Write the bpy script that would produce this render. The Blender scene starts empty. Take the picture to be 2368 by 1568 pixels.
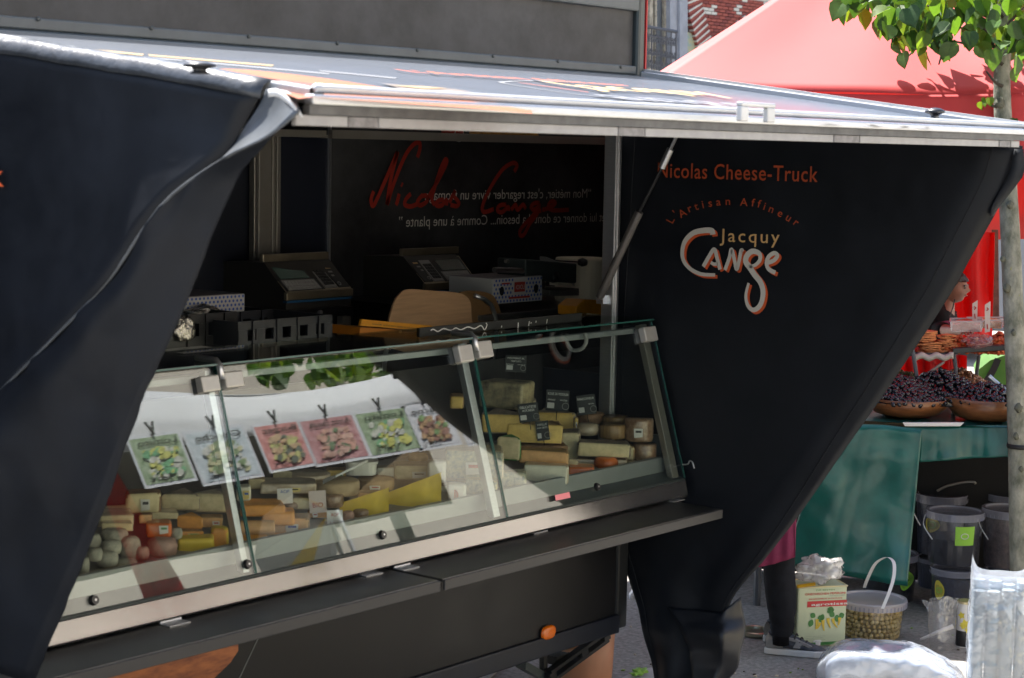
import bpy, bmesh, math, random
import numpy as np
from mathutils import Vector, Matrix, noise
rnd = random.Random(7)
sc = bpy.context.scene
COL = sc.collection
# ------------------------------------------------------------------ camera
FPX, CX, CY, CAMH = 4310.0, 1183.5, 784.0, 2.6
pit = math.atan((784 - 345) / FPX); tha = math.radians(38.9); rol = 0.019
cF = Vector((math.cos(tha) * math.cos(pit), math.sin(tha) * math.cos(pit), -math.sin(pit)))
r0 = Vector((math.sin(tha), -math.cos(tha), 0)); u0 = r0.cross(cF)
cR = (r0 * math.cos(rol) + u0 * math.sin(rol)).normalized()
cU = (u0 * math.cos(rol) - r0 * math.sin(rol)).normalized()
CAM = Vector((0, 0, CAMH))
cd = bpy.data.cameras.new('camera'); cam = bpy.data.objects.new('camera', cd); COL.objects.link(cam)
mw = Matrix((cR, cU, -cF)).transposed().to_4x4(); mw.translation = CAM
cam.matrix_world = mw
cd.sensor_width = 36; cd.lens = FPX / 2367 * 36; cd.clip_start = 0.05; cd.clip_end = 500
cd.dof.use_dof = True; cd.dof.focus_distance = 10.3; cd.dof.aperture_fstop = 6.3
sc.camera = cam
# ------------------------------------------------------------------ world and sun
SUN_AZ, SUN_EL = math.radians(82), math.radians(62)      # azimuth from +X towards +Y
w = bpy.data.worlds.new('World'); sc.world = w; w.use_nodes = True
nt = w.node_tree; bg = nt.nodes['Background']
sky = nt.nodes.new('ShaderNodeTexSky'); sky.sky_type = 'NISHITA'; sky.sun_disc = False
sky.sun_elevation = SUN_EL; sky.sun_rotation = math.radians(90) - SUN_AZ
sky.dust_density = 2.0
nt.links.new(sky.outputs[0], bg.inputs[0]); bg.inputs[1].default_value = 0.09
sl = bpy.data.lights.new('sun', 'SUN'); sl.energy = 5.0; sl.angle = math.radians(0.5); sl.color = (1, 0.97, 0.92)
so = bpy.data.objects.new('sun', sl); COL.objects.link(so)
sd = Vector((math.cos(SUN_AZ) * math.cos(SUN_EL), math.sin(SUN_AZ) * math.cos(SUN_EL), math.sin(SUN_EL)))
so.rotation_euler = sd.to_track_quat('Z', 'Y').to_euler(); so.location = (8, 8, 12)
sc.view_settings.view_transform = 'Standard'; sc.view_settings.look = 'None'
sc.view_settings.exposure = 1.8; sc.view_settings.gamma = 1; sc.view_settings.use_curve_mapping = False
cy = sc.cycles
cy.use_adaptive_sampling = True; cy.adaptive_threshold = 0.02; cy.time_limit = 700
cy.max_bounces = 8; cy.diffuse_bounces = 4; cy.glossy_bounces = 4; cy.transmission_bounces = 6; cy.transparent_max_bounces = 24
cy.caustics_reflective = False; cy.caustics_refractive = False; cy.sample_clamp_indirect = 5
cy.use_denoising = True
# ------------------------------------------------------------------ helpers
def ray(x, y):
    return cF + cR * ((x - CX) / FPX) - cU * ((y - CY) / FPX)
def P(x, y, X=None, Y=None, Z=None, D=None):          # where the sight line through a point of the photograph meets a plane of the place
    d = ray(x, y)
    if X is not None: t = X / d.x
    elif Y is not None: t = Y / d.y
    elif Z is not None: t = (Z - CAMH) / d.z
    else: t = D
    return CAM + d * t
def depth(p): return (Vector(p) - CAM).dot(cF)
def reg(x0, y0, s):                                    # crop coordinates -> photograph coordinates
    return lambda x, y: ((x0 + x / s) * 0.57788, (y0 + y / s) * 0.57788)
def V(*a): return Vector(a)
def catmull(pts, n=6, closed=False):
    pts = [Vector(p) for p in pts]
    if len(pts) < 3: 
        return [pts[0].lerp(pts[1], i / n) for i in range(n + 1)]
    out = []; m = len(pts)
    rng = range(m if closed else m - 1)
    for i in rng:
        g = lambda k: pts[k % m] if closed else pts[min(max(k, 0), m - 1)]
        a, b, c, d = g(i - 1), g(i), g(i + 1), g(i + 2)
        for j in range(n):
            t = j / n
            out.append(0.5 * ((2 * b) + (c - a) * t + (2 * a - 5 * b + 4 * c - d) * t * t + (3 * b - a - 3 * c + d) * t ** 3))
    if not closed: out.append(pts[-1])
    return out
MATS = {}
def mat(name, col, rough=0.5, metal=0.0, spec=0.5, var=0.0, vscale=8.0, bump=0.0, bscale=40.0, coat=0.0, alpha=1.0,
        trans=0.0, col2=None, stretch=None, detail=4.0, sss=0.0, emit=0.0, rvar=0.0):
    if name in MATS: return MATS[name]
    m = bpy.data.materials.new(name); m.use_nodes = True; t = m.node_tree; b = t.nodes['Principled BSDF']
    L = t.links.new
    b.inputs['Base Color'].default_value = (*col, 1); b.inputs['Roughness'].default_value = rough
    b.inputs['Metallic'].default_value = metal; b.inputs['Specular IOR Level'].default_value = spec
    b.inputs['Coat Weight'].default_value = coat; b.inputs['Coat Roughness'].default_value = 0.08
    b.inputs['Alpha'].default_value = alpha
    b.inputs['Transmission Weight'].default_value = trans
    if var or bump or col2 or rvar:
        tc = t.nodes.new('ShaderNodeTexCoord'); src = tc.outputs['Object']
        if stretch:
            mp = t.nodes.new('ShaderNodeMapping'); mp.inputs['Scale'].default_value = stretch; L(src, mp.inputs[0]); src = mp.outputs[0]
    if var or col2 or rvar:
        n = t.nodes.new('ShaderNodeTexNoise'); n.inputs['Scale'].default_value = vscale; n.inputs['Detail'].default_value = detail; L(src, n.inputs[0])
        n.inputs['Roughness'].default_value = 0.65
        r = t.nodes.new('ShaderNodeValToRGB'); L(n.outputs[0], r.inputs[0])
        c2 = col2 or tuple(min(1, c * (1 + var)) for c in col); c1 = col if col2 else tuple(c * (1 - var) for c in col)
        r.color_ramp.elements[0].position = 0.35; r.color_ramp.elements[1].position = 0.65
        r.color_ramp.elements[0].color = (*c1, 1); r.color_ramp.elements[1].color = (*c2, 1)
        L(r.outputs[0], b.inputs['Base Color'])
        if rvar:
            mr = t.nodes.new('ShaderNodeMapRange'); L(n.outputs[0], mr.inputs[0]); mr.inputs[1].default_value = 0.3; mr.inputs[2].default_value = 0.7
            mr.inputs[3].default_value = max(0.02, rough - rvar); mr.inputs[4].default_value = min(1, rough + rvar); L(mr.outputs[0], b.inputs['Roughness'])
    if bump:
        n2 = t.nodes.new('ShaderNodeTexNoise'); n2.inputs['Scale'].default_value = bscale; n2.inputs['Detail'].default_value = 5; L(src, n2.inputs[0])
        bp = t.nodes.new('ShaderNodeBump'); bp.inputs['Strength'].default_value = bump; bp.inputs['Distance'].default_value = 0.01
        L(n2.outputs[0], bp.inputs['Height']); L(bp.outputs[0], b.inputs['Normal'])
    MATS[name] = m; return m
def translucent(name, col, tcol, f=0.4, rough=0.6, var=0.15, vscale=3.0, bump=0.0, bscale=10.0):
    m = mat(name, col, rough, var=var, vscale=vscale, bump=bump, bscale=bscale); t = m.node_tree
    b = t.nodes['Principled BSDF']; o = t.nodes['Material Output']
    tr = t.nodes.new('ShaderNodeBsdfTranslucent'); tr.inputs[0].default_value = (*tcol, 1)
    mx = t.nodes.new('ShaderNodeMixShader'); mx.inputs[0].default_value = f
    t.links.new(b.outputs[0], mx.inputs[1]); t.links.new(tr.outputs[0], mx.inputs[2]); t.links.new(mx.outputs[0], o.inputs[0])
    return m
def clear(name, tint=(1, 1, 1), f0=0.06, rough=0.02, haze=0.0, hcol=(0.8, 0.85, 0.9), bump=0.0, bscale=20.0, stretch=None, edge=1.0):
    # a thin clear sheet: lets light through, mirrors more at grazing angles, with some milky haze
    m = bpy.data.materials.new(name); m.use_nodes = True; t = m.node_tree; L = t.links.new
    t.nodes.remove(t.nodes['Principled BSDF']); o = t.nodes['Material Output']
    tp = t.nodes.new('ShaderNodeBsdfTransparent'); tp.inputs[0].default_value = (*tint, 1)
    gl = t.nodes.new('ShaderNodeBsdfGlossy'); gl.inputs['Roughness'].default_value = rough
    lw = t.nodes.new('ShaderNodeLayerWeight'); lw.inputs[0].default_value = 0.5
    pw = t.nodes.new('ShaderNodeMath'); pw.operation = 'POWER'; pw.inputs[1].default_value = 5; L(lw.outputs['Facing'], pw.inputs[0])
    ml = t.nodes.new('ShaderNodeMath'); ml.operation = 'MULTIPLY_ADD'; ml.inputs[1].default_value = (1 - f0) * edge; ml.inputs[2].default_value = f0; L(pw.outputs[0], ml.inputs[0])
    base = tp.outputs[0]
    if haze:
        df = t.nodes.new('ShaderNodeBsdfDiffuse'); df.inputs[0].default_value = (*hcol, 1)
        tl = t.nodes.new('ShaderNodeBsdfTranslucent'); tl.inputs[0].default_value = (*hcol, 1)
        m1 = t.nodes.new('ShaderNodeMixShader'); m1.inputs[0].default_value = 0.5; L(df.outputs[0], m1.inputs[1]); L(tl.outputs[0], m1.inputs[2])
        m2 = t.nodes.new('ShaderNodeMixShader'); m2.inputs[0].default_value = haze; L(tp.outputs[0], m2.inputs[1]); L(m1.outputs[0], m2.inputs[2]); base = m2.outputs[0]
    mx = t.nodes.new('ShaderNodeMixShader'); L(ml.outputs[0], mx.inputs[0]); L(base, mx.inputs[1]); L(gl.outputs[0], mx.inputs[2]); L(mx.outputs[0], o.inputs[0])
    if bump:
        tc = t.nodes.new('ShaderNodeTexCoord'); src = tc.outputs['Object']
        if stretch:
            mp = t.nodes.new('ShaderNodeMapping'); mp.inputs['Scale'].default_value = stretch; L(src, mp.inputs[0]); src = mp.outputs[0]
        n2 = t.nodes.new('ShaderNodeTexNoise'); n2.inputs['Scale'].default_value = bscale; L(src, n2.inputs[0])
        bp = t.nodes.new('ShaderNodeBump'); bp.inputs['Strength'].default_value = bump; bp.inputs['Distance'].default_value = 0.02
        L(n2.outputs[0], bp.inputs['Height']); L(bp.outputs[0], gl.inputs['Normal']); L(bp.outputs[0], lw.inputs['Normal'])
    MATS[name] = m; return m
WL = {}
STUFF = {'lettering', 'signature_lettering', 'quote_lettering', 'rib', 'dot_print', 'script', 'food_print', 'pepper_print', 'leaf_print', 'flower_print', 'fine_print', 'writing', 'red_print', 'logo', 'logo_shadow', 'scroll', 'branch'}
class MB:
    def __init__(s): s.v = []; s.f = []; s.mi = []
    def add(s, vs, fs, mi=0):
        o = len(s.v); s.v += [tuple(p) for p in vs]; s.f += [tuple(i + o for i in f) for f in fs]; s.mi += [mi] * len(fs); return s
    def hexa(s, c, mi=0):            # c: 8 corners, bottom ring then top ring
        return s.add(c, [(3, 2, 1, 0), (4, 5, 6, 7), (0, 1, 5, 4), (1, 2, 6, 5), (2, 3, 7, 6), (3, 0, 4, 7)], mi)
    def box(s, x0, x1, y0, y1, z0, z1, mi=0):
        return s.hexa([(x0, y0, z0), (x1, y0, z0), (x1, y1, z0), (x0, y1, z0), (x0, y0, z1), (x1, y0, z1), (x1, y1, z1), (x0, y1, z1)], mi)
    def obox(s, c, a, b, d, mi=0):   # centre and three half axes
        c, a, b, d = map(Vector, (c, a, b, d))
        return s.hexa([c - a - b - d, c + a - b - d, c + a + b - d, c - a + b - d, c - a - b + d, c + a - b + d, c + a + b + d, c - a + b + d], mi)
    def prism(s, pts, vec, mi=0, mside=None):
        n = len(pts); pts = [Vector(p) for p in pts]; vec = Vector(vec)
        o = len(s.v); s.v += [tuple(p) for p in pts] + [tuple(p + vec) for p in pts]
        s.f += [tuple(o + i for i in range(n)), tuple(o + n + i for i in reversed(range(n)))]; s.mi += [mi, mi]
        for i in range(n):
            s.f.append((o + i, o + n + i, o + n + (i + 1) % n, o + (i + 1) % n)); s.mi.append(mi if mside is None else mside)
        return s
    def tube(s, path, r, n=8, mi=0, cap=True):
        path = [Vector(p) for p in path]; m = len(path); rs = r if isinstance(r, (list, tuple)) else [r] * m
        o = len(s.v); up = None
        for i, p in enumerate(path):
            d = (path[min(i + 1, m - 1)] - path[max(i - 1, 0)]).normalized()
            if up is None: up = d.orthogonal().normalized()
            up = (up - d * up.dot(d)).normalized(); sd_ = d.cross(up)
            for k in range(n):
                a = 2 * math.pi * k / n; s.v.append(tuple(p + (up * math.cos(a) + sd_ * math.sin(a)) * rs[i]))
        for i in range(m - 1):
            for k in range(n):
                s.f.append((o + i * n + k, o + i * n + (k + 1) % n, o + (i + 1) * n + (k + 1) % n, o + (i + 1) * n + k)); s.mi.append(mi)
        if cap:
            s.f.append(tuple(o + k for k in reversed(range(n)))); s.f.append(tuple(o + (m - 1) * n + k for k in range(n))); s.mi += [mi, mi]
        return s
    def lathe(s, c, prof, n=24, mi=0, axis='z', cap=True, sx=1, sy=1):
        o = len(s.v); c = Vector(c)
        for r, h in prof:
            for k in range(n):
                a = 2 * math.pi * k / n; x, y = r * math.cos(a) * sx, r * math.sin(a) * sy
                q = {'z': (x, y, h), 'x': (h, x, y), 'y': (x, h, y)}[axis]; s.v.append(tuple(c + Vector(q)))
        m = len(prof)
        for i in range(m - 1):
            for k in range(n):
                s.f.append((o + i * n + k, o + i * n + (k + 1) % n, o + (i + 1) * n + (k + 1) % n, o + (i + 1) * n + k)); s.mi.append(mi)
        if cap:
            if prof[0][0] > 1e-5: s.f.append(tuple(o + k for k in reversed(range(n)))); s.mi.append(mi)
            if prof[-1][0] > 1e-5: s.f.append(tuple(o + (m - 1) * n + k for k in range(n))); s.mi.append(mi)
        return s
    def grid(s, rows, mi=0, closed=False):
        o = len(s.v); n = len(rows[0])
        for r in rows: s.v += [tuple(p) for p in r]
        for i in range(len(rows) - 1):
            for k in range(n if closed else n - 1):
                s.f.append((o + i * n + k, o + i * n + (k + 1) % n, o + (i + 1) * n + (k + 1) % n, o + (i + 1) * n + k)); s.mi.append(mi)
        return s
    def ribbon(s, pts, width, nrm, mi=0, n=5):
        pts = catmull(pts, n); m = len(pts); nrm = Vector(nrm); L_ = []; R_ = []
        for i, p in enumerate(pts):
            d = (pts[min(i + 1, m - 1)] - pts[max(i - 1, 0)]).normalized(); sd_ = nrm.cross(d).normalized()
            wd = width(i / (m - 1)) if callable(width) else width
            L_.append(p + sd_ * wd / 2); R_.append(p - sd_ * wd / 2)
        return s.grid([L_, R_], mi)
    def mesh(s, name, mats, off=V(0, 0, 0), smooth=False, fix=True):
        me = bpy.data.meshes.new(name)
        me.from_pydata([(x - off.x, y - off.y, z - off.z) for x, y, z in s.v], [], s.f)
        for m in (mats if isinstance(mats, (list, tuple)) else [mats]): me.materials.append(m)
        me.polygons.foreach_set('material_index', s.mi)
        if fix:
            b = bmesh.new(); b.from_mesh(me); bmesh.ops.recalc_face_normals(b, faces=b.faces); b.to_mesh(me); b.free()
        if smooth: me.polygons.foreach_set('use_smooth', [True] * len(me.polygons))
        me.update(); return me
    def build(s, name, mats, parent=None, smooth=False, bevel=0, loc=None, fix=True, thick=0, autos=None):
        if parent is not None: off = WL[parent]
        elif loc is not None: off = Vector(loc)
        else:
            a = np.array(s.v); off = V((a[:, 0].min() + a[:, 0].max()) / 2, (a[:, 1].min() + a[:, 1].max()) / 2, a[:, 2].min())
        o = bpy.data.objects.new(name, s.mesh(name, mats, off, smooth, fix)); COL.objects.link(o)
        if parent is not None: o.parent = parent
        else: o.location = off
        WL[o] = off.copy()
        if thick:
            md = o.modifiers.new('t', 'SOLIDIFY'); md.thickness = thick; md.offset = 0
        if name in STUFF: o['kind'] = 'stuff'
        if bevel:
            md = o.modifiers.new('b', 'BEVEL'); md.width = bevel; md.segments = 2; md.limit_method = 'ANGLE'; md.angle_limit = math.radians(40)
        return o
def thing(name, label, cat, loc, group=None, kind=None):
    o = bpy.data.objects.new(name, None); COL.objects.link(o); o.location = loc; o.empty_display_size = 0.1
    WL[o] = Vector(loc); return tag(o, label, cat, group, kind)
def tag(o, label, cat=None, group=None, kind=None):
    o['label'] = label
    if cat: o['category'] = cat
    if group: o['group'] = group
    if kind: o['kind'] = kind
    return o
def struct(o, kind='structure'): o['kind'] = kind; return o
def dup(o, parent=None):
    c = o.copy(); COL.objects.link(c)
    if parent is not None: c.parent = parent
    for ch in o.children: dup(ch, c)
    return c
TXT = {}
def text_geo(s, bold=0.0, spacing=1.0):
    k = (s, bold, spacing)
    if k in TXT: return TXT[k]
    cu = bpy.data.curves.new('t', 'FONT'); cu.body = s; cu.size = 1; cu.offset = bold; cu.space_character = spacing; cu.resolution_u = 3
    o = bpy.data.objects.new('t', cu); COL.objects.link(o); bpy.context.view_layer.update()
    me = bpy.data.meshes.new_from_object(o.evaluated_get(bpy.context.evaluated_depsgraph_get()))
    vs = [tuple(v.co) for v in me.vertices]; fs = [tuple(p.vertices) for p in me.polygons]
    bpy.data.objects.remove(o); bpy.data.curves.remove(cu); bpy.data.meshes.remove(me)
    TXT[k] = (vs, fs); return TXT[k]
def put_text(mb, s, p0, p1, up, h, mi=0, bold=0.0, mirror=False, spacing=1.0, shear=0.0, lift=None):
    # letters from p0 to p1 along the base line, capital height h
    vs, fs = text_geo(s, bold, spacing)
    if not vs: return mb
    x0 = min(v[0] for v in vs); x1 = max(v[0] for v in vs); p0 = Vector(p0); p1 = Vector(p1); up = Vector(up).normalized(); k = h / 0.70
    e = p1 - p0; off = Vector(lift) if lift is not None else V(0, 0, 0)
    out = []
    for x, y, z in vs:
        t = (x - x0) / (x1 - x0)
        if mirror: t = 1 - t
        out.append(p0 + e * t + up * (y * k) + e.normalized() * (y * k * shear) + off)
    return mb.add(out, fs, mi)
# ------------------------------------------------------------------ materials
M_asph = mat('asphalt', (0.27, 0.255, 0.23), 0.85, var=0.3, vscale=35, bump=0.6, bscale=180)
M_conc = mat('pale_paving', (0.42, 0.41, 0.39), 0.8, var=0.12, vscale=9, bump=0.2, bscale=90)
M_fascia = mat('slate_print', (0.042, 0.042, 0.0435), 0.5, var=0.38, vscale=4.5, detail=9, bump=0.04, bscale=30)
M_frame = mat('dark_green_frame', (0.05, 0.062, 0.062), 0.35, var=0.12, vscale=5, coat=0.2)
M_frame_l = mat('grey_frame', (0.11, 0.125, 0.13), 0.38, var=0.1, vscale=6)
M_skirt = mat('charcoal_panel', (0.0085, 0.009, 0.0115), 0.45, spec=0.3, var=0.2, vscale=3, bump=0.02, bscale=15, rvar=0.08)
M_rail_b = mat('blue_black_rail', (0.012, 0.015, 0.024), 0.45, spec=0.35, var=0.15, vscale=4)
M_blk = mat('black_rubber', (0.006, 0.006, 0.007), 0.6)
M_blkp = mat('black_plastic', (0.012, 0.012, 0.014), 0.35, coat=0.3)
M_navy = mat('navy_wall', (0.006, 0.009, 0.02), 0.5, var=0.1, vscale=2)
M_alu = mat('aluminium', (0.62, 0.63, 0.65), 0.32, metal=0.9, var=0.06, vscale=20, bump=0.02, bscale=60, stretch=(1, 1, 8))
M_aluw = mat('white_anodised', (0.62, 0.62, 0.62), 0.3, metal=0.35, var=0.06, vscale=6)
M_steel = mat('brushed_steel', (0.50, 0.49, 0.48), 0.3, metal=1.0, var=0.08, vscale=12, bump=0.03, bscale=50, stretch=(1, 10, 10), rvar=0.05)
M_shelf = mat('dull_steel_shelf', (0.26, 0.255, 0.25), 0.38, metal=1.0, var=0.1, vscale=5, rvar=0.08)
M_led = mat('milky_strip', (0.34, 0.33, 0.325), 0.5, var=0.08, vscale=25)
M_ledc = mat('dirty_clamp', (0.20, 0.19, 0.19), 0.5, var=0.3, vscale=30)
M_awn = mat('black_vinyl_top', (0.035, 0.042, 0.06), 0.40, spec=0.6, var=0.2, vscale=2, coat=0.3, bump=0.03, bscale=8)
_b = M_awn.node_tree.nodes['Principled BSDF']; _b.inputs['Sheen Weight'].default_value = 0.28; _b.inputs['Sheen Roughness'].default_value = 0.35; _b.inputs['Sheen Tint'].default_value = (0.8, 0.88, 1, 1)
M_under = mat('awning_underside', (0.03, 0.03, 0.034), 0.5, var=0.2, vscale=3)
M_tarp = mat('black_tarp', (0.0085, 0.0105, 0.015), 0.5, spec=0.26, var=0.25, vscale=3.5, detail=9, bump=0.35, bscale=5.0, rvar=0.08)
M_tarplit = mat('tarp_lit_tone', (0.085, 0.092, 0.10), 0.34, var=0.2, vscale=4, bump=0.12, bscale=9)  # paler tarp colour puts sky light on the folded hem
M_hem = mat('tarp_hem', (0.36, 0.37, 0.38), 0.3, var=0.25, vscale=14, bump=0.2, bscale=30)
M_or = mat('orange_print', (0.66, 0.11, 0.03), 0.5)
M_tan = mat('tan_print', (0.72, 0.46, 0.20), 0.5)
M_wht = mat('white_print', (0.74, 0.73, 0.70), 0.5)
M_redp = mat('red_print', (0.42, 0.035, 0.02), 0.5)
M_gold = mat('gold_print', (0.40, 0.25, 0.09), 0.45)
M_wood_pr = mat('wood_photo_print', (0.38, 0.12, 0.035), 0.42, col2=(0.16, 0.04, 0.015), vscale=3.5, stretch=(2.5, 1, 10), detail=6)
M_wood_top = mat('wood_photo_print_pale', (0.36, 0.10, 0.025), 0.5, col2=(0.24, 0.06, 0.015), vscale=4, stretch=(1, 8, 1))
for _m in (M_gold,): _m.node_tree.nodes['Principled BSDF'].inputs['Sheen Weight'].default_value = 0.25
M_lens = mat('amber_lens', (0.75, 0.16, 0.005), 0.2, coat=0.6, bump=0.5, bscale=150)
M_pink = mat('pink_sticker', (0.95, 0.3, 0.35), 0.5)
# ------------------------------------------------------------------ ground and far setting
b = MB(); b.grid([[(x, y, 0) for x in range(-60, 121, 20)] for y in range(-60, 121, 20)])
struct(b.build('ground', M_asph, fix=False))
b = MB(); b.prism([P(880, 1568, Z=0), P(1040, 1546, Z=0), P(1130, 1512, Z=0), P(1175, 1530, Z=0), P(1110, 1590, Z=0), P(900, 1640, Z=0)], (0, 0, 0.008))
struct(b.build('paving', M_conc))
b = MB(); b.prism([P(1438, 1572, Z=0), P(1478, 1552, Z=0), P(1530, 1546, Z=0), P(1600, 1560, Z=0), P(1600, 1620, Z=0), P(1440, 1620, Z=0)], (0, 0, 0.012))
struct(b.build('paving', M_conc))
# ---- brick house on the far side of the square (front in the plane Y = YB)
YB = 22.0
R3 = reg(2500, 0, 1.4837)
def F3(x, y, dy=0.0): return P(*R3(x, y), Y=YB + dy)
house = thing('brick_house', 'red brick house with white brick bands and iron balcony, beyond the red tent', 'house', (38, YB, 0))
M_brick = mat('red_brick', (0.30, 0.075, 0.055), 0.85, var=0.35, vscale=1.3, bump=0.3, bscale=60)
M_brick2 = mat('dark_red_brick', (0.20, 0.05, 0.042), 0.85, var=0.3, vscale=2)
M_wbrick = mat('white_brick', (0.62, 0.60, 0.54), 0.8, var=0.1, vscale=3)
M_mortar = mat('mortar', (0.24, 0.19, 0.17), 0.95)
M_stone = mat('grey_pilaster', (0.33, 0.35, 0.39), 0.8, var=0.15, vscale=2)
M_mosaic = mat('mosaic', (0.52, 0.45, 0.22), 0.6, col2=(0.25, 0.38, 0.36), vscale=14, detail=2)
M_glassd = mat('window_pane', (0.12, 0.14, 0.16), 0.08, coat=1.0)
M_wframe = mat('old_window_frame', (0.40, 0.36, 0.28), 0.7, var=0.4, vscale=6)
M_iron = mat('iron', (0.09, 0.095, 0.11), 0.5)
b = MB(); b.box(26, 60, YB + 0.06, YB + 0.5, 0, 16); b.build('wall', M_mortar, house)
b = MB(); b.box(26, 60, YB - 0.1, YB + 8, 16, 16.4); b.build('roof', M_stone, house)
# brick courses (each brick its own part, mesh shared)
a0, a1 = F3(380, 20), F3(940, 20)
bw, bh = 0.22, 0.071; bl, bht = bw - 0.014, bh - 0.012
def brick_mesh(name, m, lx=bl, lz=bht):
    q = MB(); q.box(-lx / 2, lx / 2, -0.045, 0.045, -lz / 2, lz / 2); return q.mesh(name, m)
bm_red = [brick_mesh('brick', M_brick), brick_mesh('brick_dark', M_brick2)]; bm_w = brick_mesh('brick_white', M_wbrick)
def to3(p):      # plane point -> R3 coordinates
    v = Vector(p) - CAM; z = v.dot(cF); return ((CX + FPX * v.dot(cR) / z) / 0.57788 - 2500) * 1.4837, ((CY - FPX * v.dot(cU) / z) / 0.57788) * 1.4837
def archline(y): # left boundary of the brickwork: inside edge of the big striped arch
    pts = [(20, 410), (60, 425), (120, 440), (200, 462), (260, 480), (330, 492)]
    for (ya, xa), (yb, xb) in zip(pts, pts[1:]):
        if y <= yb: return xa + (xb - xa) * (max(y, ya) - ya) / (yb - ya)
    return 492
def tentline(x): return 335 - (x - 430) * 0.50
whites = [(432, 40, 532, 85), (640, 38, 672, 90), (783, 68, 816, 122), (700, -30, 800, 8), (800, 0, 918, 34)]
nb = 0; row = 0; z = F3(500, 360).z
while z < F3(900, -45).z:
    x = F3(380, 100).x + (bw / 2 if row % 2 else 0)
    while x < F3(960, 50).x:
        ix, iy = to3((x, YB, z))
        ok = archline(iy) + 12 < ix < 945 and -40 < iy < tentline(ix) + 45 and not (620 < ix < 785 and 140 < iy < 260) and not (530 < ix < 640 and 230 < iy < 300)
        if ok:
            wh = any(l < ix < r_ and t_ < iy < b_ for l, t_, r_, b_ in whites)
            o = bpy.data.objects.new('brick', bm_w if wh else bm_red[rnd.random() < 0.22]); COL.objects.link(o); o.parent = house
            o.location = V(x, YB - rnd.uniform(0, 0.008), z) - WL[house]; nb += 1
        x += bw
    z += bh; row += 1
# big arch of red and white bricks, at the left of the brickwork
arc = [(385, -10), (392, 40), (402, 85), (415, 130), (428, 175), (440, 220), (450, 262), (458, 300), (464, 340)]
arcp = catmull([F3(*q) for q in arc], 4)
for i in range(len(arcp) - 1):
    p, q = arcp[i], arcp[i + 1]; d = q - p; c = (p + q) / 2
    nrm = V(d.z, 0, -d.x).normalized(); nrm = nrm if nrm.x > 0 else -nrm
    mb = MB(); mb.obox((0, 0, 0), d * 0.45, nrm * 0.27, V(0, 0.06, 0)); me = mb.mesh('brick_arch', M_wbrick if i % 3 == 1 else (M_brick if i % 3 else M_brick2))
    o = bpy.data.objects.new('brick', me); COL.objects.link(o); o.parent = house; o.location = c - V(0, 0.05, 0) - WL[house]
# small arch above a hidden window
cA = F3(705, 268); rA = (F3(785, 250) - F3(625, 250)).length / 2
for i in range(13):
    a = math.pi * (i + 0.5) / 13; d = V(math.cos(a), 0, math.sin(a)); tg = V(-d.z, 0, d.x)
    mb = MB(); mb.obox((0, 0, 0), d * rA * 0.30, tg * rA * 0.085, V(0, 0.05, 0)); me = mb.mesh('brick_arch', M_wbrick if i % 2 else M_brick)
    o = bpy.data.objects.new('brick', me); COL.objects.link(o); o.parent = house; o.location = cA + d * rA * 0.85 - V(0, 0.05, 0) - WL[house]
b = MB(); b.prism([F3(538, 235, -0.1), F3(600, 235, -0.1), F3(600, 172, -0.1), F3(640, 172, -0.1), F3(640, 300, -0.1), F3(538, 300, -0.1)], (0, 0.12, 0)); b.build('corner_stone', M_stone, house)
b = MB(); b.prism([F3(705, 150, -0.12), F3(748, 150, -0.12), F3(748, 220, -0.12), F3(705, 220, -0.12)], (0, 0.1, 0)); b.build('keystone', M_stone, house)
b = MB(); b.prism([F3(268, -40, -0.2), F3(372, -40, -0.2), F3(372, 380, -0.2), F3(268, 380, -0.2)], (0, 0.25, 0))
b.prism([F3(326, -40, -0.26), F3(344, -40, -0.26), F3(344, 380, -0.26), F3(326, 380, -0.26)], (0, 0.055, 0)); b.build('pilaster', M_stone, house)
b = MB(); b.prism([F3(372, 190, -0.03), F3(400, 200, -0.03), F3(440, 300, -0.03), F3(455, 350, -0.03), F3(372, 365, -0.03)], (0, 0.08, 0)); b.build('mosaic_panel', M_mosaic, house)
wn = MB(); wn.prism([F3(100, -60, -0.02), F3(268, -60, -0.02), F3(268, 440, -0.02), F3(100, 440, -0.02)], (0, 0.05, 0)); wn = wn.build('window', M_glassd, house)
for l, r_ in ((148, 166), (180, 190), (236, 252)):
    b = MB(); b.prism([F3(l, -60, -0.1), F3(r_, -60, -0.1), F3(r_, 440, -0.1), F3(l, 440, -0.1)], (0, 0.07, 0)); b.build('frame', M_wframe, wn)
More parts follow.
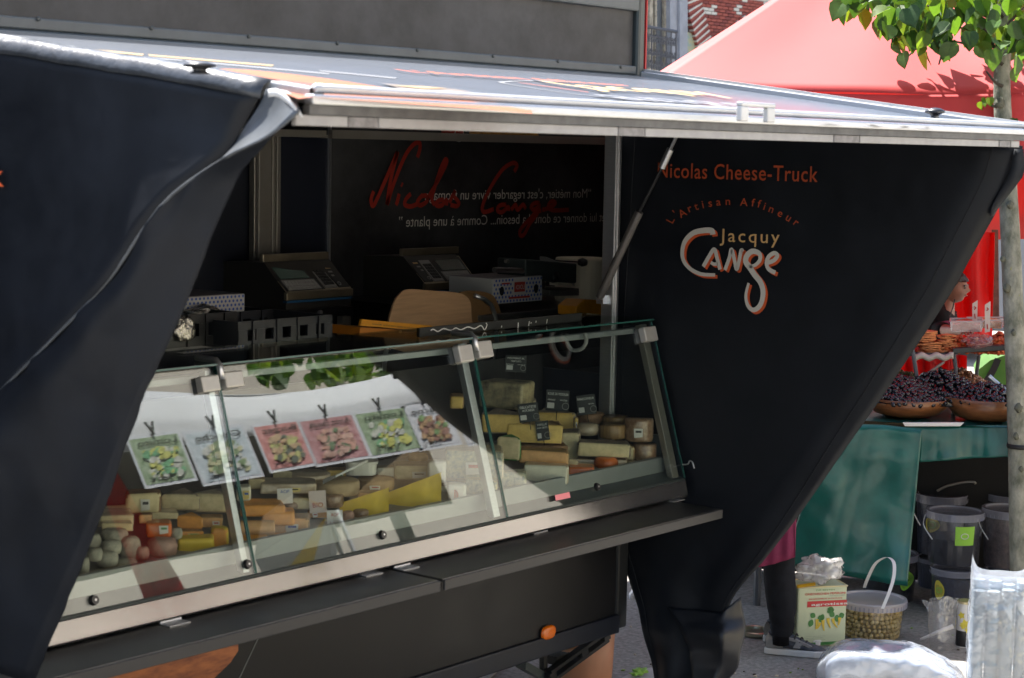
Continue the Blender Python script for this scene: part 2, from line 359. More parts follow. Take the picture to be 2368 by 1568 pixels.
# balcony railing of scrolled iron
bal = MB(); YR = -0.7
bal.tube([F3(90, 152, YR), F3(306, 190, YR)], 0.035, 8)
balo = bal.build('balcony_railing', M_iron, house)
for ya_, yb_, r__ in ((205, 240, .015), (425, 455, .02)): q = MB(); q.tube([F3(90, ya_, YR), F3(306, yb_, YR)], r__, 6); q.build('rail', M_iron, balo)
def spiral(c, r, turns, sgn, a0_=0):
    return [c + V(math.cos(a0_ + sgn * t_ * turns * 2 * math.pi), 0, math.sin(a0_ + sgn * t_ * turns * 2 * math.pi)) * (r * (1 - 0.8 * t_)) for t_ in [i / 18 for i in range(19)]]
for k in range(8):
    x = 100 + k * 29; yt = 160 + (x - 100) * 0.18
    q = MB(); q.tube([F3(x, yt, YR), F3(x, yt + 265, YR)], 0.016, 6); q.build('baluster', M_iron, balo)
    if k < 7:
        q = MB()
        for (fy, rr) in ((70, 9), (150, 7), (225, 9)):
            for sg in (1, -1):
                c = F3(x + 14.5 + sg * 6.5, yt + fy, YR); s_ = (F3(x + rr, yt, YR) - F3(x, yt, YR)).length
                q.tube(spiral(c, s_, 1.4, sg, math.pi / 2), 0.011, 4); q.tube([c + V(0, 0, s_), c + V(0, 0, s_ * 2.2)], 0.011, 4)
        q.build('scroll', M_iron, balo)
# ------------------------------------------------------------------ the trailer
YS, XE = 5.02, 7.13
trl = thing('cheese_trailer', 'black market trailer with its side flap raised over a lit glass cheese counter', 'trailer', (4.5, 6, 0))
def tp(name, mb, m, **k): return mb.build(name, m, trl, **k)
b = MB(); b.box(1.2, 7.03, YS, YS + 0.05, 0.42, 1.08); skirt = tp('side_panel', b, M_skirt)
b = MB(); b.box(1.2, 7.05, YS - 0.02, YS + 0.06, 0.335, 0.425); tp('lower_rail', b, M_rail_b, bevel=0.008)
b = MB(); b.box(7.035, XE - 0.01, YS - 0.012, YS + 0.06, 0.35, 1.2); tp('corner_post', b, mat('dark_post', (0.02, 0.022, 0.025), 0.45, spec=0.3), bevel=0.012)
b = MB(); b.box(1.2, XE - 0.01, YS + 0.06, 7.1, 0.36, 0.46); tp('floor', b, M_blk)
R5b = reg(1600, 1900, 1.8215)
lp = MB(); lc = P(*R5b(1068, 1145), Y=YS - 0.004); lx = Vector((1, 0, 0)); ring = []
for i in range(20):
    a = 2 * math.pi * i / 20; cx_, sz_ = math.cos(a), math.sin(a)
    ring.append(lc + V(0.052 * (abs(cx_) ** 0.75) * (1 if cx_ > 0 else -1), -0.004, 0.034 * (abs(sz_) ** 0.75) * (1 if sz_ > 0 else -1)))
lp.prism(ring, (0, 0.012, 0)); lamp = tp('side_marker', lp, M_blkp)
lp = MB(); cc = lc
rows = [[cc + (p - cc) * s_ + V(0, d_, 0) for p in ring] for s_, d_ in ((0.95, -0.004), (0.9, -0.014), (0.7, -0.02), (0.3, -0.022))]
lp.grid(rows, closed=True); lp.f.append(tuple(range(60, 80))); lp.mi.append(0); lp.build('lens', M_lens, lamp, smooth=True)
R4b = reg(0, 1900, 1.6914)
b = MB(); b.prism([P(*R4b(*q), Y=YS - 0.003) for q in ((560, 1480), (690, 1375), (900, 1300), (1200, 1215), (1500, 1132), (1580, 1130), (1612, 1150), (1612, 1190), (1560, 1270), (1450, 1375), (1380, 1480))], (0, 0.002, 0)); b.build('wood_board_print', M_wood_pr, skirt)
b = MB(); b.prism([P(*R4b(*q), Y=YS - 0.002) for q in ((1765, 1060), (1772, 1060), (1625, 1375), (1560, 1500), (1553, 1500), (1618, 1375))], (0, 0.0015, 0)); b.build('seam', M_frame_l, skirt)
# fascia over the flap
b = MB(); b.box(1.2, 7.06, YS, YS + 0.04, 2.985, 3.25); fas = tp('fascia_panel', b, M_fascia)
b = MB(); b.box(1.2, 7.075, YS - 0.02, YS + 0.05, 2.95, 2.99); tp('fascia_rail', b, M_frame_l, bevel=0.006)
b = MB(); b.tube([V(1.2, YS - 0.03, 2.935), V(7.05, YS - 0.03, 2.935)], 0.014, 10); tp('hinge_bar', b, M_frame, smooth=True)
b = MB(); b.box(1.2, 7.09, YS - 0.025, YS + 0.1, 3.238, 3.30); b.box(1.2, 7.09, YS - 0.012, YS + 0.1, 3.303, 3.40); tp('roof_rail', b, M_frame_l, bevel=0.008)
b = MB(); b.box(7.065, XE - 0.008, YS - 0.03, YS + 0.12, 2.93, 3.40); tp('fascia_end_post', b, M_frame, bevel=0.015)
b = MB(); b.box(XE - 0.006, XE + 0.002, YS - 0.03, YS + 0.05, 2.94, 3.40); tp('red_edge_strip', b, mat('red_strip', (0.55, 0.03, 0.03), 0.4))
b = MB(); b.box(1.2, XE - 0.01, YS + 0.05, 7.1, 3.34, 3.395); tp('roof', b, M_frame)
b = MB(); b.box(1.2, XE - 0.01, YS, YS + 0.06, 2.90, 2.948); tp('lintel', b, M_blk)
for x, y in ((88, 47), (350, 68), (575, 87), (780, 103), (965, 119), (1140, 133), (1290, 145), (1435, 158)):
    p = P(x, y - 3, Y=YS - 0.021); q = MB(); q.lathe(p, [(0.008, 0), (0.008, -0.003), (0.004, -0.005)], 10, axis='y'); tp('screw', q, M_frame)
# inside
b = MB(); b.box(1.2, 7.09, 7.0, 7.05, 0.4, 3.34); tp('back_wall', b, M_navy)
b = MB(); b.box(1.15, 1.2, YS, 7.05, 0.4, 3.34); tp('left_wall', b, M_navy)
b = MB(); b.box(1.2, 7.09, YS + 0.06, 7.0, 3.30, 3.335); tp('ceiling', b, M_navy)
b = MB(); b.box(7.06, 7.10, 5.095, 5.165, 1.0, 2.93); b.box(7.068, 7.092, 5.085, 5.095, 1.0, 2.93); tp('door_jamb', b, M_alu, bevel=0.005)
b = MB(); b.box(7.085, 7.10, 5.17, 7.0, 0.42, 1.55); tp('end_wall', b, M_navy)
b = MB(); b.box(7.085, 7.10, 5.17, 7.0, 2.74, 3.34); tp('end_wall', b, M_navy)
# end room added in place of a mirror image, with the printed wall
XR = 10.0
M_print = mat('slate_wall_print', (0.010, 0.010, 0.012), 0.5, col2=(0.075, 0.076, 0.08), vscale=1.5, detail=9, bump=0.1, bscale=60)
b = MB(); b.box(7.10, XR, 7.0, 7.05, 1.2, 2.74); bw_ = tp('printed_wall', b, M_print)
b = MB(); b.box(XR, XR + 0.05, 6.0, 7.05, 1.2, 2.74); tp('end_wall', b, M_navy)
b = MB(); b.prism([(7.10, 5.17, 1.2), (8.3, 6.0, 1.2), (XR, 6.0, 1.2), (XR, 7.0, 1.2), (7.10, 7.0, 1.2)], (0, 0, .03)); tp('floor', b, M_navy)
b = MB(); b.prism([(7.092, 5.168, 1.2), (8.30, 6.0, 1.2), (8.34, 6.0, 1.2), (7.12, 5.163, 1.2)], (0, 0, 1.54)); b.box(8.345, XR, 5.98, 6.0, 1.2, 2.74); tp('added_side_wall', b, M_navy)  # added walls that shut stray daylight out of the end room
b = MB(); b.prism([(7.102, 5.175, 2.742), (8.34, 5.98, 2.742), (XR + .05, 5.98, 2.742), (XR + .05, 7.05, 2.742), (7.102, 7.05, 2.742)], (0, 0, .023)); tp('ceiling', b, translucent('added_daylight_panel', (0.2, 0.2, 0.2), (0.22, 0.21, 0.2), .6))  # unseen translucent ceiling added to let daylight brighten the end room
b = MB(); b.box(7.094, 7.106, 6.985, 7.0, 1.5, 2.9); tp('joint_trim', b, M_alu)
Z2 = reg(1300, 0, 1.6914); Z5 = reg(1700, 500, 1.742); Z6 = reg(2500, 500, 1.742)
YW = 6.994
b = MB()
put_text(b, "\u201cMon m\u00e9tier, c'est regarder vivre un fromage", P(982, 463, Y=YW), P(1366, 457, Y=YW), (0, 0, 1), 0.058, mirror=True)
put_text(b, "et lui donner ce dont il a besoin... Comme \u00e0 une plante \u201d", P(922, 525, Y=YW), P(1399, 512, Y=YW), (0, 0, 1), 0.058, mirror=True)
b.build('quote_lettering', mat('grey_lettering', (0.78, 0.76, 0.70), 0.5), bw_, fix=False)
sig2 = [[(330, 1295), (312, 1350), (325, 1395), (360, 1330), (430, 1170), (490, 1030)], [(492, 1028), (470, 1110), (440, 1240), (420, 1385)],
        [(420, 1388), (470, 1230), (540, 1060), (600, 978), (640, 968), (642, 1010), (625, 1065)], [(502, 1312), (488, 1370), (480, 1388)], [(516, 1246), (526, 1256)],
        [(582, 1312), (550, 1345), (540, 1385), (585, 1397), (640, 1372)], [(662, 1318), (626, 1365), (645, 1390), (690, 1362), (684, 1325), (650, 1330)],
        [(690, 1350), (760, 1230), (822, 1105), (812, 1082), (780, 1150), (742, 1270), (722, 1345), (742, 1388)],
        [(805, 1350), (765, 1360), (752, 1390), (790, 1390), (822, 1352), (822, 1392)], [(840, 1372), (882, 1290), (872, 1325), (906, 1372), (890, 1396), (850, 1386)],
        [(1280, 1162), (1300, 1122), (1270, 1104), (1200, 1150), (1120, 1270), (1066, 1390), (1076, 1435), (1142, 1416)],
        [(1226, 1384), (1180, 1392), (1166, 1426), (1200, 1436), (1240, 1400), (1242, 1428)], [(1260, 1422), (1290, 1385), (1302, 1422), (1340, 1385), (1358, 1416)],
        [(1470, 1422), (1530, 1402), (1560, 1372), (1530, 1364), (1510, 1400), (1545, 1424), (1650, 1420)]]
b = MB()
for s_ in sig2: b.ribbon([P(*Z2(*q), Y=YW - 0.004) for q in s_], 0.026, (0, -1, 0))
b.ribbon([P(*Z5(*q), Y=YW - 0.004) for q in ((800, 545), (765, 545), (738, 570), (755, 592), (785, 575), (798, 548), (782, 620), (730, 690), (690, 765), (662, 768), (668, 725), (735, 650), (770, 612), (810, 598))], 0.026, (0, -1, 0))
b.build('signature_lettering', M_redp, bw_, fix=False)
R4i = reg(700, 500, 1.7425)
b = MB(); b.box(P(588, 450, Y=6.95).x, P(643, 450, Y=6.95).x, 6.93, 6.99, 1.0, 2.64)
xa, xb = P(588, 450, Y=6.92).x, P(643, 450, Y=6.92).x
for x in (xa + 0.004, xa + 0.035, xb - 0.035, xb - 0.004): b.box(x - 0.006, x + 0.006, 6.918, 6.93, 1.0, 2.64)
M_col = mat('satin_aluminium', (0.30, 0.28, 0.25), 0.42, metal=0.6, var=0.05, vscale=8)
tp('wall_column', b, M_col, bevel=0.003)
zs = P(700, 309, Y=6.8).z
b = MB(); b.box(1.4, P(748, 309, Y=6.8).x, 6.78, 6.81, zs - 0.018, zs + 0.018); b.box(1.4, 7.0, 6.81, 6.99, zs - 0.018, zs - 0.004); tp('wall_shelf', b, M_col)
z2 = P(1100, 319, Y=6.8).z
b = MB(); b.box(P(762, 310, Y=6.8).x, 9.6, 6.78, 6.81, z2 - 0.022, z2 + 0.022); b.box(P(762, 310, Y=6.8).x, 9.6, 6.81, 6.99, z2 - 0.02, z2 - 0.006); tp('wall_shelf', b, M_col)
# raised flap (awning)
HY, HZ, OY, OZ = YS - 0.02, 2.945, 3.13, 2.712
XL = 3.10
def sag(x): t_ = (x - XL) / (XE - XL); return -0.002 * 4 * t_ * (1 - t_) if 0 < t_ < 1 else 0
def aw(x, f_, dz=0.0): return V(x, HY + (OY - HY) * f_, HZ + (OZ - HZ) * f_ + sag(x) * f_ * f_ + dz)
an = V(0, -(OZ - HZ) / (OY - HY), 1).normalized()
def AP(px, py, dz=0.0):   # sight line onto the flap's upper face
    d = ray(px, py); p0 = V(0, HY, HZ); nn = V(0, OZ - HZ, HY - OY).normalized()
    p = CAM + d * ((p0 - CAM).dot(nn) / d.dot(nn)); f_ = (p.y - HY) / (OY - HY)
    for _ in range(3):
        q0 = V(p.x, HY + (OY - HY) * f_, HZ + (OZ - HZ) * f_ + sag(p.x) * f_ * f_); p = CAM + d * ((q0 - CAM).dot(nn) / d.dot(nn)); f_ = (p.y - HY) / (OY - HY)
    return p + V(0, 0, 0.003 + dz)
NXA = 24; xs = [XL + (XE - XL) * i / NXA for i in range(NXA + 1)]; fs_ = [i / 8 for i in range(9)]
b = MB(); b.grid([[aw(x, f_) for x in xs] for f_ in fs_]); 
awn = tp('flap', b, [M_awn], smooth=True, fix=False)
b = MB(); b.grid([[aw(x, f_, -0.025) for x in xs] for f_ in fs_]); b.build('underside', M_under, awn, smooth=True, fix=False)
def front(profile): return [[V(x, OY + dy, OZ + sag(x) + dz) for dy, dz in profile] for x in xs]
def bar(name, x0, x1, y0, y1, z0_, z1_, m, bev=0.0):
    q = MB(); xx = [x0 + (x1 - x0) * i / 16 for i in range(17)]
    q.grid([[V(x, OY + dy, OZ + sag(x) + dz) for dy, dz in ((y0, z0_), (y1, z0_), (y1, z1_), (y0, z1_))] for x in xx], closed=True)
    q.f += [(0, 1, 2, 3), tuple(16 * 4 + k for k in (3, 2, 1, 0))]; q.mi += [0, 0]
    return q.build(name, m, awn, bevel=bev)
XF = P(700, 250, Y=OY).x
bar('front_rail', XF, XE + 0.02, -0.035, 0.0, -0.018, 0.006, M_alu, 0.005)
bar('grey_face', XF, XE + 0.02, -0.022, 0.0, -0.041, -0.0185, mat('grey_face', (0.10, 0.098, 0.095), 0.5, var=0.25, vscale=20))
q = MB(); q.tube([V(x, OY - 0.006, OZ + sag(x) + 0.020) for x in [P(722, 228, Y=OY).x + i * (XE - P(722, 228, Y=OY).x) / 20 for i in range(21)]], 0.011, 8); q.build('top_rail', M_aluw, awn, smooth=True)
M_ = lambda px: P(px, 300, Y=OY - 0.03).x
segs = [(694, 814, 0), (816, 884, 1), (886, 1438, 0), (1440, 1500, 1), (1502, 1936, 0), (1938, 1996, 1), (1998, 2318, 0), (2320, 2345, 1), (2347, 2366, 0)]
for l, r_, k in segs: bar('strip_clamp' if k else 'light_strip', M_(l), M_(r_), -0.016, -0.001, -0.067, -0.042, M_ledc if k else M_led, 0.002)
for X_, nm in ((XE, 'side_rail'), (XL + 0.045, 'side_rail')):
    q = MB(); pth = [aw(X_ + 0.0, f_, 0.012) for f_ in (0, .25, .5, .75, 1)]
    q.grid([[p + V(dx, 0, dz) for dx, dz in ((-0.035, -0.03), (0.012, -0.03), (0.012, 0.010), (-0.035, 0.010))] for p in pth], closed=True); sr = q.build(nm, M_aluw, awn, bevel=0.004)
    if X_ == XE:
        q = MB(); q.grid([[p + V(dx, 0, dz) for dx, dz in ((-0.012, 0.010), (0.010, 0.010), (0.010, 0.022), (-0.012, 0.022))] for p in pth], closed=True); q.build('rail_lip', M_aluw, sr)
        for f_ in (0.08, 0.3, 0.48, 0.68, 0.92):
            q = MB(); q.lathe(aw(X_ - 0.022, f_, 0.022), [(0.006, 0), (0.004, 0.004)], 8); q.build('rivet', M_alu, sr)
def knob(px, py, wpx, kz=1.0):
    p = AP(px, py) + V(0, 0, 0.016); s_ = wpx / FPX * depth(p) / 2; q = MB()
    q.lathe(p, [(s_ * 0.62, 0), (s_ * 0.5, 0.006), (s_ * 0.36, s_ * 0.35), (s_ * 0.5, s_ * 0.55), (s_ * 0.97, s_ * 0.7), (s_, s_ * 0.8), (s_ * 0.85, s_ * 1.0), (s_ * 0.45, s_ * 1.16), (0.0, s_ * 1.2)], 24); q.v = [(x_, y_, p.z + (z_ - p.z) * kz) for x_, y_, z_ in q.v]
    q.build('knob', M_blkp, awn, smooth=True)
knob(2160, 290, 48); knob(462, 190, 78, .62)
R3c = reg(2600, 300, 1.5829)
h0, h1 = AP(*R3c(585, 300)), AP(*R3c(752, 308)); hz = 0.045; q = MB(); dirx = (h1 - h0).normalized()
for h_ in (h0, h1): q.obox(h_ + V(0, 0, hz / 2), dirx * 0.021, V(0, 0.010, 0), V(0, 0, hz / 2))
q.obox((h0 + h1) / 2 + V(0, 0, hz + 0.006), dirx * ((h1 - h0).length / 2 + 0.021), V(0, 0.011, 0), V(0, 0, 0.007)); q.build('grab_handle', M_aluw, awn, bevel=0.004)
# print on the flap
def flat(name, pts, m, dz=0.0):
    q = MB(); q.add([AP(x, y, dz) for x, y in pts], [tuple(range(len(pts)))]); return q.build(name, m, awn)
flat('wood_print', [(470, 160), (560, 163), (640, 170), (700, 177), (770, 186), (850, 199), (940, 214), (1010, 222), (1080, 236), (1150, 246), (1230, 258), (1230, 266), (1100, 254), (900, 240), (720, 228), (690, 232), (640, 212), (560, 184), (500, 170)], M_wood_top)
flat('wood_print', [(880, 196), (960, 204), (1050, 210), (1090, 216), (1000, 219), (930, 210)], mat('grey_print', (0.18, 0.15, 0.13), 0.4), 0.002)
flat('wood_print', [(905, 203), (975, 205), (1035, 210), (980, 211)], M_gold, 0.004)
flat('red_print', [(540, 178), (640, 188), (740, 199), (700, 205), (620, 196)], mat('pale_red_print', (0.34, 0.06, 0.04), 0.4), 0.002)
def stroke_on(name, strokes, wd, m, dz=-0.0015):
    q = MB()
    for s_ in strokes: q.ribbon([AP(x, y, dz) for x, y in s_], wd, an, n=6)
    return q.build(name, m, awn, fix=False)
M_awnw = mat('weathered_white_print', (0.22, 0.225, 0.24), 0.4)
wav = lambda x0, y0, x1, y1, n_, a_: [(x0 + (x1 - x0) * i / n_, y0 + (y1 - y0) * i / n_ + (a_ if i % 2 else -a_)) for i in range(n_ + 1)]
stroke_on('lettering', [wav(60, 101, 330, 128, 60, 2.2), wav(345, 129, 630, 153, 60, 2.0)], 0.007, M_gold)
stroke_on('lettering', [wav(90, 112, 420, 141, 70, 1.8), wav(430, 142, 760, 172, 70, 1.8), wav(740, 165, 915, 182, 34, 1.8)], 0.006, M_awnw)
stroke_on('lettering', [[(1345, 192), (1240, 188), (1170, 190), (1165, 194), (1240, 206), (1340, 220), (1480, 232), (1560, 236)], [(1560, 228), (1680, 244), (1790, 262), (1850, 272), (1800, 268), (1640, 248)]], 0.022, M_awnw)
stroke_on('lettering', [[(1200, 194), (1260, 202), (1360, 216)], [(1760, 262), (1860, 273)]], 0.014, M_or, 0.001)
q = MB(); put_text(q, "L'Artisan Affineur", AP(960, 174), AP(1470, 206), (0, HY - OY, HZ - OZ), 0.10, lift=an * 0.006); q.build('lettering', M_or, awn, fix=False)
q = MB(); put_text(q, 'Jacquy', AP(1350, 211), AP(1690, 229), (0, HY - OY, HZ - OZ), 0.24, lift=an * 0.006); q.build('lettering', M_tan, awn, fix=False)
q = MB(); put_text(q, 'ange', AP(1440, 236), AP(1800, 258), (0, HY - OY, HZ - OZ), 0.22, bold=.01, lift=an * 0.006); q.build('lettering', M_awnw, awn, fix=False)
stroke_on('lettering', [[(1940, 288), (2010, 293)], [(2020, 290), (2080, 295)], [(2090, 292), (2140, 298)], [(2150, 296), (2230, 304)]], 0.05, M_awnw)
# gas strut
pa, pb, pc, pd = (P(x, y, X=7.03) for x, y in ((1386, 688), (1478, 490), (1530, 388), (1550, 345)))
b = MB(); b.tube([pa, pb], 0.020, 12); st = tp('gas_strut', b, mat('strut_sleeve', (0.16, 0.15, 0.145), 0.4, metal=0.5), smooth=False)
b = MB(); b.tube([pb, pc], 0.008, 8); b.build('rod', M_blkp, st)
b = MB(); b.tube([pc, pd], 0.017, 12); b.tube([pd, pd + (pd - pc)], 0.008, 6); b.build('end_sleeve', M_alu, st)
b = MB(); b.obox(pa + V(0.02, 0, -0.01), (0.02, 0, 0), (0, 0.02, 0), (0, 0, 0.02)); b.build('bracket', M_alu, st)
# corner stabiliser under the trailer
sp = lambda x, y, yy=5.2: P(*R5b(x, y), Y=yy)
b = MB(); pa, pb = sp(1500, 1170, 5.15), sp(1085, 1470, 5.15); dv = (pb - pa).normalized(); up_ = V(0, -1, 0).cross(dv)
for o_ in (-0.022, 0.022): b.obox((pa + pb) / 2 + up_ * o_, (pb - pa) / 2, up_ * 0.009, V(0, 0.02, 0))
for f_ in (0.02, 0.42, 0.97): b.obox(pa.lerp(pb, f_), dv * 0.025, up_ * 0.02, V(0, 0.018, 0))
b.tube([sp(1390, 1290), sp(1340, 1255)], 0.014, 8); stz = tp('stabiliser_leg', b, M_blk, bevel=0.003)
b = MB(); b.obox((sp(880, 1380) + sp(1060, 1480)) / 2, (sp(1060, 1480) - sp(880, 1380)) / 2, V(0, 0, 0.02), V(0, 0.03, 0)); b.build('strut', M_frame, stz)
b = MB(); b.tube([sp(1045, 1300), sp(1045, 1500)], 0.02, 10); b.build('foot_tube', M_blk, stz)
b = MB(); b.obox(sp(1150, 1335), (0.05, 0, 0), (0, 0.03, 0), (0, 0, 0.02)); b.tube([sp(1180, 1330), sp(1230, 1315)], 0.016, 8); b.build('bracket', M_blk, stz)
# ------------------------------------------------------------------ tarps hung from the flap's ends
def resample(pts, n):
    pts = catmull(pts, 8); L_ = [0]
    for a, c in zip(pts, pts[1:]): L_.append(L_[-1] + (c - a).length)
    out = []
    for i in range(n):
        s_ = L_[-1] * i / (n - 1); k = 0
        while k < len(L_) - 2 and L_[k + 1] < s_: k += 1
        d = L_[k + 1] - L_[k]; out.append(pts[k].lerp(pts[k + 1], (s_ - L_[k]) / d if d else 0))
    return out
XT = 3.085
TL = thing('side_tarp', 'black tarp with a twisted front edge at the near left end of the flap', 'tarp', (XT, 4, 1.2), 'tarps closing the flap ends')
ridge = [(606, 207, 0), (566, 285, 0), (512, 366, -0.02), (415, 438, -0.03), (338, 520, -0.04), (250, 650, -0.045), (110, 795, -0.045), (0, 905, -0.045), (-130, 1040, -0.045), (-260, 1200, -0.04)]
left = [(-420, 34), (-420, 160), (-420, 330), (-420, 480), (-420, 620), (-420, 760), (-420, 900), (-420, 1050), (-420, 1240), (-420, 1420)]
Rg = resample([P(x, y, X=XT + dx) for x, y, dx in ridge], 40)
Lf = resample([P(x, y, X=XT) for x, y in left], 40)
rows = []
for a, c in zip(Lf, Rg):
    r_ = []
    for i in range(29):
        t_ = i / 28; p = a.lerp(c, t_); r_.append(p + V((c.x - XT) * (t_ ** 3 - t_) + 0.004 * noise.noise(p * 2.2) + .010 * t_ ** 3 * noise.noise(V(p.y * 6, p.z * 11, 1)), 0, 0))
    rows.append(r_)
b = MB(); b.grid(rows)
# roll of the tarp over the flap's edge
top = resample([P(x, y, X=XT) for x, y in ((-420, 34), (0, 104), (200, 136), (400, 168), (606, 207))], 29)
for k, (dx, dz) in enumerate(((0.004, 0.010), (0.014, 0.019), (0.030, 0.024), (0.06, 0.024))):
    b.add([], [])
rl = [[p + V(dx + 0.004 * noise.noise(p * 14) * (k_ > 0), 0, dz - 0.002 + 0.004 * noise.noise(p * 9)) for p in top] for k_, (dx, dz) in enumerate(((-0.005, -0.020), (-0.005, -0.008), (0.002, 0.010), (0.018, 0.021), (0.036, 0.025), (0.06, 0.022)))]
b.build('sheet', M_tarp, TL, smooth=True, fix=False, thick=0.004)
b = MB(); b.grid(rl); b.build('top_roll', mat('sunlit_roll', (0.045, 0.05, 0.058), 0.30, var=0.3, vscale=12, bump=0.5, bscale=22), TL, smooth=True, fix=False, thick=0.004)  # tarp colour lightened here to carry the sun's sheen
# folded hem near the corner (pale flap) and its bright cut edge
up_l = resample([P(x, y, X=XT - 0.002) for x, y in ((614, 206), (600, 240), (562, 303), (510, 368))], 14)
up_r = resample([P(x, y, X=XT - 0.06) for x, y in ((690, 258), (668, 280), (630, 310), (545, 352), (511, 371))], 14)
rows = [[a.lerp(c, i / 10) + V(0.028 * math.sin(math.pi * i / 10) * (1 - k / 13) + 0.006 * noise.noise(a.lerp(c, i / 10) * 14), 0, 0.018 * math.sin(math.pi * i / 10) * (1 - k / 13)) for i in range(11)] for k, (a, c) in enumerate(zip(up_l, up_r))]
b = MB(); b.grid(rows); b.build('folded_hem', M_tarplit, TL, smooth=True, fix=False, thick=0.004)
b = MB(); e1 = resample([P(x, y, X=XT - 0.05) for x, y in ((622, 207), (640, 206), (664, 224), (690, 254))], 12)
e2 = [p + V(0.0, -0.014 * (i / 11), -0.018 + 0.0 * i) for i, p in enumerate(e1)]; b.grid([e1, e2]); b.build('hem_edge', mat('pale_hem_edge', (0.7, 0.7, 0.7), 0.4), TL, smooth=True, fix=False, thick=0.006)
# the turned front strip between ridge and inner edge
r2 = resample([P(x, y, X=XT - 0.045 + dx) for x, y, dx in ((692, 258, 0), (632, 309, 0), (543, 352, 0), (410, 440, 0.0), (338, 520, 0), (250, 650, 0), (110, 795, 0), (0, 905, 0), (-130, 1040, 0), (-260, 1200, 0), (-420, 1420, 0))], 44)
e2 = resample([P(x, y, X=XT + dx) for x, y, dx in ((690, 262, -0.03), (632, 313, 0), (612, 337, 0), (560, 392, 0.01), (533, 452, 0.02), (485, 560, 0.03), (440, 682, 0.03), (330, 932, 0.03), (240, 1182, 0.03), (155, 1395, 0.03), (78, 1580, 0.03))], 44)
rows = []
for k, (a, c) in enumerate(zip(r2, e2)):
    w_ = (c - a).length; r_ = []
    for i in range(17):
        t_ = i / 16; p = a.lerp(c, t_); f_ = math.sin(math.pi * t_) * (1 - t_) * w_
        p = p + V(0.012 * noise.noise(V(p.y * 9, p.z * 5, t_ * 2)) * (1 - .5 * t_) - 0.012 * abs(noise.noise(V(p.y * 5, p.z * 12, 3))), 0, 0); r_.append(p + V(-0.12 * f_ + 0.03 * w_ * math.sin(3 * math.pi * t_ + k * 0.05) * (1 - t_) * 0.5, 0, 0))
    rows.append(r_)
b = MB(); b.grid(rows); b.build('turned_strip', M_tarp, TL, smooth=True, fix=False, thick=0.004)
hp = [P(x, y, X=XT - 0.065) for x, y in ((632, 307), (543, 352), (512, 367))]
b = MB(); b.tube(r2[3:34], 0.0042, 6); b.build('hem_welt', M_tarplit, TL, smooth=True)
b = MB(); put_text(b, 'k', P(-22, 431, X=XT - 0.03), P(9, 431, X=XT - 0.03), (0, 0, 1), 0.062, bold=0.012); b.build('lettering', M_or, TL, fix=False)
# ---- right tarp
XQ = XE + 0.004
TR = thing('side_tarp', 'black tarp with orange Cheese-Truck lettering at the far right end of the flap', 'tarp', (XQ, 4.2, 0), 'tarps closing the flap ends')
edge = [(2364, 338), (2345, 400), (2325, 448), (2255, 575), (2190, 690), (2100, 826), (2030, 930), (1955, 1035), (1850, 1185), (1770, 1290), (1700, 1375), (1672, 1440), (1650, 1500), (1640, 1560)]
E_ = resample([P(x, y, X=XQ + 0.05) for x, y in edge], 60)
inn = resample([V(XQ, 5.19, 2.93), V(XQ, 5.19, 2.4), V(XQ, 5.19, 1.6), V(XQ, 5.12, 1.1), P(1424, 1255, X=XQ), P(1446, 1330, X=XQ), P(1470, 1410, X=XQ), P(1486, 1480, X=XQ), P(1500, 1545, X=XQ), P(1512, 1600, X=XQ)], 60)
rows = []
for k, (a, c) in enumerate(zip(inn, E_)):
    w_ = (c - a).length; r_ = []; low = max(0, (k - 40) / 19)
    for i in range(41):
        t_ = i / 40; p = a.lerp(c, t_)
        dx = 0.006 * noise.noise(p * 1.3) + 0.03 * low * math.sin(9 * t_ + 1.5) + 0.02 * low * noise.noise(p * 7)
        s_ = max(0, 1 - (1 - t_) * w_ / 0.16); dx += 0.055 * s_ * s_
        r_.append(V(XQ + dx, p.y, p.z))
    rows.append(r_)
b = MB(); b.grid(rows); b.build('sheet', M_tarp, TR, smooth=True, fix=False, thick=0.004)
b = MB(); b.tube([r_[38] - V(.004, 0, 0) for r_ in rows], 0.0022, 5); b.build('hem_seam', M_tarp, TR, smooth=True)
b = MB(); b.tube([r_[3] - V(.004, 0, 0) for r_ in rows], 0.002, 5); b.build('hem_seam', M_tarp, TR, smooth=True)
# bunched foot of the tarp lying by the ground
FT = lambda x, y, xx: P((2500 + x * 1.1796) * 0.57788, (1980 + y * 1.1796) * 0.57788, X=XQ + xx)
fl_ = resample([FT(*q) for q in ((150, 380, -.01), (190, 430, -.015), (212, 490, -.03), (225, 560, -.04), (240, 650, -.05))], 26)
fm_ = resample([FT(*q) for q in ((330, 398, .03), (326, 436, .0), (335, 470, -.045), (322, 540, -.06), (300, 650, -.05))], 26)
fr_ = resample([FT(*q) for q in ((392, 346, .09), (402, 405, .10), (410, 472, .08), (380, 588, .05), (320, 650, .04))], 26)
rows = []
for a, m_, c in zip(fl_, fm_, fr_):
    rows.append([(a.lerp(m_, i / 9) if i < 9 else m_.lerp(c, (i - 9) / 9)) + V(0.03 * noise.noise((a.lerp(c, i / 18)) * 6) - 0.02 * abs(noise.noise((a.lerp(c, i / 18)) * 9)), 0, 0) for i in range(19)])
b = MB(); b.grid(rows); b.build('bunched_foot', mat('tarp_foot', (0.012, 0.014, 0.019), 0.42, var=0.15, vscale=3, bump=0.15, bscale=6), TR, smooth=True, fix=False, thick=0.004)
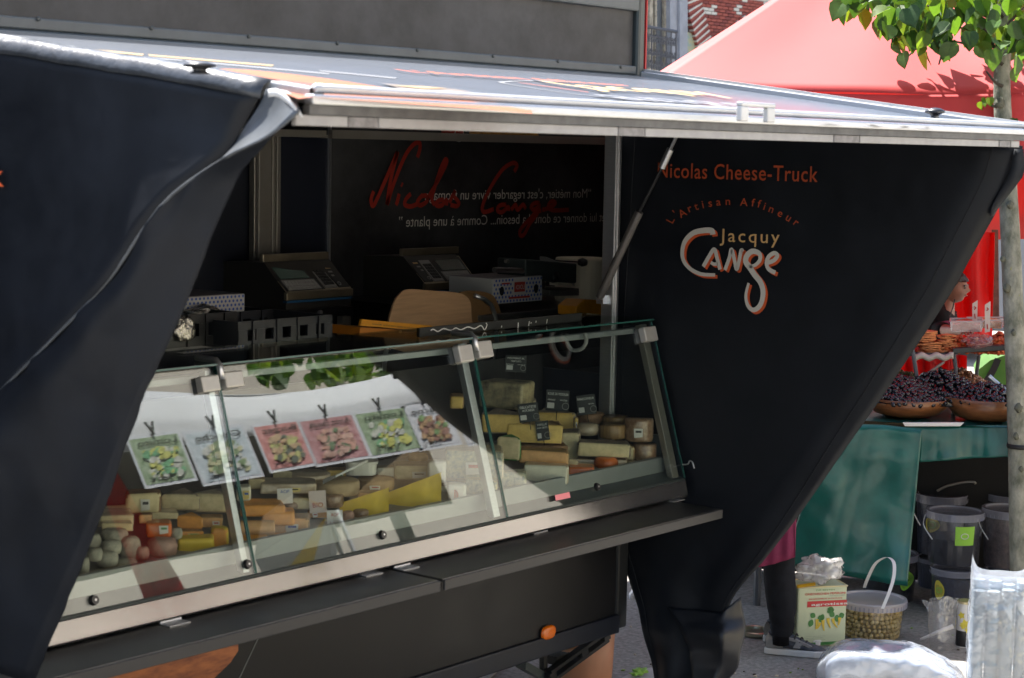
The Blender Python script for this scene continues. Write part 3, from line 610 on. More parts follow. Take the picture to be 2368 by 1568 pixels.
b = MB(); o1 = resample([P(x, y, X=XQ + 0.05) for x, y in ((2366, 345), (2367, 400), (2348, 430), (2310, 478), (2296, 500))], 12); o2 = resample([P(x, y, X=XQ + 0.02) for x, y in ((2345, 345), (2335, 390), (2318, 430), (2292, 478), (2288, 500))], 12)
b.grid([o1, o2]); b.build('outer_flap', M_tarp, TR, smooth=True, fix=False, thick=0.004)
# lettering on the right tarp
XP = XQ - 0.014
b = MB(); put_text(b, 'Nicolas Cheese-Truck', P(1520, 410, X=XP), P(1890, 421, X=XP), (0, 0, 1), 0.068, bold=0.006, spacing=1.08); b.build('lettering', mat('dull_orange_print', (0.42, 0.075, 0.025), 0.55), TR, fix=False)
b = MB()
arcs = [('L', 340, 675, 62), ("'", 366, 638, 40), ('A', 412, 638, 30), ('r', 460, 605, 22), ('t', 503, 592, 17), ('i', 547, 580, 12), ('s', 596, 570, 8), ('a', 653, 562, 5), ('n', 717, 558, 1), ('A', 827, 565, -3), ('f', 890, 568, -8), ('f', 931, 576, -12), ('i', 966, 592, -16), ('n', 1012, 610, -20), ('e', 1072, 638, -26), ('u', 1128, 668, -32), ('r', 1180, 700, -38)]
for ch, x, y, ang in arcs:
    vs, fs = text_geo(ch, 0.004); x0 = min(v[0] for v in vs); x1 = max(v[0] for v in vs); ca, sa = math.cos(math.radians(ang)), math.sin(math.radians(ang))
    k = 78; out = []
    for vx, vy, vz in vs:
        lx_, ly_ = (vx - (x0 + x1) / 2) * k, vy * k
        out.append(P(*Z6(x + lx_ * ca - ly_ * -sa * -1 * -1 if False else x + lx_ * ca - ly_ * sa, y - (lx_ * sa + ly_ * ca)), X=XP))
    b.add(out, fs)
b.build('lettering', mat('dull_orange_print', (0.42, 0.075, 0.025)), TR, fix=False)
b = MB(); put_text(b, 'Jacquy', P(*Z6(660, 812), X=XP), P(*Z6(1076, 826), X=XP), (0, 0, 1), 0.058, bold=0.004, spacing=1.25); b.build('lettering', mat('tan_print', (0.72, 0.46, 0.20)), TR, fix=False)
logo = [([(612, 765), (606, 740), (562, 735), (480, 752), (422, 805), (400, 872), (406, 940), (450, 1000), (530, 1040), (628, 1046)], lambda t_: 30 - 14 * t_),
        ([(545, 988), (585, 918), (622, 868), (642, 930), (662, 1008)], lambda t_: 20), ([(598, 958), (618, 970), (648, 968)], lambda t_: 16),
        ([(696, 1012), (726, 930), (742, 868), (762, 940), (778, 1006), (796, 940), (810, 876), (822, 884)], lambda t_: 19),
        ([(862, 988), (905, 978), (938, 945), (940, 905), (915, 885), (880, 884), (848, 915), (842, 955), (868, 992), (900, 1040), (945, 1100), (962, 1170), (945, 1250), (900, 1290), (858, 1262), (842, 1190), (862, 1102)], lambda t_: 13 + 16 * math.sin(math.pi * min(1, t_ * 1.0))),
        ([(992, 962), (1036, 945), (1062, 912), (1040, 894), (1002, 918), (986, 962), (1002, 1006), (1048, 1030)], lambda t_: 20)]
px2m = (P(*Z6(700, 900), X=XP) - P(*Z6(701, 900), X=XP)).length
for nm, ox, oy, m, xo in (('logo_shadow', 16, 13, M_or, 0.002), ('logo', 0, 0, mat('pale_logo_print', (0.62, 0.61, 0.58), 0.5), -0.002)):
    b = MB()
    for pts, wf in logo: b.ribbon([P(*Z6(x + ox, y + oy), X=XP + xo) for x, y in pts], (lambda t_, wf=wf: wf(t_) * px2m * 1.25), (-1, 0, 0), n=8)
    b.build(nm, m, TR, fix=False)
# ------------------------------------------------------------------ the glass counter
case = thing('display_counter', 'slanted glass display counter full of cheeses in the trailer opening', 'display case', (5.2, 5.0, 1.0))
def cp(name, mb, m, **k): return mb.build(name, m, case, **k)
GA, GB = V(0, 4.69, 1.112), V(0, 4.90, 1.82)          # section of the slanted front glass
def gp(x, t_, off=0.0):
    n_ = V(0, -(GB.z - GA.z), (GB.y - GA.y)).normalized(); p = GA.lerp(GB, t_) + n_ * off; return V(x, p.y, p.z)
def GX(px, py):                                        # X where a sight line meets the front glass
    d = ray(px, py); n_ = V(0, -(GB.z - GA.z), (GB.y - GA.y)); return (CAM + d * ((GA - CAM).dot(n_) / d.dot(n_))).x
M_glass = clear('counter_glass', (0.93, 0.97, 0.95), f0=0.105, rough=0.0, edge=0.9)
M_gedge = mat('green_glass_edge', (0.02, 0.09, 0.075), 0.15, coat=0.5)
xs1, xs2, xs3 = GX(507, 890), GX(1098, 830), 7.10
XL0 = 2.6
for i, (l, r_) in enumerate(((XL0, xs1 - 0.004), (xs1 + 0.004, xs2 - 0.004), (xs2 + 0.004, xs3))):
    q = MB(); q.hexa([gp(l, 0, 0), gp(r_, 0, 0), gp(r_, 0, -0.006), gp(l, 0, -0.006), gp(l, 1, 0), gp(r_, 1, 0), gp(r_, 1, -0.006), gp(l, 1, -0.006)])
    go = cp('front_glass', q, M_glass)
    for x in ((l, r_) if i else (r_,)):
        q = MB(); q.hexa([gp(x - 0.0022, 0, 0.0007), gp(x + 0.0022, 0, 0.0007), gp(x + 0.0022, 0, -0.0067), gp(x - 0.0022, 0, -0.0067), gp(x - 0.0022, 1, 0.0007), gp(x + 0.0022, 1, 0.0007), gp(x + 0.0022, 1, -0.0067), gp(x - 0.0022, 1, -0.0067)]); q.build('glass_edge', M_gedge, go)
M_tglass = clear('top_glass', (0.85, 0.92, 0.90), f0=0.05, rough=0.01, edge=0.8)
for l, r_ in ((XL0, xs2 - 0.003), (xs2 + 0.003, 7.09)):
    q = MB(); q.box(l, r_, 4.885, 5.30, 1.826, 1.832); tg_ = cp('top_glass', q, M_tglass)
    q = MB(); q.box(l, r_, 4.879, 4.8845, 1.8255, 1.8325); q.build('glass_edge', M_gedge, tg_)
M_clampm = mat('satin_clamp', (0.50, 0.49, 0.47), 0.35, metal=0.35, var=0.05, vscale=20)
def clampblk(l, t_, r_, b_):
    xl, xr_ = GX(l, (t_ + b_) / 2), GX(r_, (t_ + b_) / 2); z1, z0 = (P(r_, t_, Y=4.87).z, P(l, b_, Y=4.86).z); cz = (z0 + z1) / 2; hz_ = (z1 - z0) / 2 * 0.92
    tt = (cz - GA.z) / (GB.z - GA.z); c = gp((xl + xr_) / 2, tt, 0.012); u = (GB - GA).normalized(); n_ = V(0, -u.z, u.y)
    q = MB(); q.obox(c, V((xr_ - xl) / 2 * 0.9, 0, 0), n_ * 0.018, u * hz_); c_ = cp('glass_clamp', q, M_clampm, bevel=0.006)
    q = MB(); q.obox(c - n_ * 0.035, V((xr_ - xl) / 2 * 0.7, 0, 0), n_ * 0.012, u * hz_ * 1.05); q.build('clamp_back', M_blkp, c_)
for q4 in ((452, 868, 500, 916), (506, 858, 555, 906), (1048, 797, 1085, 846), (1092, 788, 1130, 836), (1478, 755, 1510, 797)): clampblk(*q4)
for px, py, ex in ((497, 850, xs1), (1088, 790, xs2)):
    q = MB(); q.tube([gp(ex, 0.93, 0.02), gp(ex, 1.0, 0.02), V(ex, 4.90, 1.842), V(ex, 5.0, 1.842)], 0.012, 8); cp('clamp_bow', q, M_alu, smooth=True)
def post(px0, py0, px1, py1, wpx, m):
    x0_, x1_ = GX(px0, py0), GX(px1, py1); wd = wpx / FPX * 7.2 / 2
    q = MB(); u = (GB - GA).normalized(); n_ = V(0, -u.z, u.y)
    x_ = (x0_ + x1_) / 2; q.obox(gp(x_, 0.5, -0.026), V(wd, 0, 0), n_ * 0.016, u * 0.36)
    return cp('glass_post', q, m, bevel=0.003)
post(497, 905, 570, 1310, 17, M_alu); post(1082, 840, 1152, 1190, 24, M_alu); post(1494, 800, 1570, 1080, 30, M_col)
# body of the counter: lip, base panel, rounded nose
def longbar(name, prof, x0, x1, m, bev=0.0):
    q = MB(); n_ = len(prof); q.add([V(x0, y, z) for y, z in prof] + [V(x1, y, z) for y, z in prof], [tuple(range(n_)), tuple(range(2 * n_ - 1, n_ - 1, -1))] + [(i, (i + 1) % n_, n_ + (i + 1) % n_, n_ + i) for i in range(n_)])
    return cp(name, q, m, bevel=bev)
lipz = P(1535, 1053, Y=4.79).z
M_lip = mat('pale_lip', (0.30, 0.32, 0.33), 0.4, metal=0.3, var=0.06, vscale=8)
longbar('deck_lip', [(4.775, 1.135), (4.79, 1.135), (4.79, lipz), (4.775, lipz - 0.003)], XL0, 7.06, M_lip)
M_base = mat('counter_base_steel', (0.36, 0.35, 0.345), 0.2, metal=0.9, var=0.06, vscale=6, rvar=0.06)
longbar('base_panel', [(4.686, 1.106), (4.775, 1.135), (4.775, 1.075), (4.70, 1.075)], XL0, 7.095, mat('dark_base', (0.10, 0.115, 0.115), 0.3, metal=0.3, var=0.08, vscale=6), 0.002)
longbar('nose_panel', [(4.6845, 1.1035), (4.6665, 1.044), (4.664, 1.036), (4.667, 1.028), (4.68, 1.024), (4.76, 1.03)], XL0, 7.097, M_base, 0.006)
sx = P(962, 1328, Z=1.02).x
for l, r_ in ((1.6, sx - 0.012), (sx + 0.012, 6.985)):
    q = MB(); q.box(l, r_, 4.42, 4.70, 1.008, 1.020); shf = cp('folding_shelf', q, M_shelf, bevel=0.003)
    q = MB(); q.box(l, r_, 4.408, 4.4185, 0.978, 1.019); q.build('shelf_lip', mat('dark_lip', (0.035, 0.035, 0.038), 0.55), shf, bevel=0.003)
longbar('under_panel', [(4.70, 0.95), (5.0, 0.95), (5.0, 1.0), (4.70, 1.0)], XL0, 7.09, M_blk)
q = MB(); q.box(sx - 0.0115, sx + 0.0115, 4.43, 4.66, 1.0, 1.013); q.box(sx - 0.0115, sx + 0.0115, 4.424, 4.4295, 0.98, 1.0065); cp('shelf_joint', q, M_blk)
for px, py in ((405, 1440), (855, 1326), (940, 1312), (1240, 1228), (1560, 1156)):
    p = P(px, py, Z=1.023); q = MB(); q.box(p.x - 0.045, p.x + 0.045, p.y - 0.025, p.y + 0.025, 1.0205, 1.024); q.tube([V(p.x - 0.045, p.y + 0.025, 1.026), V(p.x + 0.045, p.y + 0.025, 1.026)], 0.005, 8); cp('hinge_plate', q, mat('hinge_alu', (0.7, 0.7, 0.7), 0.35, metal=0.7))
for px, py in ((215, 1388), (882, 1237), (1378, 1126), (570, 1305)):
    x_ = GX(px, py); n_ = V(0, -(GB.z - GA.z), GB.y - GA.y).normalized(); t_ = (P(px, py, X=x_).z - GA.z) / (GB.z - GA.z); c = gp(x_, t_, 0.002)
    q = MB(); q.tube([c, c + n_ * 0.012], [0.018, 0.014], 16); s_ = cp('glass_screw', q, M_blkp); q = MB(); q.tube([c + n_ * 0.012, c + n_ * 0.014], 0.004, 8); q.build('screw_head', M_alu, s_)
n_ = V(0, -(GB.z - GA.z), GB.y - GA.y).normalized(); u_ = (GB - GA).normalized()
pk = P(1300, 1148, Y=4.685); q = MB(); q.obox(V(pk.x, 4.685 + 0.001, pk.z) + n_ * 0.002, V(0.05, 0, 0), n_ * 0.001, u_ * 0.012); cp('pink_sticker', q, M_pink)
# deck, back, lamps inside
M_deck = mat('case_deck', (0.30, 0.30, 0.30), 0.45, metal=0.4)
q = MB(); q.add([V(XL0, 4.79, 1.17), V(7.06, 4.79, 1.17), V(7.06, 5.46, 1.24), V(XL0, 5.46, 1.24)], [(0, 1, 2, 3)]); cp('deck', q, M_deck, thick=0.01)
q = MB(); q.box(XL0, 7.06, 5.50, 5.51, 1.10, 1.62); cp('back_panel', q, mat('case_back', (0.03, 0.03, 0.032), 0.4))
q = MB(); q.box(7.06, 7.07, 4.80, 5.05, 1.14, 1.30); cp('end_panel', q, M_frame_l)
x0_, x1_ = GX(1132, 836), 7.04
q = MB(); q.box(XL0, x1_, 4.93, 4.96, 1.765, 1.79); lr = cp('lamp_rail', q, M_lip, bevel=0.003)
q = MB(); hp = catmull([P(x, y, X=6.6) for x, y in ((1310, 772), (1312, 795), (1325, 810), (1345, 806), (1355, 790), (1352, 770))], 6); q.tube(hp, 0.009, 8); cp('loose_cable', q, mat('pale_cable', (0.3, 0.3, 0.29), 0.5), smooth=True)
hk = catmull([P(x, y, X=7.09) for x, y in ((1578, 1074), (1590, 1073), (1594, 1066), (1600, 1068), (1605, 1083))], 5); q = MB(); q.tube(hk, 0.0035, 6); cp('bag_hook', q, M_steel, smooth=True)
# dark strip and white script stand in for a reflection in the top glass
q = MB(); sl0, sl1 = P(955, 792, Y=5.25), P(1330, 752, Y=5.25)
zt = 1.834
sb = MB(); sb.box(P(965, 790, Y=5.03).x, P(1340, 750, Y=5.03).x, 5.02, 5.035, zt, zt + 0.036); glass_reflection = tag(sb.build('reflection_strip', mat('glass_reflection', (0.012, 0.013, 0.012), 0.6)), 'dark strip with white script standing in for a reflection in the counter glass', 'glass_reflection')
C4 = reg(1700, 500, 1.742); q = MB(); Ysl = 5.017
scr = [[(40, 1432), (60, 1425), (90, 1440), (130, 1420), (180, 1432), (215, 1415), (250, 1428), (300, 1408), (345, 1420), (390, 1398), (415, 1428), (432, 1395), (425, 1380)], [(650, 1378), (648, 1415)], [(728, 1368), (722, 1402)], [(740, 1375), (738, 1385)], [(775, 1365), (772, 1378)], [(852, 1355), (847, 1385)], [(535, 1400), (533, 1412)]]
for s_ in scr: q.ribbon([P(*C4(*k_), Y=Ysl) for k_ in s_], 0.0045, (0, -1, 0))
q.build('script', M_wht, glass_reflection, fix=False)
# ------------------------------------------------------------------ things inside the trailer
C1 = reg(200, 1300, 1.568); C2 = reg(900, 1300, 1.568); C3 = reg(1700, 1250, 1.6509)
def frame(px, py=784):
    d = ray(px, py); d = V(d.x, d.y, 0).normalized(); return V(d.y, -d.x, 0), d        # rightward and away, seen from the camera
def facing(px): d = ray(px, 784); return math.atan2(d.y, d.x) - math.pi / 2           # rotation so that local x runs to the right, local y away
# back counter and cabinets
ZT = 1.85
M_ctop = mat('steel_top', (0.30, 0.29, 0.28), 0.35, metal=0.8, var=0.06, vscale=6)
ct = thing('back_counter', 'steel topped dark counter along the trailer back wall', 'counter', (5, 6.7, 0.46))
b = MB(); b.box(1.3, 5.9, 6.25, 6.95, 0.46, 1.70); b.build('cabinet', M_navy, ct)
b = MB(); b.box(1.3, 5.9, 6.2, 6.97, 1.70, 1.73); b.build('worktop', M_ctop, ct)
zc = P(1250, 706, Y=6.3).z
ct2 = thing('side_counter', 'steel counter under the slicer and paper roll', 'counter', (8.6, 6.4, 1.5))
b = MB(); b.box(7.35, 9.7, 6.16, 6.9, 1.505, zc - 0.03); b.build('cabinet', M_blk, ct2)
b = MB(); b.box(7.3, 9.75, 6.1, 6.95, zc - 0.03, zc); b.build('worktop', M_ctop, ct2, bevel=0.004)
# weighing scales
M_sc = mat('scale_gold_steel', (0.42, 0.36, 0.26), 0.36, metal=0.85, var=0.1, vscale=6)
M_scd = mat('scale_side', (0.035, 0.032, 0.028), 0.45)
M_lcd = mat('green_lcd', (0.055, 0.12, 0.095), 0.2, coat=0.4)
M_lcd2 = mat('dull_lcd', (0.05, 0.065, 0.045), 0.2, coat=0.4)
M_key = mat('grey_keys', (0.30, 0.29, 0.28), 0.5); M_keyd = mat('dark_keys', (0.03, 0.03, 0.03), 0.5); M_blue = mat('blue_stripe', (0.02, 0.11, 0.25), 0.4)
def scale(label, qf, mir, lcd, Y0):
    # qf: four corners of the sloping face in the crop (top-left, top-right, bottom-right, bottom-left)
    TLp, TRp, BRp, BLp = (P(*R4i(*q), Y=Y0 + dy) for q, dy in zip(qf, (0.16, 0.16, 0, 0)))
    o = thing('weighing_scale', label, 'scale', ((BLp.x + BRp.x) / 2, Y0 + 0.2, min(BLp.z, BRp.z) - 0.09), 'weighing scales')
    n_ = (TRp - TLp).cross(BLp - TLp).normalized(); n_ = n_ if n_.y < 0 else -n_
    def fp(u, v, h=0.0): return TLp.lerp(TRp, u).lerp(BLp.lerp(BRp, u), v) + n_ * h
    zb = min(BLp.z, BRp.z) - 0.085
    q = MB(); q.prism([BLp, TLp + V(0, 0, 0.01), TLp + V(0, 0.35, 0), V(TLp.x, TLp.y + 0.35, zb), V(BLp.x, BLp.y, zb)], BRp - BLp); q.build('body', M_scd, o)
    q = MB(); q.grid([[fp(0, 0, .003), fp(1, 0, .003)], [fp(0, 1, .003), fp(1, 1, .003)]]); q.build('face_plate', M_sc, o, fix=False)
    q = MB(); c = (BLp + BRp) / 2; q.box(BLp.x - 0.004, BRp.x + 0.004, Y0 - 0.012, Y0 + 0.01, BLp.z - 0.036, BLp.z + 0.002); q.build('front_trim', M_sc, o, bevel=0.003)
    q = MB(); q.box(BLp.x, BRp.x, Y0 - 0.008, Y0 + 0.02, BLp.z - 0.05, BLp.z - 0.040); q.build('blue_stripe', M_blue, o)
    q = MB(); q.box(TLp.x - 0.004, TRp.x + 0.004, TLp.y, TLp.y + 0.025, TLp.z + 0.012, TLp.z + 0.05); q.build('top_bar', M_sc, o, bevel=0.003)
    U = (lambda u: 1 - u) if mir else (lambda u: u)
    def pan(name, u0, u1, v0, v1, m, h=0.006, par=o):
        q = MB(); q.hexa([fp(U(u0), v1, .003), fp(U(u1), v1, .003), fp(U(u1), v0, .003), fp(U(u0), v0, .003), fp(U(u0), v1, h), fp(U(u1), v1, h), fp(U(u1), v0, h), fp(U(u0), v0, h)]); return q.build(name, m, par)
    pan('dark_bezel', 0.02, 0.60, 0.04, 0.97, M_keyd, 0.005)
    pan('screen', 0.06, 0.50, 0.14, 0.55, lcd, 0.007)
    kb = pan('keyboard', 0.05, 0.55, 0.60, 0.95, M_key, 0.007)
    for i in range(9):
        for j in range(3): pan('key', 0.07 + i * 0.052, 0.07 + i * 0.052 + 0.042, 0.64 + j * 0.10, 0.64 + j * 0.10 + 0.075, mat('pale_keys', (0.42, 0.41, 0.4), 0.5), 0.010, kb)
    kp = pan('keypad', 0.61, 0.80, 0.14, 0.95, M_key, 0.007)
    for i in range(3):
        for j in range(5): pan('key', 0.635 + i * 0.05, 0.635 + i * 0.05 + 0.042, 0.30 + j * 0.115, 0.30 + j * 0.115 + 0.09, M_keyd, 0.011, kp)
    lp_ = pan('logo_plate', 0.82, 0.985, 0.08, 0.95, M_keyd, 0.007)
    for j in range(3): pan('label', 0.85, 0.93 - 0.02 * j, 0.22 + j * 0.14, 0.27 + j * 0.14, M_tan if j == 0 else M_key, 0.009, lp_)
    c = fp(U(0.86), 0.83, 0.009); q = MB(); e1 = (fp(1, .5) - fp(0, .5)).normalized(); e2 = n_.cross(e1); ring = [c + (e1 * math.cos(a) + e2 * math.sin(a)) * 0.010 for a in [2 * math.pi * i / 12 for i in range(13)]]
    q.tube(ring, 0.0025, 4); q.build('round_logo', M_key, lp_)
    return o, zb
s1, zb1 = scale('weighing scale with lit green screen on the black cabinet, left one', [(618, 975), (1068, 960), (1228, 1140), (772, 1172)], False, M_lcd, 6.55)
s2, zb2 = scale('mirror image of the left weighing scale, with dull screen on the right, above the wooden chair back', [(1590, 930), (1975, 915), (2100, 1088), (1738, 1108)], True, M_lcd2, 6.55)
p0, p1 = P(660, 690, Y=6.55), P(812, 678, Y=6.55)
cab = thing('scale_cabinet', 'black steel cabinet with a small lock below the left weighing scale', 'cabinet', (p0.x + .2, 6.75, 1.2))
b = MB(); b.box(p0.x, p1.x, 6.53, 6.95, 1.2, zb1 - 0.002); b.build('carcass', M_blkp, cab, bevel=0.003)
lk = P(738, 722, Y=6.53); b = MB(); b.tube([lk, lk + V(0, -0.014, 0)], 0.011, 12); b.build('lock', M_alu, cab)
b = MB(); pz = P(795, 745, Y=6.5); b.box(pz.x - 0.03, pz.x + 0.03, 6.48, 6.52, pz.z - 0.09, pz.z + 0.03); b.build('leg', M_col, cab)
p0 = P(985, 668, Y=6.55); p1 = P(1110, 660, Y=6.55)
cab = thing('scale_cabinet', 'low dark stand under the right weighing scale', 'cabinet', (p0.x + .2, 6.75, 1.505))
b = MB(); b.box(p0.x - 0.3, p1.x, 6.53, 6.95, 1.505, zb2 - 0.002); b.build('carcass', M_blkp, cab)
# chairs
def chair(label, poly, X_, m, tub):
    pts = [P(x, y, X=None, Y=X_) for x, y in poly]; cx0 = sum(p.x for p in pts) / len(pts); zf = 0.47
    o = thing('wooden_chair', label, 'chair', (cx0, X_ + 0.2, zf), 'plywood chairs behind the counter')
    q = MB(); q.prism(catmull(pts, 4, True), (0, 0.014, 0)); q.build('backrest', m, o, bevel=0.003)
    lo = min(p.z for p in pts); xl, xr_ = min(p.x for p in pts) + 0.03, max(p.x for p in pts) - 0.03
    for x in (xl, xr_):
        q = MB(); q.tube([V(x, X_ + 0.03, lo + 0.08), V(x, X_ + 0.05, lo - 0.1), V(x, X_ + 0.02, zf + 0.45), V(x, X_ - 0.05, zf)], 0.011, 8); q.build('leg', M_alu, o)
        q = MB(); q.tube([V(x, X_ + 0.40, zf), V(x, X_ + 0.42, zf + 0.45)], 0.011, 8); q.build('leg', M_alu, o)
    q = MB(); q.box(xl, xr_, X_ + 0.03, X_ + 0.45, zf + 0.45, zf + 0.465); q.build('seat', m, o, bevel=0.006)
    if tub: q = MB(); q.tube([P(x, y, Y=X_ - 0.02) for x, y in tub], 0.012, 8); q.build('tube_frame', M_alu, o, smooth=True)
M_ply = mat('plywood', (0.50, 0.30, 0.17), 0.5, var=0.12, vscale=5, stretch=(1, 1, 12))
M_plyd = mat('plywood_dark', (0.25, 0.14, 0.06), 0.5, var=0.12, vscale=5)
chair('pale plywood chair back rising over the counter glass', [(898, 750), (912, 700), (925, 680), (945, 669), (1000, 672), (1055, 676), (1078, 685), (1088, 700), (1090, 725), (1087, 800), (990, 820), (895, 800)], 6.0, M_ply, None)
chair('darker chair with a curved steel tube, half hidden by the pale chair back', [(1060, 800), (1060, 690), (1075, 674), (1105, 673), (1135, 680), (1150, 698), (1160, 735), (1165, 800)], 6.12, M_plyd, catmull([(1098, 684, 0), (1120, 692, 0), (1138, 706, 0), (1146, 732, 0), (1148, 790, 0)], 4) and [(x, y) for x, y in ((1098, 684), (1120, 692), (1136, 706), (1143, 725), (1146, 740), (1148, 790))])
# patterned cardboard boxes
M_boxw = mat('white_carton', (0.55, 0.54, 0.53), 0.6); M_dot = mat('blue_dots', (0.06, 0.12, 0.42), 0.6); M_boxt = mat('carton_top', (0.30, 0.26, 0.25), 0.6, col2=(0.18, 0.17, 0.22), vscale=40)
def carton(label, fl, fr, bl_, dz, Y0, logo_, back=0.34):
    a, c = P(*fl, Y=Y0), P(*fr, Y=Y0); z0 = min(P(*bl_, Y=Y0).z, a.z); h = a.z - z0
    o = thing('patterned_carton', label, 'box', ((a.x + c.x) / 2, Y0 + back / 2, z0), 'blue dotted cartons')
    q = MB(); q.box(a.x, c.x, Y0, Y0 + back, z0, a.z); q.build('carton', [M_boxw], o, bevel=0.002)
    q = MB(); q.box(a.x + 0.004, c.x - 0.004, Y0 + 0.004, Y0 + back - 0.004, a.z, a.z + 0.002); q.build('lid', M_boxt, o)
    W_ = c.x - a.x; q = MB(); n_x = 15; n_z = 6
    for i in range(n_x):
        for j in range(n_z):
            x = a.x + W_ * (i + 0.5 + 0.5 * (j % 2)) / (n_x + 0.5); z = z0 + h * (j + 0.5) / n_z
            if abs((x - a.x) / W_ - 0.53) < 0.12 and 0.3 < (z - z0) / h < 0.95 and logo_: continue
            r_ = W_ / n_x * 0.27; q.add([(x + r_ * math.cos(t_), Y0 - 0.002, z + r_ * math.sin(t_)) for t_ in [math.pi * 2 * k_ / 8 for k_ in range(8)]], [tuple(range(8))])
    q.build('dot_print', M_dot, o, fix=False)
    if logo_:
        xm = a.x + W_ * 0.53; q = MB(); q.box(xm - W_ * 0.105, xm + W_ * 0.105, Y0 - 0.004, Y0 - 0.0025, z0 + h * 0.42, z0 + h * 0.82); q.build('logo_print', M_redp, o)
        q = MB(); put_text(q, 'LOIOI', V(xm - W_ * 0.085, Y0 - 0.006, z0 + h * 0.53), V(xm + W_ * 0.085, Y0 - 0.006, z0 + h * 0.53), (0, 0, 1), h * 0.18, mirror=True); q.build('lettering', M_boxw, o, fix=False)
        q = MB(); q.box(xm - W_ * 0.21, xm + W_ * 0.21, Y0 - 0.0035, Y0 - 0.0025, z0 + h * 0.16, z0 + h * 0.24); q.box(xm - W_ * 0.36, xm - W_ * 0.2, Y0 - 0.0035, Y0 - 0.0025, z0 + h * 0.76, z0 + h * 0.82); q.build('red_print', M_redp, o)
        for fx in (0.17, 0.86):
            q = MB(); q.lathe(V(a.x + W_ * fx, Y0 - 0.0035, z0 + h * 0.5), [(0.022, 0), (0.022, -0.002)], 14, axis='y', sx=0.8, sy=1.1); q.build('hand_hole', M_blk, o)
Z5d = lambda x, y: Z5(x, y)
carton('mirror image of a blue dotted carton, with red logo and hand holes, beside the slicer', Z5(472, 1075), Z5(818, 1060), Z5(480, 1250), 0, 6.15, True, 0.3)
carton('blue dotted carton behind the black crate, by the left tarp', R4i(60, 1205), R4i(485, 1198), R4i(100, 1380), 0, 6.0, False, 0.3)
# paper roll, slicer, block, box, crates
pr0, pr1 = P(*Z5(1068, 1115), Y=6.3), P(*Z5(1290, 1115), Y=6.3); r_ = (pr1 - pr0).length / 2; c = (pr0 + pr1) / 2; hgt = P(*Z5(1170, 822), Y=6.3).z - c.z
M_paper = mat('cream_paper', (0.85, 0.78, 0.62), 0.85, bump=0.15, bscale=60)
prl = thing('paper_roll', 'big cream paper towel roll standing on the side counter', 'paper roll', (c.x, 6.3 + r_, zc))
b = MB(); b.lathe((c.x, 6.3 + r_ * 0.6, zc), [(r_ * .98, 0), (r_, 0.01), (r_, hgt - 0.01), (r_ * .97, hgt), (0.03, hgt), (0.03, hgt - 0.02)], 32); b.build('roll', M_paper, prl, smooth=False)
b = MB(); kp = P(*Z5(1098, 958), Y=6.3 - r_ * 0.3); b.lathe(kp, [(0.0, -0.03), (0.018, -0.024), (0.025, 0), (0.018, 0.024), (0, 0.03)], 16, axis='y'); b.tube([kp, kp + V(-0.03, 0.0, -0.01)], 0.008, 6); b.tube([kp + V(0, 0.02, 0), V(kp.x, 6.45, kp.z)], 0.005, 6); b.build('black_knob', M_blkp, prl, smooth=True)
sl_ = lambda x, y, yy=6.28: P(*Z5(x, y), Y=yy)
slc = thing('slicer', 'dark meat slicer with pale foot on the side counter', 'slicer', (sl_(880, 1180).x, 6.4, zc))
b = MB(); b.obox((sl_(600, 1000) + sl_(960, 1030)) / 2, (sl_(960, 1030) - sl_(600, 1000)) / 2, V(0, 0.10, 0), V(0.0, 0, 0.055)); b.build('carriage', M_frame, slc, bevel=0.01)
b = MB(); b.tube([sl_(480, 1010, 6.2), sl_(640, 1015, 6.2), sl_(900, 1045, 6.2)], 0.014, 8); b.tube([sl_(560, 950, 6.3), sl_(940, 975, 6.3)], 0.010, 8); b.build('guide_bar', M_steel, slc)
b = MB(); b.prism([sl_(*q) for q in ((845, 918), (900, 940), (960, 965), (1065, 960), (1060, 990), (1010, 1000), (1050, 1130), (1000, 1105), (930, 1105), (900, 1010), (850, 965))], (0, 0.05, 0)); b.build('blade_guard', M_clampm, slc, bevel=0.006)
b = MB(); b.prism([sl_(*q, 6.24) for q in ((925, 1040), (965, 1035), (985, 1075), (1050, 1130), (1000, 1118), (925, 1120))], (0, 0.06, 0)); b.build('foot', mat('cream_enamel', (0.85, 0.78, 0.62), 0.3), slc, bevel=0.004)
b = MB(); b.lathe(sl_(895, 1058, 6.2), [(0.0, -0.03), (0.03, -0.022), (0.034, 0), (0.03, 0.03)], 14, axis='y'); b.build('knob', M_blkp, slc, smooth=True)
b = MB(); b.lathe(sl_(770, 1090, 6.3), [(0.07, -0.02), (0.08, 0), (0.075, 0.05)], 24, axis='y'); b.build('blade', M_steel, slc)
b = MB(); b.hexa([sl_(868, 1195, 6.22), sl_(1075, 1190, 6.22), sl_(1075, 1190, 6.22) + V(0, .3, 0), sl_(868, 1195, 6.22) + V(0, .3, 0), sl_(868, 1150, 6.22), sl_(1075, 1140, 6.22), sl_(1075, 1140, 6.22) + V(0, .3, 0), sl_(868, 1150, 6.22) + V(0, .3, 0)]); b.build('base', M_col, slc, bevel=0.004)
ob = lambda x, y, yy: P(*Z5(x, y), Y=yy)
M_orng = mat('orange_wrap', (0.62, 0.25, 0.01), 0.5, var=0.1, vscale=20)
b = MB(); b.prism([ob(1055, 1330, 5.6), ob(1055, 1265, 5.6), ob(1110, 1218, 5.6), ob(1220, 1222, 5.6), ob(1262, 1300, 5.6), ob(1260, 1330, 5.6)], (0, 0.12, 0)); tag(b.build('orange_packet', M_orng, bevel=0.006), 'orange packet standing behind the glass near the door jamb', 'packet')
og = lambda x, y, yy=5.62: P(*R4i(x, y), Y=yy)
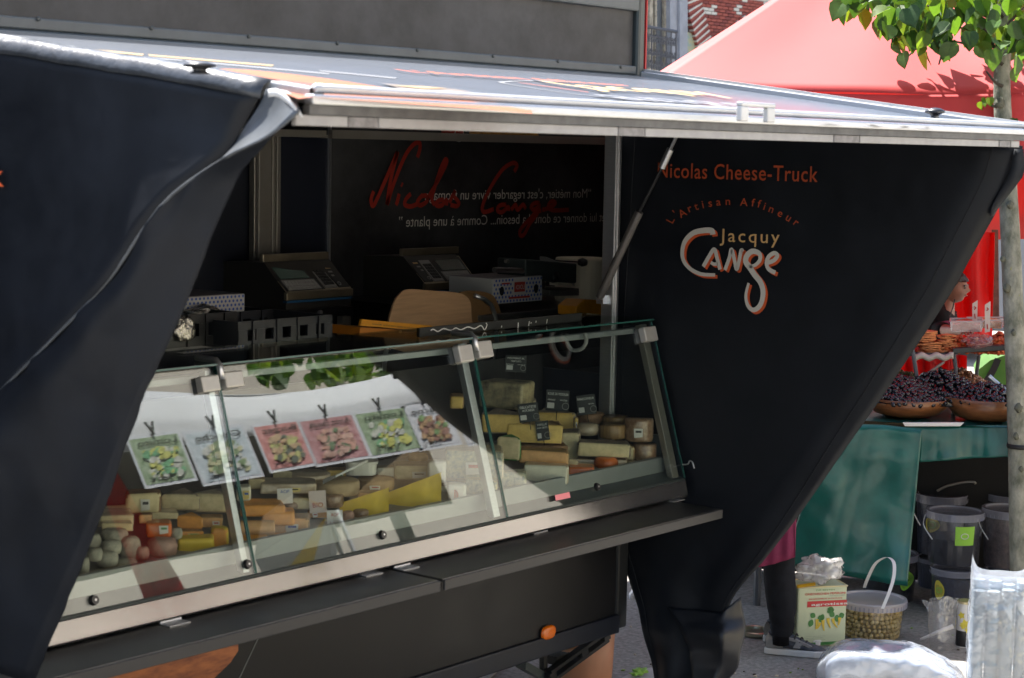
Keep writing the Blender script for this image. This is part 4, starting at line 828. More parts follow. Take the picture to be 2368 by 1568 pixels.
obx = thing('orange_tray_box', 'open orange cardboard box with a raised flap, behind the counter glass', 'box', (og(1500, 1450).x, 5.7, 1.6))
b = MB(); b.prism([og(1284, 1470), og(1290, 1410), og(1780, 1445), og(1760, 1500)], (0, 0.25, 0)); b.build('carton', mat('orange_carton', (0.42, 0.14, 0.01), 0.55), obx)
b = MB(); b.prism([og(1290, 1400, 5.60), og(1302, 1355, 5.60), og(1785, 1400, 5.60), og(1780, 1437, 5.60)], (0, 0.012, 0)); b.prism([og(1785, 1400, 5.60), og(1852, 1426, 5.60), og(1780, 1437, 5.60)], (0, 0.01, 0)); fl_ = b.build('flap', M_orng, obx)
b = MB(); put_text(b, 'conserver au frais entre quatre et huit degres', og(1375, 1392, 5.597), og(1690, 1424, 5.597), (0, 0, 1), 0.008); b.build('fine_print', M_keyd, fl_, fix=False)
def crate(label, q0, q1, q2, Y0, m, dep=0.36):
    a, c, lo = og(*q0, Y0), og(*q1, Y0), og(*q2, Y0); z0, z1 = lo.z, max(a.z, c.z); W_ = c.x - a.x; h = z1 - z0
    o = thing('plastic_crate', label, 'crate', ((a.x + c.x) / 2, Y0 + dep / 2, z0), 'black plastic crates')
    q = MB(); q.box(a.x, c.x, Y0, Y0 + dep, z0, z0 + 0.01); q.build('bottom', m, o)
    q = MB()
    for yy in (Y0, Y0 + dep - 0.012):
        q.box(a.x, c.x, yy, yy + 0.012, z1 - h * 0.3, z1); q.box(a.x, c.x, yy, yy + 0.012, z0 + 0.01, z0 + h * 0.30)
        for i in range(6): x = a.x + (W_ - 0.05) * i / 5; q.box(x, x + 0.05, yy - 0.003, yy + 0.011, z0 + h * 0.3, z1 - h * 0.3)
        for f_ in (0.15, 0.4, 0.62, 0.85): q.box(a.x + W_ * f_ - 0.006, a.x + W_ * f_ + 0.006, yy - 0.008, yy - 0.0005, z0, z1)
    for x in (a.x, c.x - 0.012): q.box(x, x + 0.012, Y0 + 0.0125, Y0 + dep - 0.0125, z0 + 0.0105, z1 - 0.001)
    q.build('wall', m, o); return (a.x, c.x, Y0, Y0 + dep, z0, z1)
M_cr1 = mat('grey_black_plastic', (0.022, 0.024, 0.03), 0.42); M_cr2 = mat('deep_black_plastic', (0.009, 0.009, 0.010), 0.4)
crate('grey-black slotted crate behind the glass, nearest the orange box', (440, 1375), (1095, 1340), (440, 1570), 5.60, M_cr1)
cr = crate('deep black crate holding crumpled foil, beside the left tarp', (-150, 1345), (430, 1300), (-150, 1570), 5.75, M_cr2)
def crumple(name, c, sx, sy, sz, m, label, cat, group=None, seed=0, amp=0.35, sub=4):
    me = bpy.data.meshes.new(name); bm_ = bmesh.new(); bmesh.ops.create_icosphere(bm_, subdivisions=sub, radius=1)
    for v in bm_.verts:
        k = 1 + amp * noise.noise(v.co * 1.7 + V(seed, 0, 0)) + amp * 0.6 * noise.noise(v.co * 4.1 + V(0, seed, 0)) - amp * 0.35 * abs(noise.noise(v.co * 3.0 + V(seed, seed, 0))); v.co = V(v.co.x * k * sx, v.co.y * k * sy, max(v.co.z * k * sz, -sz * 0.75))
    bm_.to_mesh(me); bm_.free(); me.materials.append(m); me.polygons.foreach_set('use_smooth', [True] * len(me.polygons)); o = bpy.data.objects.new(name, me); COL.objects.link(o); o.location = c; WL[o] = Vector(c)
    return tag(o, label, cat, group)
M_foil = mat('crumpled_foil', (0.6, 0.56, 0.5), 0.25, metal=0.9, bump=0.8, bscale=60)
crumple('foil_packet', og(190, 1315, 5.95), 0.09, 0.06, 0.035, M_foil, 'crumpled foil packet on top of the deep black crate', 'foil', seed=3)
crumple('foil_packet', og(75, 1435, 5.735), 0.05, 0.01, 0.055, M_foil, 'crumpled foil pushed through the slot of the deep black crate', 'foil', seed=5)
# goods on the wall shelf
p = P(1055, 315, Y=6.86); zsh = z2 - 0.005
tin = thing('round_tin', 'round red tin on the wall shelf under the flap edge', 'tin', (p.x, 6.9, zsh))
b = MB(); b.lathe((p.x, 6.89, zsh), [(0.062, 0), (0.062, 0.11), (0.058, 0.115)], 24); b.build('can', M_redp, tin)
b = MB(); b.lathe((p.x, 6.838, zsh + 0.02), [(0.04, 0.008), (0.04, 0.0)], 20, axis='y'); b.build('badge', M_boxw, tin)
for l, r_, hh, lab in ((1105, 1165, 0.09, 'pale cheese wedge on the wall shelf, beside the red tin'), (1150, 1215, 0.075, 'amber cheese wedge on the wall shelf'), (1195, 1245, 0.06, 'last amber cheese piece towards the jamb on the wall shelf')):
    a, c = P(l, 318, Y=6.86), P(r_, 320, Y=6.86); q = MB(); q.prism([V(a.x, 6.84, zsh), V(c.x, 6.84, zsh), V(c.x - 0.03, 6.84, zsh + hh * 0.7), V(a.x + 0.03, 6.84, zsh + hh)], (0, 0.1, 0)); tag(q.build('cheese_wedge', mat('amber_cheese', (0.55, 0.28, 0.04), 0.5, var=0.2, vscale=20), bevel=0.006), lab, 'cheese', 'cheeses on the wall shelf')
# ------------------------------------------------------------------ cheeses in the counter
def cm(name, c, v=0.1, rough=0.5, coat=0.0, bump=0.1, bs=60, **k): return mat(name, c, rough, var=v, vscale=18, coat=coat, bump=bump, bscale=bs, **k)
K = dict(cream=cm('cream_paste', (0.76, 0.63, 0.36), .16), yellow=cm('yellow_paste', (0.76, 0.52, 0.15), .16), peach=cm('peach_paste', (0.76, 0.42, 0.18), .16), white=cm('white_paste', (0.82, 0.77, 0.62)),
         orange=cm('orange_paste', (0.80, 0.34, 0.06), .16), deep=cm('deep_orange_paste', (0.75, 0.17, 0.03), coat=0.7), pale=cm('pale_paste', (0.70, 0.59, 0.36), .18),
         blue=mat('blue_veined_paste', (0.66, 0.61, 0.42), 0.5, col2=(0.20, 0.25, 0.24), vscale=42, bump=0.2, bscale=50), truffle=mat('truffle_paste', (0.56, 0.47, 0.28), 0.5, col2=(0.07, 0.06, 0.05), vscale=13, bump=0.1),
         rbrown=cm('brown_rind', (0.30, 0.17, 0.09), 0.35, 0.55, bump=0.5, bs=80), rgrey=cm('grey_rind', (0.34, 0.27, 0.21), 0.25, 0.7, bump=0.5), rtan=cm('tan_rind', (0.42, 0.27, 0.13), 0.2, 0.6, bump=0.4), straw=mat('straw_rind', (0.40, 0.24, 0.09), 0.5, col2=(0.22, 0.12, 0.05), vscale=6, stretch=(12, 12, 1), coat=0.6, bump=0.4),
         wrapd=mat('wrapped_dark_rind', (0.22, 0.12, 0.07), 0.4, col2=(0.46, 0.31, 0.20), vscale=30, coat=1.0, bump=0.5, bscale=30), wrapp=mat('wrapped_pale', (0.56, 0.45, 0.32), 0.4, var=0.2, vscale=20, coat=1.0, bump=0.5, bscale=25),
         ash=mat('ash_rind', (0.52, 0.48, 0.38), 0.8, col2=(0.24, 0.235, 0.2), vscale=22, bump=0.6, bscale=50), pinkr=cm('pink_rind', (0.50, 0.30, 0.24), 0.2, 0.7, bump=0.5), green=cm('green_label', (0.02, 0.20, 0.04), 0.05), ypap=mat('yellow_paper', (0.85, 0.60, 0.06), 0.5, var=0.1, vscale=10, bump=0.3, bscale=14),
         tub=mat('white_tub', (0.72, 0.70, 0.64), 0.4), wood=mat('poplar_box', (0.52, 0.38, 0.22), 0.7, var=0.1, vscale=20, stretch=(1, 1, 10)))
def cheese(kind, l, t_, r_, b_, Y0, front, rind, label, R=C3, yaw=0.0, dd=None, name='cheese', cat='cheese', group='cheeses in the display counter'):
    (x0, y0), (x1, y1) = R(l, t_), R(r_, b_); base = P((x0 + x1) / 2, y1, Y=Y0); dpt = depth(base); W_ = (x1 - x0) / FPX * dpt; Hh = (y1 - y0) / FPX * dpt
    dd = dd or min(W_, 0.14); h = max(0.02, Hh - dd * 0.11); W_ *= 1.06; q = MB(); bev = min(0.012, h * 0.16); sm = False
    if kind == 'block':
        q.box(-W_ / 2, W_ / 2, 0, dd, 0, h, 1); q.mi[q.f.index(q.f[2])] = 0   # the cut face looks at the glass
    elif kind == 'round':
        pr_ = [(0.55, 0), (0.85, 0.06), (1.0, 0.3), (1.0, 0.62), (0.86, 0.9), (0.55, 1.0), (0, 1.0)]; q.lathe((0, W_ / 2, 0), [(a * W_ / 2, c * h) for a, c in pr_], 20, 1); sm = True; bev = 0
        q.v = [tuple(Vector(p) * (1 + 0.05 * noise.noise(Vector(p) * 60 + base * 9))) for p in q.v]
    elif kind == 'wheel':
        q.lathe((0, W_ / 2, 0), [(W_ / 2 * .94, 0), (W_ / 2, h * .12), (W_ / 2 * 1.01, h * .5), (W_ / 2, h * .88), (W_ / 2 * .94, h), (0, h)], 28, 1); bev = 0; sm = True
    elif kind == 'half':
        n_ = 18; ring = [(-W_ / 2 * math.cos(math.pi * i / n_), dd * math.sin(math.pi * i / n_) * 1.0) for i in range(n_ + 1)]
        q.prism([V(x, y, 0) for x, y in ring], (0, 0, h), 1); 
        q.mi[-1] = 0
    elif kind == 'wedge':
        q.prism([V(-W_ / 2, 0.02, 0), V(W_ / 2, 0, 0), V(W_ * 0.1, dd, 0)], (0, 0, h), 1); q.mi[2] = 0
    elif kind == 'slab':
        q.prism([V(-W_ / 2, 0, 0), V(W_ / 2, 0, 0), V(W_ / 2 * 0.8, dd, 0), V(-W_ / 2 * 0.9, dd, 0)], (0, 0, h), 1); q.mi[2] = 0
    elif kind == 'log':
        q.lathe((0, h / 2, h / 2), [(h / 2 * .85, -W_ / 2), (h / 2, -W_ / 2 + .004), (h / 2, W_ / 2 - .004), (h / 2 * .85, W_ / 2)], 18, 1, axis='x'); bev = 0; sm = False
    elif kind == 'packet':
        q.grid([[V(-W_ / 2 + W_ * i / 8, 0.004 * math.sin(i * 2.1) + j * 0.012, h * (j / 4) * (0.42 + 0.58 * (i / 8)) ) for i in range(9)] for j in range(5)]); q.grid([[V(-W_ / 2 + W_ * i / 8, 0.05 + 0.005 * math.sin(i * 1.7) + dd * (1 - j / 4), h * (j / 4) * (0.42 + 0.58 * (i / 8))) for i in range(9)] for j in range(5)]); bev = 0; sm = True
    elif kind == 'tub':
        q.prism([V(W_ / 2 * .9 * math.copysign(abs(math.cos(a)) ** .6, math.cos(a)), dd / 2 + dd / 2 * .9 * math.copysign(abs(math.sin(a)) ** .6, math.sin(a)), 0) for a in [2 * math.pi * i / 20 for i in range(20)]], (0, 0, h * .82), 1)
        q.prism([V(W_ / 2 * math.copysign(abs(math.cos(a)) ** .6, math.cos(a)), dd / 2 + dd / 2 * math.copysign(abs(math.sin(a)) ** .6, math.sin(a)), h * .83) for a in [2 * math.pi * i / 20 for i in range(20)]], (0, 0, h * .17), 0); bev = 0
    if kind in ('block', 'wedge', 'slab', 'half'):
        rj = random.Random(label); q.v = [(x * (1 + rj.uniform(-.06, .06)), y + rj.uniform(-.006, .006), z * (1 + rj.uniform(-.09, .05)) if z > 0 else z) for x, y, z in q.v]
    me = q.mesh(name, [K.get(front, front), K.get(rind, rind)], smooth=sm, fix=True); o = bpy.data.objects.new(name, me); COL.objects.link(o)
    o.location = base; o.rotation_euler = (0, 0, facing((x0 + x1) / 2) + math.radians(yaw)); WL[o] = base.copy()
    rj = random.Random(label + 'l')
    if kind in ('block', 'slab', 'wheel') and name == 'cheese' and rj.random() < (.55 if R is not C3 else .15):
        lq = MB(); lw, lh, lx0, lz0 = W_ * rj.uniform(.22, .4), h * rj.uniform(.4, .62), W_ * rj.uniform(-.3, .1), h * rj.uniform(.12, .3); yy_ = -.009 if kind != 'wheel' else -.006
        lq.hexa([(lx0, yy_, lz0), (lx0 + lw, yy_, lz0 + .004), (lx0 + lw, yy_ + .002, lz0 + .004), (lx0, yy_ + .002, lz0), (lx0 - .003, yy_, lz0 + lh), (lx0 + lw, yy_, lz0 + lh), (lx0 + lw, yy_ + .002, lz0 + lh), (lx0 - .003, yy_ + .002, lz0 + lh)])
        lq.hexa([(lx0 + lw * .15, yy_ - .001, lz0 + lh * .55), (lx0 + lw * .85, yy_ - .001, lz0 + lh * .55), (lx0 + lw * .85, yy_, lz0 + lh * .55), (lx0 + lw * .15, yy_, lz0 + lh * .55), (lx0 + lw * .15, yy_ - .001, lz0 + lh * .8), (lx0 + lw * .85, yy_ - .001, lz0 + lh * .8), (lx0 + lw * .85, yy_, lz0 + lh * .8), (lx0 + lw * .15, yy_, lz0 + lh * .8)], 1)
        lo = bpy.data.objects.new('paper_label', lq.mesh('paper_label', [mat('label_white', (0.74, 0.71, 0.66), 0.5) if rj.random() < .7 else mat('label_yellow', (0.75, 0.6, 0.2), 0.5), rj.choice((M_redp, M_dot, M_keyd, mat('label_green', (0.08, 0.25, 0.08), 0.5)))])); COL.objects.link(lo); lo.parent = o; lo['kind'] = 'stuff'
    if bev:
        md = o.modifiers.new('b', 'BEVEL'); md.width = bev * 1.3; md.segments = 3; md.limit_method = 'ANGLE'; md.angle_limit = math.radians(35)
    return tag(o, label, cat, group)
# right bay
cheese('block', 350, 428, 640, 640, 5.25, 'truffle', 'truffle', 'tall cheese block with dark truffle veins, at the back of the right bay', yaw=-22, dd=0.16)
cheese('block', 165, 535, 255, 640, 5.25, 'yellow', 'rtan', 'yellow cheese block half hidden behind the clamp post, left of the truffle block', dd=0.1)
cheese('half', 380, 648, 640, 802, 5.12, 'yellow', 'rgrey', 'dull yellow half wheel below the truffle block')
cheese('half', 728, 640, 985, 790, 5.20, 'yellow', 'rgrey', 'bright yellow half wheel behind the walnut price card')
cheese('half', 553, 712, 897, 866, 5.00, 'yellow', 'rtan', 'largest golden half wheel, with a small black card stuck in its face')
cheese('block', 895, 765, 1020, 985, 5.04, 'pale', 'rgrey', 'grey-beige cheese wedge standing upright in the middle of the right bay', dd=0.12)
cheese('wheel', 1005, 655, 1180, 742, 5.1, 'rbrown', 'rbrown', 'dark brown wheel lying at the back, under the rightmost price card')
cheese('wheel', 1172, 678, 1340, 745, 5.0, 'straw', 'straw', 'straw coloured wheel at the back, beside the dark brown wheel')
cheese('round', 1000, 725, 1148, 822, 5.03, 'wrapp', 'wrapp', 'small pale cheese wrapped in film, in front of the dark brown wheel')
cheese('wheel', 1152, 730, 1326, 842, 4.93, 'straw', 'straw', 'ribbed straw rind cheese between the pale wrapped cheese and the tall dark one')
cheese('wheel', 1320, 688, 1502, 860, 4.83, 'wrapd', 'wrapd', 'tall dark rind cheese in film at the far right, upper of two')
cheese('wheel', 1372, 858, 1524, 985, 4.82, 'wrapd', 'wrapd', 'dark rind cheese in film at the far right, lower of two')
cheese('block', 1318, 868, 1382, 985, 4.88, 'pale', 'rtan', 'narrow tan cheese piece between the cream block and the dark wrapped cheese', dd=0.08)
cheese('block', 1018, 842, 1343, 962, 4.88, 'cream', 'rgrey', 'long cream cheese block with grey crust, right of the middle')
cheese('block', 1003, 950, 1322, 1035, 4.89, 'wrapp', 'wrapp', 'film wrapped block lying under the long cream block')
cheese('slab', 635, 862, 932, 910, 4.96, 'rbrown', 'rbrown', 'thin brown slab lying under the golden half wheel', dd=0.12)
cheese('block', 630, 890, 938, 1005, 4.90, 'peach', 'rtan', 'peach coloured cheese block with a wrapped end')
cheese('block', 660, 982, 943, 1140, 4.84, 'white', 'wrapp', 'whitest front cheese block in film, lowest in the right bay')
cheese('wedge', 470, 802, 636, 985, 4.95, 'pale', 'green', 'pale cheese wedge with a green top label', dd=0.12)
cheese('block', 952, 1004, 1112, 1082, 4.83, 'deep', 'deep', 'deep orange cheese piece at the front lip')
cheese('round', 1118, 950, 1272, 1045, 4.84, 'deep', 'deep', 'orange cheese ball half in crinkled film at the front lip')
cheese('block', 142, 885, 500, 1110, 4.93, 'blue', 'wrapp', 'big blue veined cheese block crossing the right clamp post')
cheese('block', 470, 1040, 662, 1195, 4.84, 'blue', 'blue', 'blue veined cheese block next to the whitest front block', dd=0.1)
cheese('block', 262, 1088, 470, 1225, 4.84, 'blue', 'cream', 'cream cheese block with grey mould spots, low behind the right clamp post', dd=0.1)
bx1 = cheese('block', 148, 1122, 266, 1250, 4.82, 'tub', 'tub', 'white carton with a red round stamp at the front lip', name='carton', cat='carton', dd=0.07, group='paper packets in the counter')
cheese('block', 18, 968, 136, 1120, 4.92, 'tub', 'tub', 'plain white carton standing behind the stamped carton', name='carton', cat='carton', dd=0.07, group='paper packets in the counter')
# middle bay
cheese('tub', 752, 842, 955, 948, 5.05, 'tub', 'tub', 'white tub behind the yellow packets', R=C2, name='tub', cat='tub', group='paper packets in the counter', dd=0.12)
cheese('wheel', 390, 925, 655, 985, 5.10, 'wrapp', 'wrapp', 'flat pale wheel in film, under the burger picture', R=C2)
cheese('wheel', 556, 972, 836, 1085, 4.98, 'wood', 'wood', 'round wooden box with an orange dot, centre of the middle bay', R=C2, name='cheese_box', cat='cheese box', group='paper packets in the counter')
cheese('block', 232, 968, 560, 1062, 5.00, 'wrapp', 'wrapp', 'pale slab in shiny film left of the wooden box', R=C2)
cheese('wheel', 835, 955, 1055, 1050, 4.98, 'pale', 'rtan', 'tan wheel between the wooden box and the yellow packets', R=C2)
cheese('block', 1062, 862, 1285, 975, 5.06, 'pale', 'wrapp', 'pale block with a creased cover behind the upper yellow packet', R=C2)
cheese('block', 1272, 842, 1384, 995, 5.02, 'tub', 'tub', 'tall white carton right of the yellow packets', R=C2, name='carton', cat='carton', dd=0.07, group='paper packets in the counter')
cheese('block', 1445, 828, 1600, 965, 5.05, 'cream', 'rtan', 'cream block with brown crust left of the right clamp post', R=C2)
cheese('packet', 728, 1008, 1018, 1205, 4.86, 'ypap', 'ypap', 'cheese wrapped in creased yellow paper, lower left of the pair', R=C2, name='yellow_packet', cat='packet', group='yellow paper packets')
cheese('packet', 1012, 908, 1345, 1175, 4.86, 'ypap', 'ypap', 'larger yellow paper packet fanned open, right of the pair', R=C2, name='yellow_packet', cat='packet', group='yellow paper packets')
cheese('slab', 105, 1100, 372, 1205, 4.92, 'orange', 'orange', 'flat orange cheese slab behind the orange log', R=C2)
cheese('block', 240, 1148, 428, 1262, 4.88, 'orange', 'orange', 'square orange cheese block in the middle bay', R=C2, dd=0.1)
cheese('log', 100, 1212, 306, 1335, 4.86, 'peach', 'peach', 'thick peach coloured log at the left post', R=C2)
cheese('block', 300, 1188, 525, 1315, 4.86, 'peach', 'straw', 'ribbed tan cheese block next to the peach log', R=C2, dd=0.1)
cheese('log', 100, 1305, 260, 1395, 4.83, 'orange', 'orange', 'small orange log lying lowest by the left post', R=C2)
cheese('log', 265, 1290, 420, 1380, 4.83, 'peach', 'peach', 'second small log at the front, right of the lowest orange one', R=C2)
cheese('round', 735, 1165, 808, 1248, 4.84, 'pinkr', 'pinkr', 'small reddish cheese in front of the yellow packets', R=C2)
cheese('round', 800, 1150, 905, 1225, 4.86, 'wrapd', 'wrapd', 'brown crusted small cheese in front of the yellow packets', R=C2)
cheese('block', 75, 1003, 158, 1110, 5.02, 'white', 'white', 'upright white cheese next to the left clamp post', R=C2, dd=0.07)
cheese('slab', 425, 1060, 610, 1160, 4.94, 'pale', 'wrapp', 'pale slab behind the pink price ticket', R=C2)
cheese('wheel', 610, 1062, 740, 1150, 4.95, 'rgrey', 'wrapd', 'dark cheese under the wooden box', R=C2)
cheese('wheel', 1440, 945, 1600, 1010, 5.0, 'pale', 'pale', 'flat pale cheese under the cream block with brown crust', R=C2)
# left bay
for k, (l, t_, r_, b_, yy, lab) in enumerate([(200, 1310, 318, 1412, 4.93, 'ash grey goat cheese nearest the tarp, upper one'), (320, 1275, 485, 1378, 4.93, 'pale goat cheese at the back of the ash grey pile'), (330, 1348, 445, 1450, 4.87, 'speckled goat cheese in the centre of the grey pile'),
                                        (440, 1325, 565, 1475, 4.88, 'dark grey goat cheese right in the grey pile'), (298, 1420, 425, 1530, 4.84, 'front goat cheese of the grey pile'), (412, 1465, 545, 1545, 4.83, 'flat goat cheese at the front lip, right of the pile'), (180, 1455, 245, 1570, 4.83, 'round goat cheese half behind the tarp edge'), (240, 1400, 330, 1490, 4.86, 'small ash goat cheese on the left of the pile')]):
    cheese('round', l, t_, r_, b_, yy, 'ash', 'ash', lab, R=C1, group='goat cheeses in the left bay')
cheese('slab', 300, 1165, 525, 1270, 5.02, 'pale', 'wrapp', 'pale film wrapped slab behind the goat cheeses', R=C1)
cheese('slab', 330, 1225, 515, 1300, 4.97, 'cream', 'wrapp', 'cream slab lying on the goat cheese pile', R=C1)
cheese('block', 608, 1222, 758, 1340, 4.93, 'deep', 'deep', 'bright orange block in the left bay', R=C1, dd=0.09)
cheese('round', 608, 1335, 795, 1478, 4.86, 'pinkr', 'pinkr', 'big pinkish crusted cheese in the left bay', R=C1)
cheese('wedge', 798, 1182, 955, 1290, 4.95, 'orange', 'orange', 'orange wedge left of the clamp post', R=C1, dd=0.1)
cheese('block', 808, 1318, 1025, 1450, 4.86, 'ypap', 'ypap', 'yellow packet with a dark oval label in the left bay', R=C1, name='yellow_packet', cat='packet', group='yellow paper packets', dd=0.08)
cheese('block', 1010, 1258, 1115, 1415, 4.86, 'orange', 'ypap', 'orange packet with a black label touching the left post', R=C1, name='yellow_packet', cat='packet', group='yellow paper packets', dd=0.07)
cheese('wedge', 700, 1030, 940, 1175, 5.05, 'pale', 'rgrey', 'large pale wedge with grey crust below the lomito picture', R=C1, dd=0.14)
cheese('wedge', 880, 1030, 1140, 1185, 5.0, 'pale', 'wrapp', 'large pale wedge beside the left clamp post', R=C1, dd=0.14)
cheese('block', 480, 1030, 690, 1190, 5.08, 'cream', 'rbrown', 'cream block with dark crust at the back of the left bay', R=C1)
cheese('slab', 340, 1140, 480, 1190, 5.1, 'pale', 'pale', 'flat pale cheese in the far back of the left bay', R=C1)
# the fuller rows behind: smaller pieces between the named ones
extra = [(C2, 'block', 150, 955, 245, 1035, 5.12, 'cream', 'rtan', 'tan edged cream piece behind the upright white cheese'), (C2, 'wedge', 300, 905, 420, 975, 5.18, 'pale', 'rgrey', 'pale wedge below the burger picture, in the back row'), (C2, 'block', 640, 900, 760, 970, 5.16, 'yellow', 'rtan', 'yellow piece in the back row left of the white tub'),
         (C2, 'block', 950, 880, 1065, 960, 5.15, 'white', 'wrapp', 'white film wrapped piece right of the white tub'), (C2, 'round', 1150, 800, 1270, 870, 5.2, 'rtan', 'rtan', 'tan crusted round cheese below the lomito picture in the back row'), (C2, 'block', 1385, 900, 1450, 1000, 5.06, 'pale', 'wrapp', 'narrow pale piece between the tall white carton and the cream block'),
         (C2, 'round', 370, 1105, 460, 1165, 4.97, 'wrapd', 'wrapd', 'small brown cheese behind the square orange block'), (C2, 'slab', 520, 1150, 640, 1215, 4.92, 'orange', 'rtan', 'thin orange slab under the pink price ticket'), (C2, 'round', 430, 1240, 520, 1330, 4.84, 'peach', 'pinkr', 'small pink crusted cheese at the lip beside the ribbed block'),
         (C2, 'block', 620, 1205, 720, 1275, 4.88, 'cream', 'wrapp', 'cream piece behind the leaning white ticket'), (C2, 'block', 1345, 1010, 1440, 1100, 4.95, 'white', 'tub', 'white wrapped piece behind the right end of the yellow packets'), (C2, 'block', 840, 1040, 960, 1100, 4.93, 'peach', 'rtan', 'peach coloured piece behind the lower yellow packet'),
         (C1, 'block', 560, 1180, 640, 1250, 5.0, 'peach', 'rbrown', 'peach piece with brown crust behind the bright orange block'), (C1, 'slab', 640, 1160, 800, 1220, 5.02, 'pale', 'wrapp', 'pale wrapped slab behind the bright orange block'), (C1, 'round', 760, 1270, 830, 1350, 4.9, 'ash', 'ash', 'grey speckled round beside the big pinkish cheese'), (C1, 'block', 940, 1190, 1080, 1275, 4.97, 'peach', 'rtan', 'peach coloured block left of the left clamp post'),
         (C1, 'slab', 790, 1280, 960, 1330, 4.93, 'orange', 'rtan', 'flat orange piece between the orange wedge and the yellow packet'), (C1, 'round', 540, 1390, 620, 1480, 4.85, 'pinkr', 'pinkr', 'small pink crusted cheese between the goat pile and the big pinkish one'),
         (C3, 'block', 640, 560, 730, 660, 5.3, 'pale', 'rgrey', 'dim pale piece right of the truffle block'), (C3, 'block', 985, 690, 1010, 800, 5.1, 'yellow', 'rtan', 'narrow yellow piece at the end of the bright yellow half wheel'), (C3, 'block', 935, 960, 1010, 1070, 4.9, 'pale', 'wrapp', 'pale film wrapped piece left of the long cream block'), (C3, 'slab', 1270, 980, 1400, 1035, 4.85, 'wrapp', 'wrapp', 'flat wrapped piece at the lip, right of the orange ball')]
for R_, kd, l, t_, r_, b_, yy, fr_, rd_, lab in extra: cheese(kd, l, t_, r_, b_, yy, fr_, rd_, lab, R=R_)
# small printed bits on packets, price cards
def at3(R, x, y, yy): return P(*R(x, y), Y=yy)
def card(label, tl, br, yy, rot, R, m, lines, name='price_card', group='black price cards', cm_=None):
    a, c = at3(R, *tl, yy), at3(R, *br, yy); px = R((tl[0] + br[0]) / 2, 0)[0]; rt, aw_ = frame(px); c0 = (a + c) / 2; W_ = (c - a).dot(rt); h = a.z - c.z
    ca, sa = math.cos(math.radians(rot)), math.sin(math.radians(rot)); e1 = rt * ca + V(0, 0, sa); e2 = V(0, 0, ca) - rt * sa
    q = MB(); q.obox(c0, e1 * W_ / 2, aw_ * 0.0015, e2 * h / 2); o = tag(q.build(name, m), label, 'price card', group)
    q = MB()
    for s_, x0, x1, y_, hh in lines: put_text(q, s_, c0 + e1 * W_ * (x0 - .5) + e2 * h * (y_ - .5) - aw_ * 0.004, c0 + e1 * W_ * (x1 - .5) + e2 * h * (y_ - .5) - aw_ * 0.004, e2, h * hh)
    if lines: q.build('lettering', cm_ or M_wht, o, fix=False)
    if name == 'price_card':
        q = MB(); q.obox(c0 + e1 * W_ * -0.28 + e2 * h * -0.24 - aw_ * 0.004, e1 * W_ * 0.15, aw_ * 0.001, e2 * h * 0.13); q.build('price_ticket', M_boxw, o)
        q = MB(); r_ = h * 0.16; cc = c0 + e1 * W_ * 0.36 + e2 * h * -0.24 - aw_ * 0.004; q.tube([cc + (e1 * math.cos(t_) + e2 * math.sin(t_)) * r_ for t_ in [2 * math.pi * i / 12 for i in range(13)]], h * 0.012, 4); q.build('stamp', M_key, o)
        q = MB(); q.tube([c0 - e2 * h * 0.5, c0 - e2 * h * 0.95 + aw_ * 0.01], 0.002, 5); q.build('spike', M_blkp, o)
    return o
M_card = mat('black_card', (0.010, 0.012, 0.013), 0.5)
card('black price card reading Moliterno al Tartufo, above the truffle block', (530, 292), (668, 385), 5.2, -2, C3, M_card, [('MOLITERNO AL', .1, .9, .78, .1), ('TARTUFO', .25, .75, .6, .1), ('BREBIS', .05, .4, .42, .06), ('ITALIE', .6, .95, .42, .06)])
card('black price card reading Roue du Moulin, at the back', (800, 525), (950, 640), 5.12, -3, C3, M_card, [('ROUE DU MOULIN', .06, .94, .76, .12), ('FRANCE', .08, .4, .5, .07), ('VACHE', .6, .92, .5, .07)])
card('black price card reading Randonneur, rightmost', (1005, 555), (1125, 665), 5.10, 8, C3, M_card, [('RANDONNEUR', .06, .94, .76, .12), ('VACHE', .6, .92, .5, .07)])
card('black price card reading Delicatesse aux Noix, tilted', (618, 610), (750, 712), 4.99, 8, C3, M_card, [('DELICATESSE', .1, .9, .74, .13), ('AUX NOIX', .2, .8, .56, .13)])
card('small tilted black price card stuck in the golden half wheel', (735, 725), (818, 838), 4.965, 8, C3, M_card, [('VIEILLE', .12, .88, .78, .1), ('AUX OEUFS', .1, .9, .62, .09)])
M_tick = mat('white_ticket', (0.74, 0.72, 0.70), 0.5); M_tickp = mat('pinkish_ticket', (0.74, 0.62, 0.58), 0.5)
tk = dict(name='price_ticket', group='white price tickets')
card('white price ticket with blue print and an orange dot', (328, 1035), (424, 1112), 4.94, 3, C2, M_tick, [('AOP', .2, .8, .7, .22)], cm_=M_dot, **tk)
card('pinkish price ticket with red print, in front of the pale slab', (528, 1050), (634, 1168), 4.90, 4, C2, M_tickp, [('BIO', .2, .8, .25, .22)], cm_=M_redp, **tk)
card('white price ticket with red print leaning at the front lip', (640, 1172), (738, 1262), 4.82, 2, C2, M_tick, [('AOP', .25, .75, .66, .2), ('LAIT', .2, .8, .2, .14)], cm_=M_redp, **tk)
q = MB(); cc = at3(C3, 212, 1205, 4.815); rt, aw_ = frame(C3(212, 0)[0]); q.add([cc - aw_ * 0.004 + (rt * math.cos(t_) + V(0, 0, math.sin(t_))) * 0.021 for t_ in [2 * math.pi * i / 20 for i in range(20)]], [tuple(range(20))]); q.build('stamp_print', mat('coral_print', (0.75, 0.14, 0.10), 0.5), bx1)
cc = at3(C2, 725, 1040, 4.93)
